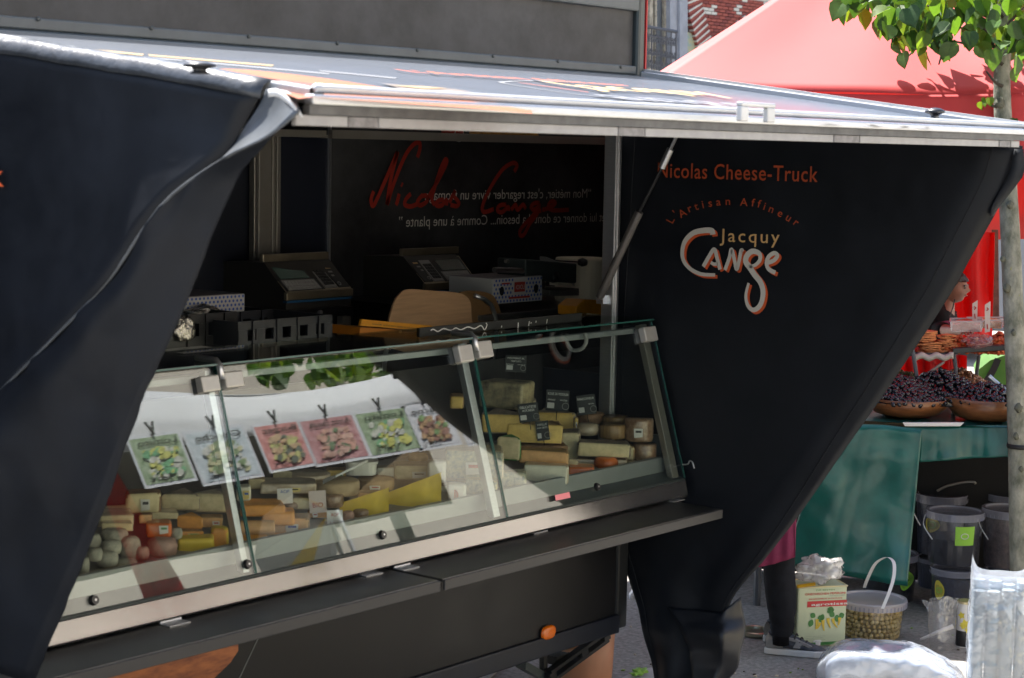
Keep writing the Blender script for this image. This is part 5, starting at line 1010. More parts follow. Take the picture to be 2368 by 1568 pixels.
# cheese knife lying across the tub
a, c = at3(C2, 665, 965, 4.93), at3(C2, 890, 852, 4.96); kn = thing('cheese_knife', 'cheese knife with white handle lying across the middle bay', 'knife', a)
q = MB(); q.tube([a.lerp(c, .12), a.lerp(c, .6), c], [0.004, 0.006, 0.007], 8); q.build('handle', M_tick, kn, smooth=True)
q = MB(); d = (a - c).normalized(); q.prism([a.lerp(c, .12) + V(0, 0, 0.006), a + d * 0.05 + V(0, 0, 0.012), a + d * 0.05 - V(0, 0, 0.006), a.lerp(c, .12) - V(0, 0, 0.006)], (0, 0.003, 0)); q.build('blade', M_blkp, kn)
# ------------------------------------------------------------------ the olive stall under the red tent
SA = math.radians(26); sw = V(math.cos(SA), math.sin(SA), 0); sr = V(math.sin(SA), -math.cos(SA), 0)
K0 = P(2150, 982, D=10.35).dot(sw)
def S(px, py, off=0.0):
    d = ray(px, py); return CAM + d * ((K0 + off - CAM.dot(sw)) / d.dot(sw))
R6 = reg(2500, 1900, 1.9287); R7 = reg(3100, 1900, 1.9287); R8 = reg(3100, 1000, 1.7421)
S7 = lambda x, y, off=0.0: S(*R7(x, y), off); S8 = lambda x, y, off=0.0: S(*R8(x, y), off)
def Rw(l, r_, y, off, R): return (S(*R(r_, y), off) - S(*R(l, y), off)).length
ztab = S8(1200, 1222).z
table = thing('stall_table', 'long trestle table of the olive stall under the green cloth', 'table', S(2050, 1400, 0.5) * 1.0 - V(0, 0, S(2050, 1400, 0.5).z))
tb0 = S(1800, 985, 0.03); tb0.z = ztab - 0.03
b = MB(); b.obox(tb0 + sr * 1.3 + sw * 0.5, sr * 1.5, sw * 0.47, V(0, 0, 0.02)); b.build('tabletop', mat('plank', (0.25, 0.17, 0.1), 0.7), table)
for i, j in ((-0.1, 0.1), (-0.1, 0.9), (2.7, 0.1), (2.7, 0.9)):
    q = MB(); p = tb0 + sr * i + sw * j; q.tube([p, V(p.x, p.y, 0)], 0.022, 8); q.build('leg', M_iron, table)
M_green = mat('green_oilcloth', (0.008, 0.105, 0.088), 0.30, var=0.2, vscale=4, coat=0.25, bump=0.25, bscale=5)
cloth = thing('green_cloth', 'dark green oilcloth draped over the olive table', 'tablecloth', (tb0.x, tb0.y, 0))
def drape(name, tops, bots, off, amp, nf, seed, nu=60, nv=26):
    T_ = resample([S7(x, y, off) if c_ == 7 else S8(x, y, off) for c_, x, y in tops], nu); B_ = resample([S7(x, y, off) if c_ == 7 else S8(x, y, off) for c_, x, y in bots], nu)
    rows = []
    for j in range(nv):
        t_ = j / (nv - 1); rows.append([a.lerp(c, t_) - sw * (amp * (0.2 + 0.8 * t_) * (0.5 + 0.8 * noise.noise(V(i / nu * nf * 2.0, t_ * .7, seed)) + 0.25 * abs(noise.noise(V(i / nu * nf * 5, t_ * .4, seed + 4)))) + 0.010 * noise.noise(a.lerp(c, t_) * 7) + 0.035 * noise.noise(a.lerp(c, t_) * 2.6 + V(seed, 0, 0))) for i, (a, c) in enumerate(zip(T_, B_))])
    q = MB(); q.grid(rows); return q.build(name, M_green, cloth, smooth=True, fix=False, thick=0.003)
drape('side_fall', [(8, 380, 1214), (8, 700, 1214), (8, 900, 1232), (8, 1027, 1236)], [(7, 60, 690), (7, 300, 725), (7, 700, 795), (7, 1024, 838)], -0.01, 0.045, 1.1, 0.4)
drape('front_fall', [(8, 1015, 1236), (8, 1250, 1232), (8, 1500, 1224), (8, 1800, 1222)], [(8, 1005, 1480), (8, 1250, 1462), (8, 1620, 1440), (8, 1800, 1436)], 0.0, 0.03, 2.2, 1.5, nv=12)
ctz = ztab + 0.002; q = MB()
q.grid([[V(0, 0, ctz + 0.004 * noise.noise(V(i * .3, j * .3, 0))) + V((tb0 + sr * (-0.25 + i * 0.1) + sw * (-0.035 + j * 0.1)).x, (tb0 + sr * (-0.25 + i * 0.1) + sw * (-0.035 + j * 0.1)).y, 0) for i in range(32)] for j in range(11)])
q.build('top_cover', M_green, cloth, smooth=True, fix=False)
q = MB(); q.grid([[tb0 + sr * (-.9 + i * .12) + sw * (1.0 + .02 * math.sin(i * 1.1)) + V(0, 0, z - tb0.z) for i in range(34)] for z in (.01, .4, .8, ztab - .04)]); tag(q.build('shade_sheet', mat('shade_black', (0.008, 0.008, 0.009), 0.9), smooth=True, fix=False, thick=.004), 'added black sheet standing in for the shade under the stall table', 'cloth')  # sheet added so the space under the table reads as shade
# white card under the bowls
q = MB(); q.prism([S8(888, 1204, -0.03), S8(1318, 1204, -0.03), S8(1290, 1230, -0.03), S8(905, 1230, -0.03)], sw * 0.02); tag(q.build('white_plate', M_tick, bevel=0.003), 'thin white tray under the rims of the wooden bowls', 'tray')
# wooden bowls and heaps
M_bowl = mat('salad_bowl_wood', (0.30, 0.115, 0.04), 0.4, col2=(0.17, 0.06, 0.022), vscale=7, stretch=(1, 1, 5), coat=0.3)
M_olive = mat('black_olive', (0.010, 0.010, 0.015), 0.16, coat=0.5, var=0.6, vscale=40)
M_olive2 = mat('purple_olive', (0.028, 0.010, 0.014), 0.2, coat=0.4)
def ico(name, m, sub=1, sz=(1, 1, 1)):
    bm_ = bmesh.new(); bmesh.ops.create_icosphere(bm_, subdivisions=sub, radius=1)
    for v in bm_.verts: v.co = V(v.co.x * sz[0], v.co.y * sz[1], v.co.z * sz[2])
    me = bpy.data.meshes.new(name); bm_.to_mesh(me); bm_.free(); me.materials.append(m); me.polygons.foreach_set('use_smooth', [True] * len(me.polygons)); return me
def bowl(label, l, r_, ytop, ybot, off):
    c = S8((l + r_) / 2, ytop, off); W_ = Rw(l, r_, ytop, off, R8) / 2; zt_ = S8((l + r_) / 2, ytop, off).z; z0 = ztab + 0.004; h = zt_ - z0
    o = thing('wooden_bowl', label, 'bowl', (c + sw * W_ * 0.0).to_3d() if False else V(c.x, c.y, z0) + sw * W_, 'wooden salad bowls'); cc = V(c.x, c.y, z0) + sw * W_
    q = MB(); q.lathe(cc, [(W_ * .45, 0), (W_ * .72, h * .18), (W_ * .9, h * .55), (W_, h), (W_ * .97, h), (W_ * .86, h * .55), (W_ * .5, h * .12), (0, h * .1)], 40); q.build('bowl', M_bowl, o, smooth=True); return cc, W_, z0 + h
b1 = bowl('left wooden bowl heaped with black olives, edge hidden by the tarp', 590, 1240, 1060, 1204, 0.02)
b2 = bowl('right wooden bowl heaped with black olives, beside the tree trunk', 1165, 1800, 1060, 1214, 0.02)
def heap(name, label, me_list, peaks, n, size, seed, group):
    # a pile of separate berries joined as one mass, laid over a mound
    rr = random.Random(seed); q = MB(); mats = [me_list[0].materials[0], me_list[1].materials[0]] if len(me_list) > 1 else [me_list[0].materials[0]]
    base = me_list[0]; bv = [v.co.copy() for v in base.vertices]; bf = [tuple(p.vertices) for p in base.polygons]
    for (c, rx, hz_) in peaks:
        k = int(n * rx * rx / sum(p[1] ** 2 for p in peaks))
        for i in range(k):
            a = rr.random() * 2 * math.pi; r_ = math.sqrt(rr.random()); z = hz_ * (1 - r_ ** 1.35); p = c + V(math.cos(a) * r_ * rx, math.sin(a) * r_ * rx, z - rr.random() * size * 0.8)
            rot = Matrix.Rotation(rr.random() * 6, 3, V(rr.random() - .5, rr.random() - .5, rr.random() - .5).normalized()); s_ = size * rr.uniform(.85, 1.15)
            q.add([p + (rot @ v) * s_ for v in bv], bf, 1 if len(mats) > 1 and rr.random() < 0.06 else 0)
        q.lathe(c, [(rx, -0.01), (rx * .6, hz_ * .5 - size), (0, hz_ - size)], 20)
    o = q.build(name, mats, smooth=True, fix=False); tag(o, label, 'olives' if 'olive' in name else 'nuts', group, 'stuff'); return o
ol = [ico('olive', M_olive, 1, (1, 1, 1.25)), ico('olive', M_olive2, 1)]
def PK(x, y, off, rx, by):  # a peak by its picture place; base height by
    p = S8(x, y, off); return (V(p.x, p.y, by), rx, max(0.03, p.z - by))
heap('black_olives', 'heap of black olives in the left wooden bowl', ol, [PK(890, 880, 0.30, 0.27, b1[2] - 0.01), (b1[0] * 1 + V(0, 0, b1[2] - b1[0].z - 0.012), b1[1] * .96, 0.10)], 700, 0.0155, 1, 'heaps of olives')
heap('black_olives', 'tall heap of black olives between the two bowls', ol, [PK(1150, 832, 0.42, 0.30, b1[2] - 0.02)], 520, 0.015, 2, 'heaps of olives')
heap('black_olives', 'heap of black olives in the right wooden bowl', ol, [PK(1500, 935, 0.34, 0.27, b2[2] - 0.01), (b2[0] + V(0, 0, b2[2] - b2[0].z - 0.012), b2[1] * .96, 0.09)], 700, 0.0155, 3, 'heaps of olives')
nm = [ico('nut', mat('brown_nut', (0.30, 0.12, 0.05), 0.4, var=0.3, vscale=30, coat=0.3), 1), ico('nut', mat('amber_nut', (0.42, 0.17, 0.06), 0.4), 1)]
heap('spiced_olives', 'heap of orange brown spiced olives behind the black ones', nm, [PK(1290, 825, 0.62, 0.24, b1[2]), PK(1390, 900, 0.52, 0.16, b1[2])], 420, 0.013, 4, 'heaps of olives')
gm = [ico('nut', mat('herb_olive', (0.12, 0.10, 0.03), 0.4, var=0.4, vscale=30), 1), nm[0]]
heap('green_olives', 'heap of green olives with herbs, next to the tarp edge', gm, [PK(905, 835, 0.60, 0.17, b1[2])], 200, 0.013, 5, 'heaps of olives')
# raised shelf with bread and salads
M_tray = mat('dark_tray', (0.05, 0.05, 0.05), 0.35, metal=0.5)
shelf = thing('raised_shelf', 'dark metal shelf on posts above the olive bowls', 'shelf', S8(1240, 1215, 0.5))
q = MB(); q.prism([S8(1238, 688, 0.45), S8(1780, 650, 0.45), S8(1780, 690, 0.45), S8(1238, 725, 0.45)], sw * 0.35); q.build('board', M_tray, shelf, bevel=0.004)
q = MB(); q.prism([S8(820, 715, 0.45), S8(1236, 720, 0.45), S8(1236, 745, 0.45), S8(820, 740, 0.45)], sw * 0.35); q.build('board', M_tray, shelf, bevel=0.004)
for x0, y0, x1, y1, o_ in ((958, 690, 995, 925, 0.40), (1245, 720, 1260, 830, 0.50), (1420, 740, 1405, 860, 0.78)):
    q = MB(); a, c = S8(x0, y0, o_), S8(x1, y1, o_); q.tube([a, c, V(c.x, c.y, ztab)], 0.012, 8); q.build('post', M_iron, shelf)
q = MB(); q.tube([S8(1040, 880, 0.40), S8(1180, 780, 0.40)], 0.008, 6); q.build('brace', M_col, shelf)
q = MB(); q.tube([S8(1490, 880, 0.3), S8(1640, 1010, 0.3)], 0.014, 8); tag(q.build('tong', M_alu), 'pale metal scoop handle sticking out of the right olive heap', 'scoop')
M_bread = mat('flatbread', (0.62, 0.22, 0.08), 0.8, var=0.25, vscale=22, bump=0.3)
def stack(label, l, r_, t_, b_, off, n):
    a, c = S8(l, b_, off), S8(r_, b_, off); W_ = (c - a).length / 2; z0 = a.z; z1 = S8(l, t_, off).z; o = thing('flatbread_stack', label, 'flatbread', (a + c) / 2 + sw * W_, 'stacks of flatbread'); cc = (a + c) / 2 + sw * W_; k0 = rnd.random()
    for i in range(n):
        z = z0 + (z1 - z0) * i / n; th = (z1 - z0) / n; q = MB(); ct_ = cc + sr * rnd.uniform(-.03, .03) + sw * rnd.uniform(-.01, .01)
        ring = [ct_ + V(math.cos(a_) * W_ * (1 + .14 * noise.noise(V(math.cos(a_) * 1.5, math.sin(a_) * 1.5, i * 1.3 + k0 * 9))), math.sin(a_) * W_ * (1 + .14 * noise.noise(V(math.cos(a_) * 1.5, math.sin(a_) * 1.5, i * 1.3 + k0 * 5))), z - ct_.z + th * .9 * noise.noise(V(math.cos(a_) * 2, math.sin(a_) * 2, i * .5 + k0))) for a_ in [2 * math.pi * j / 18 for j in range(18)]]
        q.prism(ring, V(0, 0, th * .8)); q.build('flatbread', M_bread, o)
stack('low stack of flatbreads left of the wide one, half behind the tarp', 880, 1000, 610, 722, 0.50, 9)
stack('wide stack of orange flatbreads on the raised shelf, nearest the tarp', 980, 1140, 568, 718, 0.47, 13)
stack('narrower stack of orange flatbreads, right beside the wide one', 1132, 1244, 590, 722, 0.49, 11)
q = MB(); q.grid([[S8(x, y + 10 * math.sin(x * .06), 0.44 + o_) for x in range(960, 1260, 15)] for y, o_ in ((722, 0.0), (745, -0.01), (768, -0.004))]); tag(q.build('paper_sheet', mat('greased_paper', (0.55, 0.48, 0.42), 0.6), smooth=True, fix=False, thick=0.002), 'wrinkled paper sheet hanging below the flatbread stacks', 'paper')
M_salad = mat('orange_salad', (0.60, 0.13, 0.03), 0.5, col2=(0.42, 0.06, 0.02), vscale=30, bump=0.9, bscale=45)
M_clearp = clear('clear_plastic', (0.97, 0.97, 0.97), f0=0.08, rough=0.12, haze=0.22, hcol=(0.75, 0.76, 0.78))
def tubx(label, l, r_, t_, b_, off, dep, fill, fh):
    a, c = S8(l, b_, off), S8(r_, b_, off); z1 = S8(l, t_, off).z; h = z1 - a.z; e = c - a; o = thing('plastic_tub', label, 'tub', (a + c) / 2 + sw * dep / 2, 'clear plastic tubs of salad')
    q = MB(); d_ = sw * dep; top = [a - e * .03 + V(0, 0, h), c + e * .03 + V(0, 0, h), c + e * .03 + d_ + V(0, 0, h), a - e * .03 + d_ + V(0, 0, h)]; bot = [a, c, c + d_, a + d_]
    for i in range(4): q.add([bot[i], bot[(i + 1) % 4], top[(i + 1) % 4], top[i]], [(0, 1, 2, 3)])
    q.build('box', M_clearp, o, fix=False, thick=0.003); q = MB(); q.tube(top + [top[0]], 0.005, 5); q.build('rim', mat('milky_rim', (0.6, 0.58, 0.56), 0.4), o)
    q = MB(); rows = [[a.lerp(c, .05 + .9 * i / 12) + d_ * (.06 + .88 * j / 8) + V(0, 0, h * fh * (0.8 + 0.35 * math.sin(math.pi * i / 12)) + 0.012 * noise.noise(V(i * 1.7, j * 1.9, off * 9))) for i in range(13)] for j in range(9)]; q.grid(rows)
    q.grid([rows[0], [V(p.x, p.y, a.z + .003) for p in rows[0]]]); q.build('salad', fill, o, smooth=True, fix=False)
tubx('clear tub of orange salad by the vendor arm', 1225, 1440, 500, 572, 0.62, 0.22, M_salad, 0.8)
tubx('clear tub of pale orange paste at the back, behind the price cards', 1345, 1590, 490, 545, 0.88, 0.2, mat('orange_paste_salad', (0.62, 0.28, 0.06), 0.5, var=0.2, vscale=20, bump=0.6), 0.85)
heap('peppers', 'spread of red orange peppers along the raised shelf', [ico('nut', M_salad, 1, (1, 1, .8)), ico('nut', mat('red_pepper', (0.5, 0.05, 0.015), 0.35), 1)], [PK(1290, 598, 0.60, 0.14, S8(1290, 690, .6).z), PK(1420, 588, 0.62, 0.15, S8(1290, 690, .6).z), PK(1580, 575, 0.62, 0.14, S8(1290, 690, .6).z), PK(1560, 610, 0.55, 0.1, S8(1290, 690, .6).z)], 420, 0.014, 8, 'salads on the shelf')['category'] = 'peppers'
crumple('plastic_bag', S8(1420, 640, 0.50), 0.10, 0.08, 0.045, clear('pinkish_film', (0.97, 0.9, 0.9), 0.08, 0.15, haze=0.35, hcol=(0.75, 0.5, 0.47), bump=0.5), 'clear plastic bag lying on the raised shelf in front of the peppers', 'plastic bag', seed=9)
for l, r_, t_, b_, off, lab in ((1375, 1413, 350, 505, 0.75, 'narrow white price sign on the raised shelf, left one'), (1462, 1502, 358, 578, 0.60, 'narrow white price sign on the raised shelf, right one and taller')):
    q = MB(); q.prism([S8(l, t_ + 25, off), S8(r_, t_, off), S8(r_ - 4, b_ - 8, off), S8(l, b_, off)], sw * 0.004); o = tag(q.build('price_sign', mat('cream_sign', (0.70, 0.62, 0.56), 0.6)), lab, 'price sign', 'price signs on the shelf')
    q = MB(); q.ribbon([S8(l + 14, t_ + 45, off - .004), S8(l + 24, t_ + 55, off - .004), S8(l + 12, t_ + 66, off - .004)], 0.006, -sw); q.ribbon([S8(l + 16, b_ - 60, off - .004), S8(l + 20, b_ - 25, off - .004)], 0.006, -sw); q.build('writing', M_redp, o, fix=False)
# bright green tent far behind and the grey van
q = MB(); q.prism([S8(1395, 880, 4), S8(1425, 830, 4), S8(1500, 770, 4), S8(1600, 735, 4), S8(1750, 720, 4), S8(1750, 1000, 4), S8(1440, 960, 4)], sw * 0.8)
gt = tag(q.build('green_tent', translucent('lime_fabric', (0.09, 0.20, 0.04), (0.10, 0.24, 0.03), 0.35)), 'lime green tent fabric beyond the olive stall', 'tent')
q = MB(); q.ribbon([S8(1555, 760, 3.98), S8(1520, 840, 3.98), S8(1465, 930, 3.98)], 0.05, -sw); q.build('strap', M_blk, gt, fix=False)
van = thing('parked_van', 'pale van parked far behind the red curtain', 'van', S(2400, 640, 14) * 1.0 - V(0, 0, S(2400, 640, 14).z))
M_van = mat('van_paint', (0.20, 0.22, 0.25), 0.3, coat=0.6)
vc = V(*WL[van]); Lx, Ly = sr, sw
q = MB(); q.prism([vc + Lx * x + V(0, 0, z) for x, z in ((-2.4, .4), (2.4, .4), (2.4, 1.1), (1.7, 1.35), (1.1, 2.1), (0.8, 2.25), (-2.3, 2.25), (-2.4, 2.1))], sw * 1.9); vb = q.build('body', M_van, van, bevel=0.06)
q = MB(); q.prism([vc + Lx * x + V(0, 0, z) - sw * 0.01 for x, z in ((1.55, 1.35), (1.05, 2.0), (0.3, 2.0), (0.3, 1.35))], sw * 0.02); q.build('window', M_glassd, van)
for i in (-1.5, 1.5):
    q = MB(); q.lathe((0, 0, 0), [(0.2, -.1), (0.32, -.1), (0.34, 0), (0.32, .1), (0.2, .1)], 20, axis='y'); wo = q.build('wheel', M_blk, van); wo.location = Lx * i + V(0, 0, .34) ; wo.rotation_euler = (0, 0, SA - math.pi / 2); 
    for v in wo.data.vertices: v.co += WL[van]
# ------------------------------------------------------------------ vendor and the red curtain
M_skin = mat('skin', (0.23, 0.10, 0.065), 0.5, var=0.08, vscale=20)
M_hair = mat('black_hair', (0.012, 0.010, 0.010), 0.5, bump=0.8, bscale=70)
M_jack = mat('black_jacket', (0.007, 0.0065, 0.008), 0.85, spec=0.15, var=0.3, vscale=8)
M_burg = mat('burgundy_cotton', (0.21, 0.022, 0.075), 0.8, var=0.12, vscale=9, bump=0.15, bscale=30)
def skin_mesh(name, chain, m, sub=2):
    # chain: {key: (pos, radius)}, edges
    verts, edges, root = chain; keys = list(verts); me = bpy.data.meshes.new(name); me.from_pydata([verts[k][0] for k in keys], [(keys.index(a), keys.index(c)) for a, c in edges], [])
    o = bpy.data.objects.new(name, me); COL.objects.link(o); md = o.modifiers.new('s', 'SKIN'); md.use_smooth_shade = True
    if not me.skin_vertices: me.skin_vertices.new(name='') if hasattr(me.skin_vertices, 'new') else None
    for i, k in enumerate(keys): 
        r_ = verts[k][1]; me.skin_vertices[0].data[i].radius = (r_, r_) if not isinstance(r_, tuple) else r_; me.skin_vertices[0].data[i].use_root = (k == root)
    sb_ = o.modifiers.new('u', 'SUBSURF'); sb_.levels = sub; sb_.render_levels = sub
    bpy.context.view_layer.update(); dm = bpy.data.meshes.new_from_object(o.evaluated_get(bpy.context.evaluated_depsgraph_get())); bpy.data.objects.remove(o); bpy.data.meshes.remove(me)
    vs = [tuple(v.co) for v in dm.vertices]; fs = [tuple(p.vertices) for p in dm.polygons]; bpy.data.meshes.remove(dm); return vs, fs
def head_geo(c, fwd, h):
    # a head c = centre, fwd = where it looks, h = chin to crown; face with brow, nose, lips and chin
    fwd = fwd.normalized(); up = V(0, 0, 1); rt = fwd.cross(up).normalized(); nu, nv = 36, 28; vs = []; fs = []
    g = lambda x, s_: math.exp(-(x / s_) ** 2)
    for j in range(nv + 1):
        ph = math.pi * j / nv; z = math.cos(ph); ring = math.sin(ph)
        for i in range(nu):
            a = 2 * math.pi * i / nu; x = ring * math.sin(a); y = ring * math.cos(a)      # y forward
            zz = z; wx, wy = 0.37, 0.46
            if z < 0: wx *= 1 - 0.28 * (-z) ** 1.5; 
            yy = y * wy + (0.03 if y > 0 else -0.02)
            if y > 0:
                fr = max(0, math.cos(a)) ** 2; cx_ = x / max(.15, ring)
                yy += 0.095 * g(cx_, 0.16) * g(z + 0.16, 0.13) * ring + 0.045 * g(cx_, 0.13) * g(z + 0.02, 0.2)      # nose
                yy += 0.02 * g(z - 0.16, 0.08) * fr - 0.03 * (g(cx_ - 0.36, 0.16) + g(cx_ + 0.36, 0.16)) * g(z - 0.02, 0.09)   # brow, eye sockets
                yy += 0.028 * g(cx_, 0.28) * (g(z + 0.42, 0.05) + g(z + 0.54, 0.05)) + 0.05 * g(cx_, 0.3) * g(z + 0.80, 0.13)  # lips, chin
            vs.append(tuple(c + rt * (x * wx * h) + fwd * (yy * h) + up * (zz * 0.5 * h)))
    for j in range(nv):
        for i in range(nu): fs.append((j * nu + i, j * nu + (i + 1) % nu, (j + 1) * nu + (i + 1) % nu, (j + 1) * nu + i))
    for sgn in (-1, 1):
        o = len(vs); cc = c + rt * sgn * 0.37 * h - fwd * 0.04 * h - up * 0.03 * h
        for i in range(12):
            a = 2 * math.pi * i / 12; vs.append(tuple(cc + fwd * math.cos(a) * 0.075 * h + up * math.sin(a) * 0.14 * h)); 
        vs.append(tuple(cc + rt * sgn * 0.05 * h - fwd * 0.03 * h)); fs += [(o + i, o + (i + 1) % 12, o + 12) for i in range(12)]
    return vs, fs
hc = S8(1232, 262, 2.4); hh = (S8(1232, 150, 2.4) - S8(1232, 372, 2.4)).length * 0.98
lookd = (sr * 0.95 - sw * 0.22).normalized(); side = lookd.cross(V(0, 0, 1)).normalized()      # side = his right, towards us is -sw
vend = thing('person', 'vendor with short black hair and dark jacket leaning over the olive stall', 'person', (hc.x, hc.y, 0), 'people')
nk = hc - V(0, 0, hh * 0.62) - lookd * 0.03; ch = nk - V(0, 0, 0.2) - lookd * 0.06; pel = V(ch.x, ch.y, 0.98) - lookd * 0.12
sh = {s_: nk - V(0, 0, 0.10) + side * 0.19 * s_ - lookd * 0.02 for s_ in (-1, 1)}
# hands reach to the tubs
han = S8(1320, 560, 1.45); elb = {1: S8(1150, 560, 1.9), -1: S8(1180, 560, 2.3)}
hand = {1: han, -1: S8(1330, 545, 1.8)}
vts = {'pel': (pel, .15), 'ch': (ch, .16), 'nk': (nk, .06), 'nk2': (nk + V(0, 0, .08), .058)}; eds = [('pel', 'ch'), ('ch', 'nk'), ('nk', 'nk2')]
for s_ in (-1, 1):
    n_ = 'r' if s_ > 0 else 'l'; hd = (hand[s_] - elb[s_]).normalized(); hup = V(0, 0, 1); hs = hd.cross(hup).normalized()
    vts[n_ + 's'] = (sh[s_], .065); vts[n_ + 'e'] = (elb[s_], .045); vts[n_ + 'w'] = (hand[s_] - hd * .10, .030); vts[n_ + 'p'] = (hand[s_] - hd * .03, (.022, .040)); eds += [('ch', n_ + 's'), (n_ + 's', n_ + 'e'), (n_ + 'e', n_ + 'w'), (n_ + 'w', n_ + 'p')]
    for f_ in range(4):
        o_ = hs * (f_ - 1.5) * .020; L_ = (.062, .072, .067, .05)[f_]; vts[f'{n_}f{f_}a'] = (hand[s_] + o_ + hd * .012, .0095); vts[f'{n_}f{f_}b'] = (hand[s_] + o_ + hd * L_ * .55 - hup * .012, .0085); vts[f'{n_}f{f_}c'] = (hand[s_] + o_ + hd * L_ - hup * .035, .0075)
        eds += [(n_ + 'p', f'{n_}f{f_}a'), (f'{n_}f{f_}a', f'{n_}f{f_}b'), (f'{n_}f{f_}b', f'{n_}f{f_}c')]
    vts[n_ + 't1'] = (hand[s_] - hd * .04 + hs * s_ * -.042, .011); vts[n_ + 't2'] = (hand[s_] + hd * .005 + hs * s_ * -.052 - hup * .015, .009); eds += [(n_ + 'p', n_ + 't1'), (n_ + 't1', n_ + 't2')]
    hp_ = pel + side * .09 * s_; vts[n_ + 'h'] = (hp_ - V(0, 0, .08), .095); vts[n_ + 'k'] = (V(hp_.x, hp_.y, .5), .06); vts[n_ + 'a'] = (V(hp_.x, hp_.y, .09), .04); vts[n_ + 't'] = (V(hp_.x, hp_.y, .03) + lookd * .16, .035); eds += [('pel', n_ + 'h'), (n_ + 'h', n_ + 'k'), (n_ + 'k', n_ + 'a'), (n_ + 'a', n_ + 't')]
q = MB(); q.add(*skin_mesh('body', (vts, eds, 'pel'), M_skin)); q.add(*head_geo(hc, lookd, hh)); q.build('body', M_skin, vend, smooth=True, fix=True)
jk = {'pel': (pel, .175), 'ch': (ch, .185), 'nk': (nk - V(0, 0, .0), .08)}; je = [('pel', 'ch'), ('ch', 'nk')]
for s_ in (-1, 1):
    n_ = 'r' if s_ > 0 else 'l'; jk[n_ + 's'] = (sh[s_], .085); jk[n_ + 'e'] = (elb[s_], .062); jk[n_ + 'w'] = (elb[s_].lerp(hand[s_], .25), .055); je += [('ch', n_ + 's'), (n_ + 's', n_ + 'e'), (n_ + 'e', n_ + 'w')]
q = MB(); q.add(*skin_mesh('jacket', (jk, je, 'pel'), M_jack)); q.build('jacket', M_jack, vend, smooth=True)
tr = {'pel': (pel - V(0, 0, .02), .165)}; te = []
for s_ in (-1, 1):
    n_ = 'r' if s_ > 0 else 'l'; hp_ = pel + side * .09 * s_; tr[n_ + 'h'] = (hp_ - V(0, 0, .1), .11); tr[n_ + 'k'] = (V(hp_.x, hp_.y, .5), .075); tr[n_ + 'a'] = (V(hp_.x, hp_.y, .12), .06); te += [('pel', n_ + 'h'), (n_ + 'h', n_ + 'k'), (n_ + 'k', n_ + 'a')]
q = MB(); q.add(*skin_mesh('trousers', (tr, te, 'pel'), M_jack)); q.build('trousers', M_jack, vend, smooth=True)
q = MB(); rows = []
for j in range(15):
    ph = math.pi * 0.60 * j / 14; row = []
    for i in range(32):
        a = 2 * math.pi * i / 32; x, y, z = math.sin(ph) * math.sin(a), math.sin(ph) * math.cos(a), math.cos(ph)
        zmin = 0.36 if math.cos(a) > 0.55 else (-0.22 + 0.58 * max(0, math.cos(a)) / 0.55)
        zz = max(z, zmin); k = 1.12 + .10 * noise.noise(V(x, y, z) * 4)
        s_ = math.sqrt(max(0, 1 - zz * zz)) / max(1e-4, math.sin(ph)) if z < zmin else 1
        row.append(hc + side * (x * s_ * .385 * hh * k) + lookd * ((y * s_ * .47 + .0) * hh * k + .005) + V(0, 0, zz * .52 * hh * k))
    rows.append(row)
q.grid(rows, closed=True); q.build('hair', M_hair, vend, smooth=True)
for nm_, dz, w_, hgt_, m_ in (('eyebrow', .085, .22, .05, M_hair), ('eye', .015, .10, .04, M_hair), ('mouth', -.235, .17, .02, mat('lips', (0.3, 0.10, 0.08), 0.5))):
    for s_ in ((-1, 1) if nm_ != 'mouth' else (0,)):
        q = MB(); cc = hc + lookd * (.455 if nm_ != 'mouth' else .475) * hh + side * s_ * .15 * hh + V(0, 0, dz * hh); q.obox(cc, side * w_ * hh / 2, lookd * 0.006, V(0, 0, hgt_ * hh / 2)); q.build(nm_, m_, vend, bevel=0.003)
q = MB(); q.tube([S8(1252, 345, 2.3), S8(1240, 400, 2.3), S8(1215, 470, 2.2)], 0.004, 5); q.build('lanyard', M_blk, vend)
q = MB(); q.grid([[S8(1060, 330, 2.02), S8(1120, 360, 1.98), S8(1175, 372, 2.0)], [S8(1040, 430, 1.98), S8(1130, 440, 1.92), S8(1195, 430, 1.97)], [S8(1020, 520, 1.97), S8(1130, 510, 1.9), S8(1222, 490, 1.95)], [S8(1010, 600, 1.97), S8(1120, 590, 1.9), S8(1205, 575, 1.95)]]); q.build('waistcoat', M_jack, vend, smooth=True, thick=.01)
q = MB(); q.prism([S8(1165, 500, 1.88), S8(1228, 490, 1.9), S8(1208, 570, 1.9), S8(1170, 585, 1.88)], sw * 0.01); q.build('shirt_hem', M_burg, vend)
M_redt = translucent('red_tent_fabric', (0.62, 0.064, 0.062), (0.85, 0.06, 0.04), 0.32, 0.55, 0.05, 1.5, 0.12, 2.0)
T0 = resample([S8(x, -120, 2.9) for x in (900, 1200, 1400, 1532)], 40); T1 = resample([S8(x, y, 2.9) for x, y in ((900, 720), (1200, 715), (1400, 708), (1512, 700))], 40)
q = MB(); q.grid([[a.lerp(c, j / 14) + sw * (0.05 * math.sin(i * .55 + .6 * math.sin(j * .4)) + .03 * noise.noise(V(i * .2, j * .2, 3))) for i, (a, c) in enumerate(zip(T0, T1))] for j in range(15)])
tag(q.build('red_curtain', translucent('red_curtain_fabric', (0.60, 0.03, 0.03), (0.9, 0.045, 0.03), 0.55), smooth=True, fix=False, thick=0.003), 'glowing red curtain hanging at the back of the olive stall behind the vendor', 'curtain')
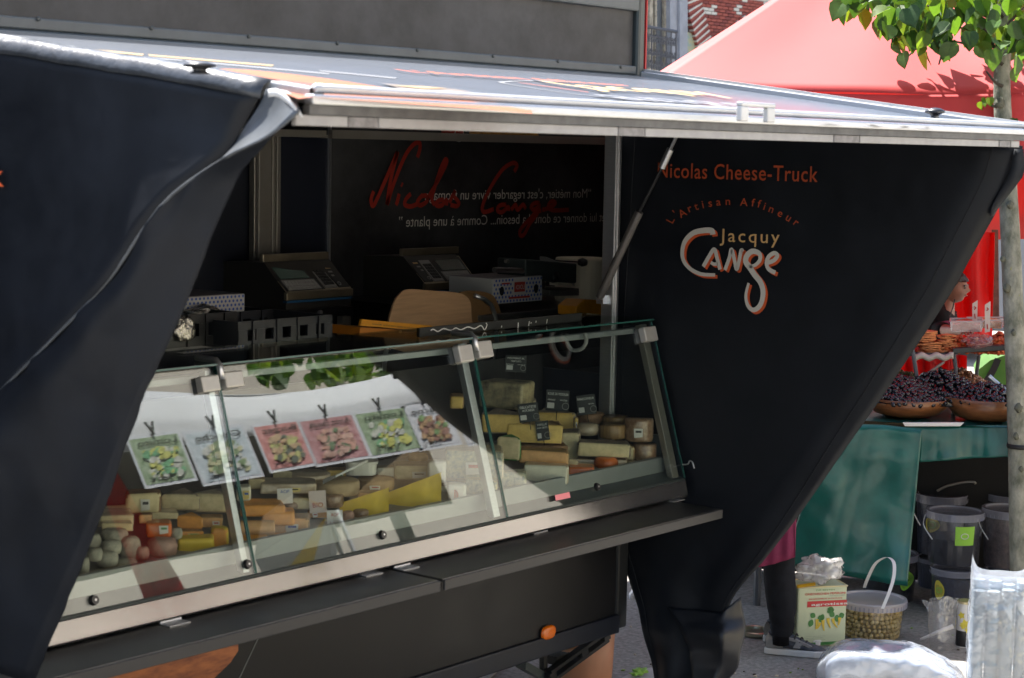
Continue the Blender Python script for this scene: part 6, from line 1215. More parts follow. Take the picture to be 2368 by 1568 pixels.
q = MB(); q.grid([[S8(x, y, 2.2) + sw * .04 * math.sin(x * .05) for x in range(820, 1345, 12)] for y in (735, 800, 870, 1010)]); tag(q.build('red_skirt', MATS['red_curtain_fabric'], smooth=True, fix=False, thick=.003), 'red cloth closing the back of the stall below the raised shelf', 'curtain')
# ------------------------------------------------------------------ red tent
tent = thing('red_tent', 'red market tent whose sunlit roof looks almost pink', 'tent', S(2000, 1400, 1.5) - V(0, 0, S(2000, 1400, 1.5).z), 'market tents')
FL = S(1484, 192, 0.12); FRr = S(2640, 186, 0.12); dpt_ = 3.4
BL_, BR_ = FL + sw * dpt_, FRr + sw * dpt_; BL_.z = BR_.z = FL.z; FRr.z = FL.z
wide = (FRr - FL).length; pk = FL + sr * wide * .5 + sw * dpt_ * .5; pk.z = S(2262, -235, dpt_ * .5 + .12).z if False else FL.z + 1.12
def slope(a, c, apex, n=26):
    rows = []
    for j in range(n + 1):
        t_ = j / n; k = t_ ** 0.94; rows.append([ (a.lerp(c, i / 30)).lerp(apex, k) - V(0, 0, 0.05 * math.sin(math.pi * i / 30) * (1 - t_)) + V(0, 0, 0.012 * noise.noise(a.lerp(c, i / 30) * 1.5 + V(0, 0, t_ * 2))) for i in range(31)])
    return rows
q = MB()
for a, c in ((FL, FRr), (FRr, BR_), (BR_, BL_), (BL_, FL)): q.grid(slope(a, c, pk))
q.build('canopy', M_redt, tent, smooth=True, fix=False, thick=0.002)
q = MB()
for a, c in ((FL, FRr), (FRr, BR_), (BR_, BL_), (BL_, FL)):
    out = (c - a).cross(V(0, 0, 1)).normalized()
    q.grid([[a.lerp(c, i / 60) - V(0, 0, .05 * math.sin(math.pi * i / 60) + dz) + out * (0.0 + dz * .10 + .02 * math.sin(i * .7) * (dz > .1)) for i in range(61)] for dz in ((0, .03, .10, .2, .30, .42) if a is not BR_ else (0, .03, .2, .4, .7, .95))])
q.build('valance', M_redt, tent, smooth=True, fix=False, thick=0.002)
for p in (FL + sw * .06 + sr * .06, FRr + sw * .06 - sr * .06, BL_ - sw * .06 + sr * .06, BR_ - sw * .06 - sr * .06):
    q = MB(); q.tube([V(p.x, p.y, FL.z), V(p.x, p.y, 0)], 0.02, 8); q.build('pole', M_aluw, tent)
q = MB(); p0, p1 = S8(1532, -140, 3.1), S8(1540, 500, 3.1); q.obox((p0 + p1) / 2, sr * 0.022, sw * 0.022, (p1 - p0) / 2); tag(q.build('wooden_post', mat('brown_post', (0.16, 0.09, 0.07), 0.7, var=0.3, vscale=14)), 'brown wooden post at the right edge of the red curtain', 'post')
# ------------------------------------------------------------------ buckets, tins, bags on the ground
M_buck = clear('bucket_plastic', (0.9, 0.91, 0.94), f0=0.05, rough=0.2, haze=0.14, hcol=(0.5, 0.52, 0.60))
M_lid = clear('lid_plastic', (0.95, 0.95, 0.99), f0=0.06, rough=0.25, haze=0.45, hcol=(0.6, 0.61, 0.72))
M_dark = mat('dark_brine', (0.006, 0.007, 0.012), 0.15, coat=0.4); M_brown = mat('brown_olives', (0.10, 0.07, 0.06), 0.5, var=0.4, vscale=40, bump=0.4); M_bluish = mat('blue_black_olives', (0.018, 0.022, 0.045), 0.3, var=0.5, vscale=45, bump=0.5, bscale=90)
M_lime = mat('lime_label', (0.30, 0.62, 0.06), 0.5); M_ylab = mat('yellow_label', (0.72, 0.60, 0.06), 0.5)
def bucket(label, l, r_, ty, by, off, fill, fh, labl=None, wire=True, z0=None, handle=False):
    c0, c1 = S7(l, ty, off), S7(r_, ty, off); W_ = (c1 - c0).length / 2; c = (c0 + c1) / 2 + sw * W_; zt_ = c0.z; zb = z0 if z0 is not None else S7((l + r_) / 2, by, off).z; h = zt_ - zb
    o = thing('plastic_bucket', label, 'bucket', (c.x, c.y, zb), 'plastic buckets under the stall'); c = V(c.x, c.y, zb)
    q = MB(); q.lathe(c, [(W_ * .84, 0), (W_ * .86, .004), (W_ * .96, h * .92)], 40, cap=False); q.build('wall', M_buck, o, smooth=True, fix=False)
    q = MB(); q.lathe(c, [(W_ * .835, .004), (W_ * (.845 + .1 * fh), h * fh), (0, h * fh)], 32); q.build('contents', fill, o, smooth=False)
    q = MB(); q.lathe(c, [(W_ * .965, h * .86), (W_ * 1.0, h * .865), (W_ * 1.015, h * .99), (W_ * 1.0, h), (W_ * .9, h * 1.0), (W_ * .88, h * .97), (0, h * .965)], 40); ld = q.build('lid', M_lid, o, smooth=False)
    q = MB()
    for i in range(40):
        a = 2 * math.pi * i / 40; d_ = V(math.cos(a), math.sin(a), 0); t_ = V(-d_.y, d_.x, 0); q.obox(c + d_ * W_ * 1.008 + V(0, 0, h * .90), d_ * W_ * .012, t_ * W_ * .012, V(0, 0, h * .028))
    q.build('rib', M_lid, ld)
    if wire:
        q = MB(); q.tube(catmull([c - sr * W_ * 1.02 + V(0, 0, h * .88), c - sr * W_ * 1.06 + V(0, 0, h * .72) - sw * W_ * .4, c - sr * W_ * .75 + V(0, 0, h * .5) - sw * W_ * .78], 6), 0.0035, 5); q.build('handle', M_aluw, o)
    if labl:
        m_, u0, u1, v0, v1, rnd_ = labl; rows = []
        for j in range(7):
            v = v0 + (v1 - v0) * j / 6; row = []
            for i in range(11):
                u = u0 + (u1 - u0) * i / 10; rr = W_ * (.845 + .115 * v) * 1.02; a = math.asin(max(-.98, min(.98, u))); row.append(c + sr * math.sin(a) * rr - sw * math.cos(a) * rr + V(0, 0, h * v))
            rows.append(row)
        q = MB(); q.grid(rows)
        if rnd_:
            q = MB(); rim = []
            for i in range(24):
                t_ = 2 * math.pi * i / 24; k = 1 + .10 * math.cos(3 * t_); u = (u0 + u1) / 2 + (u1 - u0) / 2 * k * math.cos(t_); v = (v0 + v1) / 2 + (v1 - v0) / 2 * k * math.sin(t_); rr = W_ * (.845 + .115 * v) * 1.02; a = math.asin(max(-.98, min(.98, u))); rim.append(c + sr * math.sin(a) * rr - sw * math.cos(a) * rr + V(0, 0, h * v))
            q.add([sum(rim, V(0, 0, 0)) / 24] + rim, [(0, 1 + i, 1 + (i + 1) % 24) for i in range(24)])
        lb = q.build('label', m_, o, fix=False)
        uc, vc_ = (u0 + u1) / 2, (v0 + v1) / 2; a = math.asin(uc); rr = W_ * (.845 + .115 * vc_) * 1.035; d_ = sr * math.sin(a) - sw * math.cos(a); e1 = sr * math.cos(a) + sw * math.sin(a); cc = c + d_ * rr + V(0, 0, h * vc_)
        q = MB(); q.tube([cc + e1 * math.cos(t_) * W_ * .13 + V(0, 0, math.sin(t_) * h * .05) for t_ in [2 * math.pi * i / 20 for i in range(21)]], 0.0025, 4); q.build('wreath_print', M_wht if not rnd_ else M_lime, lb)
    return c, W_, h
bucket('bucket of dark brine with a green label, stacked on another bucket', 1165, 1625, 300, 722, 0.18, M_dark, 0.5, (M_lime, 0.02, 0.70, 0.42, 0.78, False))
bucket('lower bucket with a yellow label, carrying the green labelled one', 1195, 1600, 740, 1090, 0.16, M_bluish, 0.82, (M_ylab, -0.86, -0.46, 0.34, 0.76, True), wire=False, z0=0.0)
bucket('brownish bucket standing by the trunk, right of the green labelled one', 1600, 2050, 280, 745, 0.30, M_brown, 0.86)
bucket('clear bucket low under the brownish one, by the trunk', 1610, 2040, 760, 1090, 0.30, M_bluish, 0.8, None, wire=False, z0=0.0)
bucket('bucket at the back with a yellow label and raised handle', 1080, 1492, 165, 640, 0.85, M_bluish, 0.9, (M_ylab, -0.62, -0.05, 0.40, 0.66, True))
bucket('lowest bucket in the shadow at the back, behind the stacked pair', 1080, 1480, 660, 1060, 0.80, M_bluish, 0.85, None, wire=False, z0=0.0)
bucket('shadowed bucket at the far back right of the trestle', 1630, 2030, 165, 560, 0.95, M_dark, 0.8, None, wire=False)
bucket('bucket with a lime label behind the corner of the green cloth', 655, 1110, 625, 1060, 0.35, M_dark, 0.9, (M_lime, 0.42, 0.9, 0.30, 0.72, True), wire=False, z0=0.0)
q = MB(); q.tube(catmull([S7(1250, 125, 1.0), S7(1330, 85, 1.0), S7(1450, 58, 1.0), S7(1530, 55, 1.0), S7(1548, 70, 1.0)], 6), 0.008, 6); tag(q.build('bucket_handle', M_col, smooth=True), 'pale loose bucket handle in the dark under the table', 'handle strap')
# ground-standing things in front of the stall
def G(px, py): return P(px, py, Z=0)
def W7(x, y, base):   # picture place at the distance of a point on the ground
    d = ray(*R7(x, y)); k = base.dot(sw); return CAM + d * ((k - CAM.dot(sw)) / d.dot(sw))
# olive bucket
ob0 = G(*R7(750, 1300)); c0, c1 = W7(482, 1000, ob0), W7(1008, 1000, ob0); W_ = (c1 - c0).length / 2; c = V(((c0 + c1) / 2).x, ((c0 + c1) / 2).y, 0) + sw * W_ * 0.9; zt_ = W7(745, 958, ob0).z - 0.03
olb = thing('olive_bucket', 'clear bucket full of green olives with an upright white strap handle', 'bucket', c)
q = MB(); q.lathe(c, [(W_ * .87, 0.0), (W_ * .97, zt_ * .90)], 48, cap=False); q.build('wall', clear('thin_bucket', (0.97, 0.97, 0.95), f0=0.05, rough=0.08, haze=0.10, hcol=(0.8, 0.8, 0.75)), olb, smooth=True, fix=False)
q = MB(); q.lathe(c, [(W_ * .98, zt_ * .80), (W_ * 1.04, zt_ * .81), (W_ * 1.05, zt_ * .96), (W_ * 1.03, zt_), (W_ * .95, zt_), (W_ * .93, zt_ * .955), (0, zt_ * .945)], 48, cap=False); lid = q.build('lid', clear('milky_lid', (0.97, 0.96, 0.99), f0=0.06, rough=0.2, haze=0.50, hcol=(0.82, 0.80, 0.88)), olb, smooth=False, fix=False)
q = MB()
for i in range(48):
    a = 2 * math.pi * i / 48; d_ = V(math.cos(a), math.sin(a), 0); q.obox(c + d_ * W_ * 1.045 + V(0, 0, zt_ * .87), d_ * .002, V(-d_.y, d_.x, 0) * .004, V(0, 0, zt_ * .05))
q.build('rib', M_lid, lid)
rr = random.Random(5); q = MB(); base = ico('olive', M_olive, 1, (1, 1, 1.12)); bv = [v.co.copy() for v in base.vertices]; bf = [tuple(p.vertices) for p in base.polygons]
M_gol = mat('green_olive', (0.42, 0.29, 0.085), 0.25, var=0.28, vscale=24, coat=0.4); M_gol2 = mat('pale_green_olive', (0.52, 0.39, 0.15), 0.25, coat=0.4)
os_ = 0.0145; nz = int(zt_ * .86 / (os_ * 1.62))
for j in range(nz):
    z = os_ + j * os_ * 1.62; rad = W_ * (.86 + .1 * z / zt_) - os_ * 1.1
    for ring_, stp in ((rad, 1.9), (rad - os_ * 1.7, 1.9)) if j < nz - 1 else [(rad * f_, 1.95) for f_ in (1, .8, .6, .4, .2)]:
        n_ = max(4, int(2 * math.pi * ring_ / (os_ * stp)))
        for i in range(n_):
            a = 2 * math.pi * (i + .5 * (j % 2) + rr.uniform(-.15, .15)) / n_; p = c + V(math.cos(a) * ring_, math.sin(a) * ring_, z + rr.uniform(-.003, .003)); s_ = os_ * rr.uniform(.88, 1.06)
            rot = Matrix.Rotation(rr.random() * 6, 3, V(rr.random() - .5, rr.random() - .5, rr.random() - .5).normalized()); q.add([p + (rot @ v) * s_ for v in bv], bf, int(rr.random() < .3))
go_ = q.build('olives', [M_gol, M_gol2], olb, smooth=True, fix=False); go_['kind'] = 'stuff'
q = MB(); q.lathe(c, [(W_ * .70, .01), (W_ * .78, zt_ * .8)], 24, cap=True); q.build('brine', M_gol, olb)
hpts = [W7(672, 965, ob0), W7(700, 880, ob0), W7(760, 755, ob0), W7(830, 695, ob0), W7(880, 682, ob0), W7(915, 715, ob0), W7(915, 800, ob0), W7(885, 900, ob0), W7(830, 1025, ob0)]
hpts = [p + sw * (W_ * 1.75 * (1 - i / 8) - W_ * .12) for i, p in enumerate(hpts)]; hc_ = catmull(hpts, 8); wv = (sr * .35 + sw * 1).normalized()
q = MB(); q.ribbon([p for p in hpts], 0.0001, sw) if False else None
rows = [[p + sr * dx + sw * dy for dx, dy in ((-.009, -.001), (.009, -.001), (.009, .002), (-.009, .002))] for p in hc_]; q.grid(rows, closed=True); q.build('strap_handle', mat('white_plastic', (0.75, 0.74, 0.72), 0.4), olb, smooth=False)
q = MB(); q.lathe(c + sr * W_ * .98 + V(0, 0, zt_ * .5), [(0.0, 0), (0.001, 0)], 4) if False else None
# pepper tin
tb = G(*R7(330, 1345)); fl, fr = V(*G(*R7(262, 1362))), None
kk = tb.dot(sw); TL_, TR_ = W7(180, 872, tb), W7(568, 802, tb); BLt = W7(262, 1330, tb)
hT = TL_.z; e = V(TR_.x - TL_.x, TR_.y - TL_.y, 0); ang = math.radians(28); WT = e.length; e1 = (sr * math.cos(ang) + sw * math.sin(ang)); WT = WT / math.cos(ang) * .96; e2 = V(-e1.y, e1.x, 0); e2 = e2 if e2.dot(sw) > 0 else -e2
o0 = V(TL_.x, TL_.y, 0); tin = thing('pepper_tin', 'square pale green tin printed with yellow peppers, a plastic bag bulging from its top', 'tin', o0 + e1 * WT / 2)
M_tin = mat('pale_green_tin', (0.55, 0.60, 0.40), 0.35, coat=0.3, var=0.04, vscale=4)
q = MB(); q.obox(o0 + e1 * WT / 2 + e2 * .09 + V(0, 0, hT / 2), e1 * WT / 2, e2 * .09, V(0, 0, hT / 2)); tn = q.build('can', M_tin, tin, bevel=0.008)
q = MB(); q.tube([o0 + V(0, 0, hT), o0 + e1 * WT + V(0, 0, hT), o0 + e1 * WT + e2 * .18 + V(0, 0, hT), o0 + e2 * .18 + V(0, 0, hT), o0 + V(0, 0, hT)], 0.005, 6); q.build('rim', mat('tin_rim', (0.55, 0.48, 0.28), 0.35, metal=0.7), tin)
def TF(u, v, off=0.002): return o0 + e1 * WT * u + V(0, 0, hT * v) - e2 * off
M_tred = mat('tin_red', (0.55, 0.03, 0.03), 0.4); M_tgr = mat('tin_green', (0.06, 0.22, 0.05), 0.45); M_tye = mat('tin_yellow', (0.70, 0.50, 0.05), 0.45); M_tgrey = mat('tin_grey_text', (0.25, 0.27, 0.22), 0.5)
q = MB(); q.add([TF(.19, .665), TF(1.0, .665), TF(1.0, .765), TF(.19, .765)], [(0, 1, 2, 3)]); q.build('red_band_print', M_tred, tin, fix=False)
q = MB(); put_text(q, 'agrotissa', TF(.27, .69, .004), TF(1.02, .69, .004), (0, 0, 1), hT * .042, bold=.015); q.build('lettering', M_wht, tin, fix=False)
q = MB(); put_text(q, 'GRIECHISCHEN PEPERONI', TF(.14, .868, .003), TF(.96, .868, .003), (0, 0, 1), hT * .034, bold=.012); put_text(q, 'BAUERNGEM\u00dcSE IN SALZLAKE', TF(.22, .79, .003), TF(.90, .79, .003), (0, 0, 1), hT * .022, bold=.01); q.build('lettering', M_tred, tin, fix=False)
q = MB(); put_text(q, 'DIE BESTEN', TF(.36, .935, .003), TF(.74, .935, .003), (0, 0, 1), hT * .026); q.build('lettering', M_tgr, tin, fix=False)
q = MB(); put_text(q, 'MITTELSCHARF', TF(.64, .835, .003), TF(.95, .835, .003), (0, 0, 1), hT * .018)
for i in range(4): put_text(q, 'peperoni salz wasser essig', TF(.18, .17 - .028 * i, .003), TF(.18 + .4 - .05 * (i % 2), .17 - .028 * i, .003), (0, 0, 1), hT * .010)
q.build('lettering', M_tgrey, tin, fix=False)
q = MB()
for u, v, L_, tl in ((.40, .46, .17, -.02), (.52, .44, .18, .03), (.62, .47, .17, .06), (.72, .46, .16, .10), (.86, .47, .13, -.02), (.46, .40, .10, -.06)): q.ribbon([TF(u, v, .004), TF(u + tl * .3, v - L_ * .5, .004), TF(u + tl, v - L_, .004)], lambda t_: 0.020 * (1 - .75 * t_) , -e2)
q.build('pepper_print', M_tye, tin, fix=False)
q = MB()
for u, v, L_, an_ in ((.30, .46, .13, -1.9), (.44, .52, .12, -1.2), (.52, .54, .12, -1.9), (.60, .57, .13, .3), (.80, .52, .12, -1.5), (.66, .56, .10, -.7), (.36, .50, .10, 2.6), (.88, .55, .10, -1.2), (.74, .60, .12, 2.9)):
    c_ = TF(u, v, .003); d_ = (e1 * math.cos(an_) + V(0, 0, math.sin(an_))); q.ribbon([c_, c_ + d_ * L_ * hT * .5, c_ + d_ * L_ * hT], lambda t_: 0.030 * math.sin(math.pi * min(.97, t_ * .95 + .03)), -e2)
q.build('leaf_print', M_tgr, tin, fix=False)
q = MB(); q.add([TF(.1, .02), TF(.98, .02), TF(.98, .07), TF(.1, .07)], [(0, 1, 2, 3)]); q.build('green_band_print', M_tgr, tin, fix=False)
M_film = clear('white_film', (0.97, 0.97, 0.98), f0=0.10, rough=0.16, haze=0.55, hcol=(0.85, 0.83, 0.80), bump=0.8, bscale=30)
bagc = (W7(150, 750, tb) + W7(556, 750, tb)) / 2 + sw * .06
crumple('plastic_bag', bagc, 0.125, 0.10, 0.075, M_film, 'crumpled white plastic bag bulging out of the pepper tin', 'plastic bag', seed=1.5, amp=.5)
q = MB(); q.tube([W7(172, 862, tb), W7(240, 852, tb), W7(312, 842, tb)], 0.010, 6); tag(q.build('yellow_strip', mat('pepper_yellow', (0.75, 0.42, 0.02), 0.4)), 'yellow pepper lying on the rim of the pepper tin', 'pepper')
# bags in the sun
M_bag = clear('bag_film', (0.96, 0.97, 0.99), f0=0.14, rough=0.13, haze=0.36, hcol=(0.76, 0.81, 0.90), bump=0.9, bscale=15)
M_cup = mat('frosted_cups', (0.34, 0.41, 0.46), 0.25, coat=0.5, var=0.1, vscale=10)
bb = G(2085, 1580); bA, bB = W7(310, 1500, bb), W7(1500, 1450, bb); bc = (bA + bB) / 2; bc.z = 0; hl = (bB - bA).length / 2
def bagmesh(name, pts_fn, nu, nv, m, label, cat, loc, closed=True):
    q = MB(); q.grid([[pts_fn(i / nu, j / nv) for i in range(nu)] for j in range(nv + 1)], closed=True); o = q.build(name, m, None, smooth=True, fix=False, loc=loc); return tag(o, label, cat, 'plastic wrapped packs')
zt1 = W7(700, 1262, bb).z
def lying(u, v):
    x = (v - .5) * 2; a = 2 * math.pi * u; env = (1 - abs(x) ** 4.5) ** .5 if abs(x) < 1 else 0; h = zt1 * (0.90 if x < .25 else 0.90 - .55 * (x - .25)) * env; wy = .17 * env
    ca, sa = math.cos(a), math.sin(a); yy = wy * math.copysign(abs(ca) ** .55, ca); zz = max(0.004, h * .5 + h * .5 * math.copysign(abs(sa) ** .38, sa)); p = bc + sr * x * hl + sw * yy + V(0, 0, zz)
    n1 = noise.noise(p * 9) * .010 - abs(noise.noise(V(p.x * 9, p.y * 9, p.z * 9))) * .028; return p + V(0, 0, max(-zz + .003, n1 * env)) - sw * n1
bagmesh('wrapped_pack', lying, 48, 56, M_bag, 'flat pack of clear bags lying in the sun in front of the olive bucket', 'plastic pack', (bc.x, bc.y, 0))
q = MB(); q.grid([[bc + (lying(i / 40, .03 + .93 * j / 40) - bc) * .90 + V(0, 0, .006 + .006 * math.sin(j * 1.9) * noise.noise(V(i * .3, j * .2, 2))) for i in range(40)] for j in range(41)], closed=True)
for i in range(0):
    z = .02 + i * (zt1 * .62 / 7); q.obox(bc - sr * hl * (.12 - .015 * (i % 3)) + V(0, 0, z), sr * hl * (.62 - .05 * (i > 4)), sw * .12, V(0, 0, zt1 * .040))
tag(q.build('folded_sheets', mat('stacked_film', (0.44, 0.49, 0.58), 0.35, coat=0.3, var=0.25, vscale=7, bump=0.8, bscale=16), smooth=True, fix=False), 'stack of folded bags inside the lying clear pack', 'bags')
ub = G(2330, 1600); uA, uB = W7(1490, 1400, ub), W7(1960, 1400, ub); uc = (uA + uB) / 2; uc.z = 0; uw = (uB - uA).length / 2; zt2 = W7(1700, 745, ub).z
def upright(u, v):
    a = 2 * math.pi * u; ca, sa = math.cos(a), math.sin(a); k = 1 if v < .9 else 1 - (v - .9) * 4.0; x = uw * 1.02 * math.copysign(abs(ca) ** .45, ca); y = uw * .75 * math.copysign(abs(sa) ** .45, sa) * max(.25, k)
    top_ = .10 * max(0, v - .86) / .14 * (abs(ca) ** 3) ; p = uc + sr * x + sw * y + V(0, 0, .003 + v * zt2 * .98 + top_ * 0.9); n1 = noise.noise(V(p.x * 14, p.y * 14, p.z * 5)) * .012 - abs(noise.noise(p * 14)) * .014; return p - sw * n1 + sr * n1
bagmesh('wrapped_pack', upright, 56, 50, M_bag, 'tall clear pack of stacked plastic cups standing by the tree trunk', 'plastic pack', (uc.x, uc.y, 0))
for i in range(4):
    for j in range(2):
        cc = uc + sr * uw * (-.72 + .48 * i) + sw * uw * (-.32 + .6 * j) + sr * rnd.uniform(-.008, .008) + sw * rnd.uniform(-.01, .01); zt2_ = zt2; zt2 = zt2_ * rnd.uniform(.9, 1.0); q = MB(); pr_ = []; n_ = 26
        for k in range(n_): z = .01 + zt2 * .93 * k / n_; pr_ += [(uw * .208, z), (uw * .22, z + zt2 * .93 / n_ * .35), (uw * .22, z + zt2 * .93 / n_ * .8)]
        zt2 = zt2_; q.lathe(cc, pr_, 16); tag(q.build('cup_stack', M_cup), 'stack of frosted plastic cups inside the tall clear pack, ' + ('front' if j == 0 else 'rear') + ' row, ' + ('nearest the jar', 'second from the jar', 'third from the jar', 'by the frame edge')[i], 'cups', 'stacks of plastic cups')
# open empty bag and labelled jar between them
eb = G(*R7(1290, 1345)); bl_ = [W7(x, y, eb) for x, y in ((1185, 1240), (1172, 1100), (1132, 990), (1135, 962), (1165, 970), (1195, 985), (1330, 920), (1430, 990), (1400, 1060), (1380, 1300))]
q = MB(); L1 = resample([W7(x, y, eb) for x, y in ((1190, 980), (1180, 1100), (1185, 1240), (1195, 1330))], 16); L2 = resample([W7(x, y, eb) for x, y in ((1330, 922), (1345, 1050), (1350, 1200), (1345, 1345))], 16); L3 = resample([W7(x, y, eb) for x, y in ((1425, 985), (1400, 1080), (1395, 1220), (1385, 1345))], 16)
q.grid([[a, a.lerp(c, .33) - sw * .05, a.lerp(c, .66) - sw * .07, c - sw * .03, c.lerp(d_, .5) - sw * .02, d_, d_ + sw * .10, a.lerp(d_, .5) + sw * .14, a + sw * .08] for a, c, d_ in zip(L1, L2, L3)], closed=True)
q.grid([[W7(1195, 985, eb), W7(1170, 970, eb), W7(1132, 962, eb)], [W7(1180, 1060, eb), W7(1165, 1020, eb), W7(1140, 990, eb)]])
tag(q.build('open_bag', clear('thin_film', (0.97, 0.97, 0.98), f0=0.12, rough=0.1, haze=0.2, hcol=(0.8, 0.82, 0.85), bump=0.8, bscale=12), smooth=True, fix=False), 'empty open clear bag standing beside the labelled jar', 'plastic bag')
q = MB(); q.tube([W7(1120, 1270, eb), W7(1250, 1215, eb), W7(1375, 1168, eb)], [0.006, 0.010, 0.012], 8); tag(q.build('white_rod', M_tick, smooth=True), 'white plastic rod leaning over the lying pack', 'rod')
jb = G(*R7(1450, 1335)); j0, j1 = W7(1405, 1040, jb), W7(1540, 1040, jb); jw = (j1 - j0).length / 2; jc = V(((j0 + j1) / 2).x, ((j0 + j1) / 2).y, 0) + sw * jw; jz = W7(1450, 1000, jb).z
jar = thing('olive_jar', 'small white can with a yellow flower label, half behind the tall clear pack', 'can', jc)
q = MB(); q.lathe(jc, [(jw, 0), (jw, jz * .94), (jw * .95, jz)], 28); q.build('can', M_tick, jar); q = MB(); q.lathe(jc + V(0, 0, jz), [(jw * 1.03, 0), (jw * 1.03, .012), (jw * .9, .014)], 28); q.build('lid', mat('gold_lid', (0.6, 0.52, 0.3), 0.3, metal=0.8), jar)
q = MB(); q.lathe(jc, [(jw * 1.01, .005), (jw * 1.01, jz * .38)], 28, cap=False); q.build('dark_print', M_blkp, jar)
q = MB()
for u, v, s_ in ((-.45, .74, .022), (.0, .55, .03), (-.25, .5, .02), (.3, .42, .02)): 
    a = math.asin(u); cc = jc + (sr * math.sin(a) - sw * math.cos(a)) * jw * 1.02 + V(0, 0, jz * v); e_ = sr * math.cos(a) + sw * math.sin(a); q.add([cc + (e_ * math.cos(t_) + V(0, 0, math.sin(t_))) * s_ * (1 if k % 2 else .55) for k, t_ in enumerate([2 * math.pi * i / 10 for i in range(10)])], [tuple(range(10))])
q.build('flower_print', M_ylab, jar, fix=False)
# the standing person behind the tarp: trousers, apron, trainer
M_tro = mat('dark_joggers', (0.012, 0.013, 0.017), 0.9, spec=0.2, var=0.25, vscale=14, bump=0.25, bscale=18)
lg = G(*R6(1210, 1395)); S6 = lambda x, y, o_=0.0: (lambda d: CAM + d * ((lg.dot(sw) + o_ - CAM.dot(sw)) / d.dot(sw)))(ray(*R6(x, y)))
per = thing('person', 'person in dark joggers, burgundy apron and grey trainers, mostly hidden by the tarp', 'person', (lg.x, lg.y, 0), 'people')
ank = S6(1205, 1215); kn_ = S6(1195, 800); hip = S6(1150, 380); hip.z = min(hip.z, 0.95)
oth = V(ray(1820, 1300).x, ray(1820, 1300).y, 0).normalized() * .24 - sr * .012
pl = (hip + hip + oth) / 2 + V(0, 0, .06); chs = pl + V(0, 0, .42); nk = chs + V(0, 0, .16); hd_c = nk + V(0, 0, .20) + sr * .02
pv = {'pel': (pl, .14), 'ch': (chs, .15), 'nk': (nk, .055), 'n2': (nk + V(0, 0, .08), .055)}; pe = [('pel', 'ch'), ('ch', 'nk'), ('nk', 'n2')]
for n_, o_ in (('r', V(0, 0, 0)), ('l', oth)):
    pv.update({n_ + 'h': (hip + o_, .085), n_ + 'k': (kn_ + o_, .052), n_ + 'a': (ank + o_, .034), n_ + 'b': (V((ank + o_).x, (ank + o_).y, .05), .034)}); pe += [('pel', n_ + 'h'), (n_ + 'h', n_ + 'k'), (n_ + 'k', n_ + 'a'), (n_ + 'a', n_ + 'b')]
    s_ = -1 if n_ == 'r' else 1; shp = chs + V(0, 0, .10) + sw * .19 * s_; el_ = shp - V(0, 0, .28) - sr * .06; wr = el_ - sr * .16 + V(0, 0, -.12)
    pv.update({n_ + 's': (shp, .06), n_ + 'e': (el_, .042), n_ + 'w': (wr, .03), n_ + 'p': (wr - sr * .05 - V(0, 0, .04), (.02, .04))}); pe += [('ch', n_ + 's'), (n_ + 's', n_ + 'e'), (n_ + 'e', n_ + 'w'), (n_ + 'w', n_ + 'p')]
    for f_ in range(4): pv[f'{n_}f{f_}'] = (wr - sr * .09 - V(0, 0, .07) + sw * (f_ - 1.5) * .02, .009); pv[f'{n_}g{f_}'] = (wr - sr * (.115 + .008 * (f_ in (1, 2))) - V(0, 0, .07) + sw * (f_ - 1.5) * .02 - V(0, 0, .02), .008); pe += [(n_ + 'p', f'{n_}f{f_}'), (f'{n_}f{f_}', f'{n_}g{f_}')]
    pv[n_ + 'th'] = (wr - sr * .04 + sw * -.05 * s_ - V(0, 0, .01), .011); pe += [(n_ + 'p', n_ + 'th')]
q = MB(); q.add(*skin_mesh('body', (pv, pe, 'pel'), M_skin)); q.add(*head_geo(hd_c, sr, .235)); q.build('body', M_skin, per, smooth=True)
q = MB(); q.lathe(hd_c + V(0, 0, .035) - sr * .012, [(.086, -.02), (.09, .02), (.075, .062), (.04, .085), (0, .09)], 20); q.build('hair', M_hair, per, smooth=True)
wts = [(1085, 1305, 655), (1080, 1308, 760), (1085, 1318, 900), (1100, 1318, 1030), (1112, 1312, 1100), (1128, 1306, 1150), (1122, 1300, 1185), (1130, 1285, 1235)]
def legrows(shift, hi):
    out = []
    for l, r_, y in ([(1070, 1312, 560), (1060, 1315, 470)][:0] + wts): 
        a, c = S6(l, y), S6(r_, y); m_ = (a + c) / 2 + shift; w_ = (c - a).length / 2; out.append([m_ + sr * w_ * math.cos(t_) + sw * w_ * .85 * math.sin(t_) + sr * .004 * math.sin(5 * t_ + y * .05) for t_ in [2 * math.pi * i / 24 for i in range(24)]])
    top_ = out[0]; up_ = [[p + V(0, 0, hi - top_[0].z) * f_ for p in top_] for f_ in (1, .5)]; return up_ + out
q = MB(); q.grid(legrows(V(0, 0, 0), .92), closed=True); q.grid(legrows(oth, .92), closed=True); q.lathe(pl - V(0, 0, .10), [(.08, -.05), (.115, 0), (.115, .15)], 24); q.build('trousers', M_tro, per, smooth=True, fix=True)
q = MB(); a0_ = [S6(x, y, -.10) for x, y in ((960, 720), (1080, 703), (1200, 672), (1312, 635))]; q.grid([[p + sw * .006 * math.sin(i * 1.4) + V(0, 0, (1.15 - p.z) * f_) for i, p in enumerate(resample(a0_, 16))] for f_ in (1, .8, .6, .4, .2, .08, 0)])
a1_ = [S6(1312, 635, o_) for o_ in (-.10, 0.05, .2, .3)]; q.grid([[p + V(0, 0, (1.15 - p.z) * f_) - sr * .03 * f_ for p in a1_] for f_ in (1, .6, .3, 0)]); q.build('apron', M_burg, per, smooth=True, fix=False, thick=0.003)
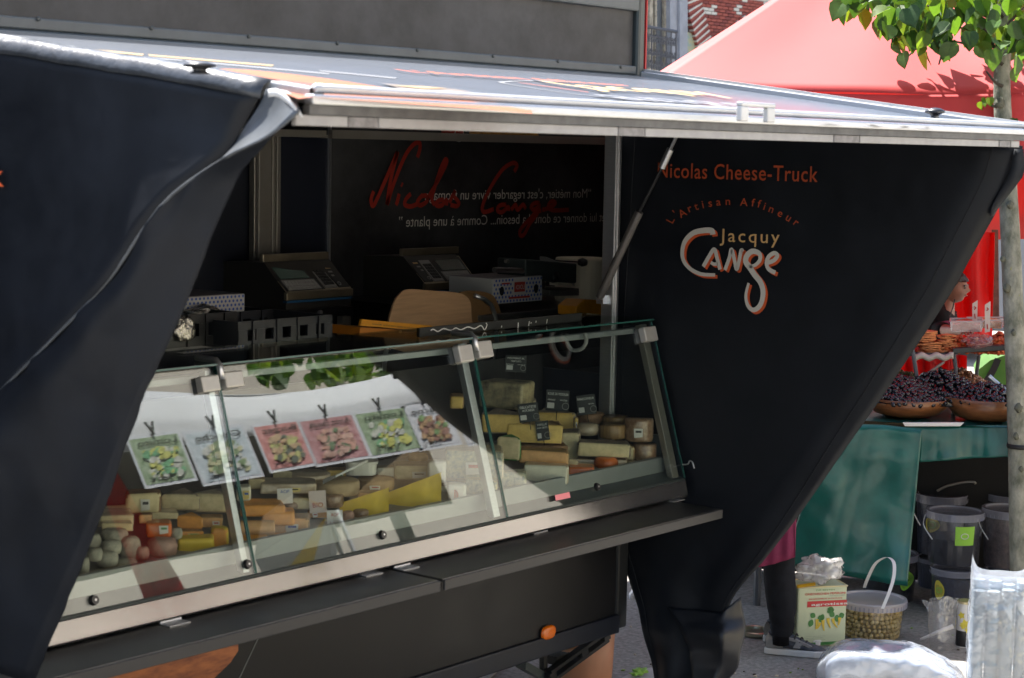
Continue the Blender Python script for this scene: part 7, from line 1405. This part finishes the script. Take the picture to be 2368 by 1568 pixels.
q = MB(); q.add(*skin_mesh('jacket', ({'pel': (pl, .16), 'ch': (chs, .175), 'nk': (nk, .075), 'rs': (pv['rs'][0], .075), 're': (pv['re'][0], .055), 'rw': (pv['rw'][0], .042), 'ls': (pv['ls'][0], .075), 'le': (pv['le'][0], .055), 'lw': (pv['lw'][0], .042)}, [('pel', 'ch'), ('ch', 'nk'), ('ch', 'rs'), ('rs', 're'), ('re', 'rw'), ('ch', 'ls'), ('ls', 'le'), ('le', 'lw')], 'pel'), M_jack)); q.build('jacket', M_jack, per, smooth=True)
q = MB(); q.tube([ank + V(0, 0, .10), ank, V(ank.x, ank.y, .06)], .043, 12); q.build('sock', M_jack, per, smooth=True)
q = MB(); q.tube([ank + oth + V(0, 0, .10), ank + oth, V((ank + oth).x, (ank + oth).y, .06)], .043, 12); q.build('sock', M_jack, per, smooth=True)
M_sole = mat('white_sole', (0.70, 0.68, 0.66), 0.5); M_upper = mat('charcoal_suede', (0.075, 0.08, 0.095), 0.8, var=0.25, vscale=30); M_grey = mat('grey_suede', (0.30, 0.29, 0.28), 0.8, var=0.1, vscale=30)
def shoe(off):
    x0p, x1p = S6(1075, 1430), S6(1545, 1440); L_ = (x1p - x0p).length; hb = V(x0p.x, x0p.y, 0) + off + sw * .04; q = MB()
    st = [(0, .026, .03, .085), (.06, .036, .028, .12), (.22, .040, .028, .135), (.36, .041, .028, .118), (.5, .046, .028, .098), (.66, .050, .026, .076), (.82, .046, .024, .060), (.94, .032, .024, .048), (1.0, .010, .026, .036)]
    rows = [[hb + sr * L_ * s_ + sw * w_ * math.cos(t_) * (1 - .25 * max(0, math.sin(t_))) + V(0, 0, (zb + zt_) / 2 + (zt_ - zb) / 2 * math.sin(t_)) for t_ in [2 * math.pi * i / 16 for i in range(16)]] for s_, w_, zb, zt_ in st]
    q.grid(rows, closed=True); sh_ = q.build('trainer', M_upper, per, smooth=True)
    q = MB(); out = [hb + sr * L_ * (s_ + (-.012 if i == 0 else .012 if i == 8 else 0)) - sw * (w_ + .006) for i, (s_, w_, *_r) in enumerate(st)] + [hb + sr * L_ * s_ + sw * (w_ + .006) for s_, w_, *_r in reversed(st)]
    q.prism([p + V(0, 0, .002) for p in out], V(0, 0, .034)); q.build('sole', M_sole, sh_, bevel=0.006)
    sd_ = lambda u, z: hb + sr * L_ * u - sw * .0475 + V(0, 0, z)
    for nm_, pts, m_ in (('heel_panel', ((0.01, .04), (.30, .04), (.26, .075), (.10, .10), (.04, .115), (.01, .09)), M_grey), ('side_panel', ((.46, .045), (.58, .045), (.62, .075), (.52, .085)), M_grey), ('lace_panel', ((.30, .10), (.52, .095), (.78, .062), (.72, .054), (.50, .078), (.30, .09)), M_grey)):
        q = MB(); q.prism([sd_(u, z) + sw * (.012 if u < .35 else .0) * (1 if u < .2 else .4) for u, z in pts], sw * .012); q.build(nm_, m_, sh_, bevel=0.002)
    for i in range(4):
        u = .40 + i * .085; q = MB(); q.tube(catmull([sd_(u, .125 - .018 * i - .012), hb + sr * L_ * (u + .02) + V(0, 0, .128 - .017 * i), hb + sr * L_ * (u + .04) + sw * .03 + V(0, 0, .11 - .016 * i)], 4), 0.004, 5); q.build('lace', M_blk, sh_)
shoe(V(0, 0, 0)); shoe(oth)
# jar lid ring on the ground, bucket under the trailer, scraps
rl = G(*R6(1010, 1232)); q = MB(); q.lathe((rl.x, rl.y, 0), [(.088, .002), (.092, .010), (.092, .026), (.085, .030), (.078, .026), (.075, .012), (0, .010)], 28); tag(q.build('jar_lid', mat('brass_lid', (0.40, 0.37, 0.28), 0.3, metal=0.8), smooth=False), 'upturned metal jar lid on the ground by the foot of the tarp', 'lid')
ub_ = P(*R5b(1470, 1432), Z=0); a, c = [P(*R5b(x, 1250), Y=ub_.y) for x in (1140, 1568)]; W_ = (c - a).dot(frame(1380)[0]) / 2; cc = V(((a + c) / 2).x, ((a + c) / 2).y, 0)
pb = thing('stained_bucket', 'peach stained plastic bucket standing behind the stabiliser leg under the trailer', 'bucket', cc)
q = MB(); hB = 0.33; q.lathe(cc, [(W_ * .88, 0.002), (W_ * .9, .01), (W_ * 1.0, hB), (W_ * .97, hB), (W_ * .86, .012)], 36, cap=False); q.build('wall', translucent('peach_plastic', (0.60, 0.33, 0.20), (0.7, 0.36, 0.2), 0.4, 0.4), pb, smooth=True)
q = MB(); q.lathe(cc, [(W_ * .86, .012), (W_ * .955, hB * .62), (0, hB * .62)], 32); q.build('contents', mat('orange_sauce', (0.62, 0.20, 0.05), 0.5, var=0.2, vscale=12), pb)
q = MB(); q.lathe(cc, [(W_ * 1.0, hB - .03), (W_ * 1.05, hB - .028), (W_ * 1.05, hB), (W_ * 1.0, hB)], 36); q.build('rim', mat('peach_rim', (0.6, 0.4, 0.28), 0.4), pb)
rr = random.Random(11); q = MB()
for i in range(70):
    p = P(rr.uniform(1440, 2360), rr.uniform(1430, 1568), Z=0.004); s_ = rr.uniform(.003, .011); q.obox(p, V(s_, s_ * .3, 0), V(-s_ * .3, s_ * .7, 0), V(0, 0, .002), rr.randrange(3))
struct(q.build('ground_litter', [mat('crumb', (0.5, 0.42, 0.3), 0.8), mat('dark_crumb', (0.06, 0.04, 0.03), 0.8), mat('leaf_crumb', (0.2, 0.3, 0.05), 0.8)]), 'stuff')
lf = P(*R6(110, 1520), Z=0.03); crumple('lettuce_scrap', lf, .05, .03, .015, mat('lettuce', (0.22, 0.42, 0.06), 0.6), 'bright lettuce scrap on the pale paving by the tarp foot', 'lettuce scrap', seed=4, amp=.6)
sq = P(*R6(60, 960), Z=0); q = MB(); q.prism([P(*R6(x, y), D=depth(sq)) for x, y in ((36, 985), (36, 930), (70, 880), (105, 870), (110, 960), (90, 985))], cF * .08); q.prism([P(*R6(x, y), D=depth(sq) + .002) for x, y in ((30, 1010), (30, 975), (95, 950), (110, 1005))], cF * .10); tag(q.build('wrapped_parcel', mat('pale_wrapping', (0.5, 0.5, 0.52), 0.4, var=0.5, vscale=18), bevel=0.006), 'pale wrapped parcel seen between the trailer corner and the tarp', 'parcel')
# ------------------------------------------------------------------ the tree
tree = thing('linden_tree', 'young linden tree with lichen on its trunk in front of the red tent', 'tree', P(2362, 1450, D=10.15) - V(0, 0, P(2362, 1450, D=10.15).z), 'street trees')
M_bark = mat('grey_bark', (0.34, 0.33, 0.27), 0.9, col2=(0.10, 0.105, 0.075), vscale=11, detail=8, bump=1.0, bscale=34, stretch=(1, 1, .6))
tD = 10.15; tw = lambda x, y, d_=0.0: P(x, y, D=tD + d_)
tp_ = [tw(2366, 1480), tw(2360, 1300), tw(2354, 1000), tw(2342, 700), tw(2332, 480), tw(2320, 300), tw(2316, 180), tw(2322, 60), tw(2326, -80), tw(2330, -300)]
tpc = catmull(tp_, 10); n_ = len(tpc); q = MB()
q.tube(tpc, [(.064 - .020 * min(1, i / (n_ * .72)) - .012 * max(0, i / n_ - .72)) * (1 + .04 * noise.noise(V(0, 0, i * .6))) for i in range(n_)], 18); trunk = q.build('trunk', M_bark, tree, smooth=True)
for x, y, s_ in ((2328, 668, .022), (2344, 770, .016), (2356, 945, .024), (2350, 1010, .018), (2362, 1085, .017), (2318, 600, .014), (2312, 240, .026), (2336, 475, .02)):
    p = tw(x, y, -.045); me_ = crumple('knot', p, s_ * 1.7, s_ * .9, s_ * 1.25, mat('dark_knot', (0.11, 0.11, 0.08), 0.95, bump=0.6, bscale=70), '', None, seed=x * .01, amp=.5, sub=2); del me_['label']; me_.location = p - WL[tree]; me_.parent = tree
M_lich = mat('lichen', (0.30, 0.30, 0.05), 0.95, var=0.3, vscale=30)
for k in range(26):
    y = rnd.choice([rnd.uniform(560, 760), rnd.uniform(900, 1340)]); xx = np.interp(y, [560, 1000, 1340], [2350, 2368, 2376]) + rnd.uniform(-14, 3); p = tw(xx, y, -.042); e_ = crumple('lichen_patch', p, rnd.uniform(.006, .014), .006, rnd.uniform(.012, .03), M_lich, '', None, seed=k, amp=.7, sub=1); del e_['label']; e_.location = p - WL[tree]; e_.parent = tree
q = MB(); sy = tw(2356, 1031); q.lathe(sy, [(.064, -.012), (.066, 0), (.064, .012)], 20, cap=False); q.build('rubber_tie', M_blk, tree, smooth=True, fix=False, thick=.004)
leafP = []; rnd.seed(21)
R3L = [(1330, 20), (1345, -10), (1410, 60), (1395, 95), (1440, 20), (1500, -20), (1560, 30), (1555, 100), (1540, 150), (1600, 95), (1590, 200), (1640, 130), (1660, 60), (1590, 270), (1640, 280), (1650, 345), (1690, 170), (1700, 60), (1750, 150), (1735, 230), (1780, 310), (1790, 340), (1800, 60), (1840, 150), (1850, 80), (1840, 220), (1880, 255), (1900, 180), (1935, 280), (1955, 110), (1985, 200), (1920, 30), (2040, 60), (2080, 90), (2090, 215), (2060, 160), (2110, 290), (2140, 60), (2165, 330), (2220, 250), (2195, 200), (2300, 190), (2330, 250), (2330, 360), (2300, 440), (2350, 60), (2345, 130), (2260, 370), (2120, 130), (2150, 230)]
M_leaf = [translucent('linden_leaf', (0.05, 0.125, 0.016), (0.16, 0.31, 0.02), .42, .45, .3, 14), translucent('dark_linden_leaf', (0.03, 0.075, 0.012), (0.06, 0.13, 0.01), .35, .42, .3, 14), translucent('fresh_linden_leaf', (0.08, 0.16, 0.015), (0.26, 0.38, 0.02), .45, .5, .25, 14)]
def leaf_mesh(m, fold):
    pts = [(0, 0), (.22, .06), (.42, -.08), (.5, -.32), (.42, -.58), (.22, -.82), (0, -1.05)]; q = MB()
    mid = [V(0, -.08 - .97 * t_, .05 * math.sin(t_ * 3)) for t_ in (0, .2, .4, .6, .8, .92, 1)]
    for sg in (1, -1): q.grid([[mid[i] for i in range(7)], [V(sg * pts[i][0] * .55, (pts[i][1] + mid[i].y) / 2, fold * pts[i][0] * .5 + .02) for i in range(7)], [V(sg * pts[i][0], pts[i][1], fold * pts[i][0] + .05 * noise.noise(V(i, sg, fold * 9))) for i in range(7)]])
    return q.mesh('leaf', m, smooth=True, fix=False)
LM = [leaf_mesh(m, f_) for m in M_leaf for f_ in (.15, .5, .9)]
twig = MB()
def add_leaf(p, size, owner, lean=.5):
    o = bpy.data.objects.new('leaf', rnd.choice(LM)); COL.objects.link(o); o.parent = owner; o.location = p - WL[owner]; o.scale = (size,) * 3
    fx = -cF; yaw = math.atan2(fx.y, fx.x) + math.pi / 2 + rnd.gauss(0, .9); o.rotation_euler = (math.radians(90) + rnd.gauss(-.25, .4), rnd.gauss(0, .35), yaw)
for x, y in R3L + [(rnd.uniform(1540, 2368), rnd.uniform(-260, 40)) for _ in range(90)] + [(rnd.uniform(1520, 2360), rnd.uniform(-20, 230)) for _ in range(66)] + [(rnd.uniform(1290, 1500), rnd.uniform(-40, 95)) for _ in range(9)] + [(rnd.uniform(1540, 1960), rnd.uniform(60, 300)) for _ in range(22)] + [(rnd.uniform(2090, 2400), rnd.uniform(150, 380)) for _ in range(24)]:
    p = tw(*R3(x, y - 32), rnd.uniform(-.45, .35)); add_leaf(p, rnd.uniform(.085, .12), tree)
for pts in ([(2318, 130), (2295, 105), (2270, 60), (2230, 30), (2180, 20), (2120, 10)], [(2318, 150), (2292, 130), (2260, 110), (2200, 95), (2150, 90)], [(2320, 70), (2345, 40), (2375, 10)], [(2320, 40), (2290, 10), (2220, -40), (2100, -50), (1990, -10)], [(2318, 200), (2300, 190), (2280, 165)], [(2150, 90), (2120, 110), (2100, 130)], [(2200, 95), (2180, 120), (2170, 150)], [(2314, 245), (2296, 246), (2285, 236)], [(1990, -10), (1970, 5), (1960, 12)]):
    twig.tube(catmull([tw(x, y, -.05) for x, y in pts], 5), [.011 - .007 * i / max(1, (len(pts) - 1) * 5) for i in range((len(pts) - 1) * 5 + 1)], 6)
twig.build('branch', mat('dark_twig', (0.07, 0.055, 0.04), 0.8), tree)
for x, y in ((2125, 590), (2140, 600), (2165, 590), (2120, 615), (2315, 715)): add_leaf(tw(*R3(x, y - 10), -.07), .048, tree)
# ------------------------------------------------------------------ the other side of the market lane (seen mirrored in the counter glass)
gn = V(0, -(GB.z - GA.z), (GB.y - GA.y)).normalized()
def RF(px, py, Yp):     # where a sight line bounced by the front glass meets the plane Y = Yp
    d = ray(px, py).normalized(); p = CAM + d * ((GA - CAM).dot(gn) / d.dot(gn)); r_ = d - gn * 2 * d.dot(gn); return p + r_ * ((Yp - p.y) / r_.y)
YP = 1.7
M_white_c = translucent('white_canvas', (0.78, 0.79, 0.80), (0.8, 0.8, 0.8), .35, .7, .04, 2.0, .1, 3.0)
st = thing('white_stall', 'white market stall across the lane with food pictures pegged to its valance', 'market stall', (8, 0.6, 0), 'market tents')
zl = RF(770, 955, YP).z; zu = RF(760, 874, YP).z; q = MB()
xc = RF(770, 874, YP).x; curv = lambda x: .045 * min(4.0, ((x - xc) / .8) ** 2)
q.grid([[V(x, YP + .02 * math.sin(x * 2.2) + .03 * f_ * noise.noise(V(x * 2.5, f_ * 4, 0)) - .25 * max(0, f_ - .35), zl - .05 + (zu + curv(x) - zl + .05) * f_ - .02 * math.sin(x * 1.1) * (1 - f_)) for x in [4.5 + i * .1 for i in range(64)]] for f_ in (0, .12, .3, .42, .6, .8, 1)])
q.build('valance', M_white_c, st, smooth=True, fix=False, thick=.003)
q = MB(); q.grid([[V(4.5 + i * .2, YP - .17 - j * .35, zu + curv(4.5 + i * .2) * (1 - j / 8) - .03 * (j / 8)) for i in range(32)] for j in range(9)]); q.build('roof', M_white_c, st, smooth=True, fix=False, thick=.003)
q = MB(); q.grid([[V(4.5 + i * .2, YP - .20 - j * .34, zu - .05 + curv(4.5 + i * .2) * (1 - j / 8) - .03 * (j / 8)) for i in range(32)] for j in range(9)]); q.build('roof_shade_sheet', mat('roof_shade', (0.05, 0.042, 0.035), 0.9), st, smooth=True, fix=False, thick=.003)  # dark sheet added as shade under the roof, for the mirrored view
zb0, zb1 = RF(700, 1235, -1.1).z, RF(770, 1060, -1.1).z
q = MB(); q.grid([[V(4.5 + i * .2, -1.1 + .03 * math.sin(i * .9), z) for i in range(40)] for z in (zb0, (zb0 + zb1) / 2, zb1 + .3)]); q.build('reflection_backdrop', translucent('backdrop_canvas', (0.16, 0.11, 0.055), (0.2, 0.13, 0.06), .12), st, smooth=True, fix=False, thick=.003)  # backdrop added to darken the lower part of the glass reflection
for x in (4.6, 10.8):
    for y in (YP - .05, YP - 2.7): q = MB(); q.tube([V(x, y, 0), V(x, y, zl + .3)], .02, 8); q.build('pole', M_aluw, st)
q = MB(); q.box(4.7, 10.7, .5, 1.2, .85, .9); q.build('table', M_conc, st)
q = MB(); q.box(4.7, 10.7, 1.203, 1.21, .1, .9); q.build('table_skirt', mat('yellow_cloth', (0.7, 0.62, 0.42), 0.7), st)
pics = [('Lomito', '6.00 \u20ac', (308, 440, 1000, 1125), [(0.10, 0.22, 0.02), (0.62, 0.62, 0.08), (0.65, 0.66, 0.55), (0.10, 0.4, 0.14)]), ('Ceviche', '8.00 \u20ac', (440, 592, 985, 1118), [(0.42, 0.50, 0.55), (0.62, 0.60, 0.30), (0.70, 0.70, 0.62), (0.15, 0.25, 0.06)]), ('Burger', '5.00 \u20ac', (598, 714, 972, 1090), [(0.50, 0.06, 0.03), (0.62, 0.40, 0.18), (0.60, 0.58, 0.15), (0.08, 0.10, 0.04)]), ('Arroz chaufa', '8 euro', (704, 842, 958, 1074), [(0.35, 0.03, 0.03), (0.62, 0.30, 0.20), (0.66, 0.38, 0.28), (0.10, 0.2, 0.05)]), ('Lomito', '6.00 \u20ac', (832, 962, 942, 1055), [(0.10, 0.22, 0.02), (0.62, 0.62, 0.08), (0.65, 0.66, 0.55), (0.10, 0.4, 0.14)]), ('Carne', '9.00 \u20ac', (944, 1052, 930, 1040), [(0.55, 0.58, 0.65), (0.30, 0.11, 0.05), (0.45, 0.25, 0.08), (0.15, 0.3, 0.05)]), ('Sopa', '4.00 \u20ac', (1056, 1150, 920, 1030), [(0.60, 0.60, 0.62), (0.15, 0.3, 0.6), (0.60, 0.25, 0.06), (0.4, 0.10, 0.02)])]
for k, (ttl, pri, (l, r_, t_, b_), cl) in enumerate(pics):
    ym = (t_ + b_) / 2; xm = (l + r_) / 2; xa, xb = RF(l, ym, YP + .04).x, RF(r_, ym, YP + .04).x; xlo, xhi = min(xa, xb), max(xa, xb); z1, z0 = RF(xm, t_, YP + .04).z, RF(xm, b_, YP + .04).z
    o = thing('food_picture', f'laminated {ttl.lower()} food picture pegged under the white stall valance' if ttl != 'Lomito' else ('laminated lomito food picture at the row end' if k == 0 else 'laminated lomito food picture between the rice and meat ones'), 'poster', ((xlo + xhi) / 2, YP + .04, z0), 'food pictures')
    W_, h = xhi - xlo, z1 - z0; rr = random.Random(k + 20); q = MB(); q.box(xlo + .004, xhi - .004, YP + .04, YP + .044, z0, z1); q.build('sheet', mat('laminate', (0.72, 0.73, 0.76), 0.25), o)
    q = MB(); q.box(xlo + .02, xhi - .02, YP + .0445, YP + .0455, z0 + .02, z1 - .02); q.build('photo_print', mat(f'photo_{k}', tuple(.7 * c_ + .14 for c_ in cl[0]), 0.35, col2=tuple(min(.8, c_ * .8 + .38) for c_ in cl[0]), vscale=26, detail=8), o)
    q = MB(); ms = [mat(f'photo_{k}_{i}', tuple(.75 * c_ + .12 for c_ in cl[i]), 0.4, var=.3, vscale=30) for i in (1, 2, 3)]
    for i in range(90):
        cx_, cz_ = xlo + W_ * rr.uniform(.22, .80), z0 + h * rr.uniform(.18, .68); s_ = h * rr.uniform(.02, .085); m_i = rr.choice((0, 0, 1, 1, 2)); e_ = [V(min(xhi - .022, max(xlo + .022, cx_ + s_ * 1.3 * math.cos(a_))), YP + .046 + i * .00012, min(z1 - .022, max(z0 + .022, cz_ + s_ * math.sin(a_ + .4)))) for a_ in [2 * math.pi * j / 9 for j in range(9)]]; q.add(e_, [tuple(range(9))], m_i)
    q.build('food_print', ms, o, fix=False)
    q = MB(); put_text(q, ttl, V(xhi - W_ * .12, YP + .054, z1 - h * .22), V(xlo + W_ * .15, YP + .054, z1 - h * .22), (0, 0, 1), h * .11, bold=.01); put_text(q, pri, V(xhi - W_ * .45, YP + .054, z0 + h * .10), V(xlo + W_ * .12, YP + .054, z0 + h * .10), (0, 0, 1), h * .07); q.build('lettering', M_blk, o, fix=False)
    pg = thing('clothes_peg', 'black clothes peg gripping the ' + ('lomito picture at the row end', 'ceviche picture', 'burger picture', 'rice picture', 'lomito picture beside the rice', 'meat picture', 'soup picture')[k], 'peg', ((xlo + xhi) / 2, YP + .05, z1), 'clothes pegs'); xm_ = (xlo + xhi) / 2
    for sg in (-1, 1): q = MB(); q.obox(V(xm_ + sg * .011, YP + .055, z1 + .03), V(.005, 0, 0) , V(0, .006, 0), V(sg * .016, 0, .04)); q.build('arm', M_blk, pg)
# pale sunlit house front and a tree behind the white stall, red banner
fb = thing('pale_house', 'long beige rendered house front behind the white stall', 'house', (20, -16, 0))
q = MB(); q.box(-10, 60, -17, -16, 0, 17); q.build('wall', mat('beige_render', (0.50, 0.45, 0.38), 0.9, var=.08, vscale=.6), fb)
q = MB(); q.box(-10, 60, -18, -15.7, 17, 17.4); q.build('roof', M_stone, fb)
for i in range(16):
    for zf in (2.0, 11.5): q = MB(); q.box(-8 + i * 4.2, -6.8 + i * 4.2, -16.03, -15.97, zf, zf + 1.8); q.build('window', M_glassd, fb)
p0, p1 = RF(385, 1200, 1.0), RF(262, 1200, 1.0); zc0, zc1 = RF(330, 1420, 1.0).z, RF(300, 1060, 1.0).z
q = MB(); xlo, xhi = min(p0.x, p1.x), max(p0.x, p1.x); q.grid([[V(xlo + (xhi - xlo) * (i / 10) * (.35 + .65 * (1 - j / 8)) , 1.0 + .03 * math.sin(i * 1.3), zc0 - .3 + (zc1 - zc0 + .3) * j / 8) for i in range(11)] for j in range(9)])
tag(q.build('red_banner', translucent('banner_red', (0.62, 0.03, 0.03), (0.8, 0.05, 0.03), .4), smooth=True, fix=False, thick=.003), 'red banner hanging inside the white stall', 'banner')
pzl = RF(690, 1265, .2); par = thing('parasol', 'white and yellow parasol leaning in the white stall', 'parasol', (pzl.x, .2, 0)); rim = [pzl + V(.42 * math.cos(a_), .15 * math.sin(a_), .34 * math.sin(a_)) for a_ in [2 * math.pi * i / 8 for i in range(8)]]; apx = pzl + V(.1, .3, .12)
for i in range(8): q = MB(); q.add([apx, rim[i], rim[(i + 1) % 8]], [(0, 1, 2)]); q.build('panel', K['ypap'] if i % 4 == 1 else M_white_c, par, fix=False, thick=.002); q = MB(); q.tube([apx, rim[i]], .006, 5); q.build('rib', M_aluw, par)
q = MB(); q.tube([apx, V(apx.x, apx.y - .3, 0)], .015, 6); q.build('pole', M_aluw, par)
tr2 = thing('linden_tree', 'leafy linden behind the white stall across the lane', 'tree', (12, -1.5, 0), 'street trees'); q = MB(); q.tube([V(12, -1.5, 0), V(12, -1.5, 3), V(12.1, -1.6, 6)], [.09, .07, .03], 10); q.build('trunk', M_bark, tr2)
for k in range(150):
    px = rnd.choice([rnd.uniform(590, 680), rnd.uniform(720, 850), rnd.uniform(800, 970)]); p = RF(px, rnd.uniform(800, 872), rnd.uniform(-2.2, -.8)); o = bpy.data.objects.new('leaf', rnd.choice(LM)); COL.objects.link(o); o.parent = tr2; o.location = p - WL[tr2]; o.scale = (rnd.uniform(.11, .17),) * 3; o.rotation_euler = (math.radians(90) + rnd.gauss(-.2, .4), rnd.gauss(0, .4), rnd.uniform(0, 6.28))
# sky stays the world's own; nothing is placed before the camera
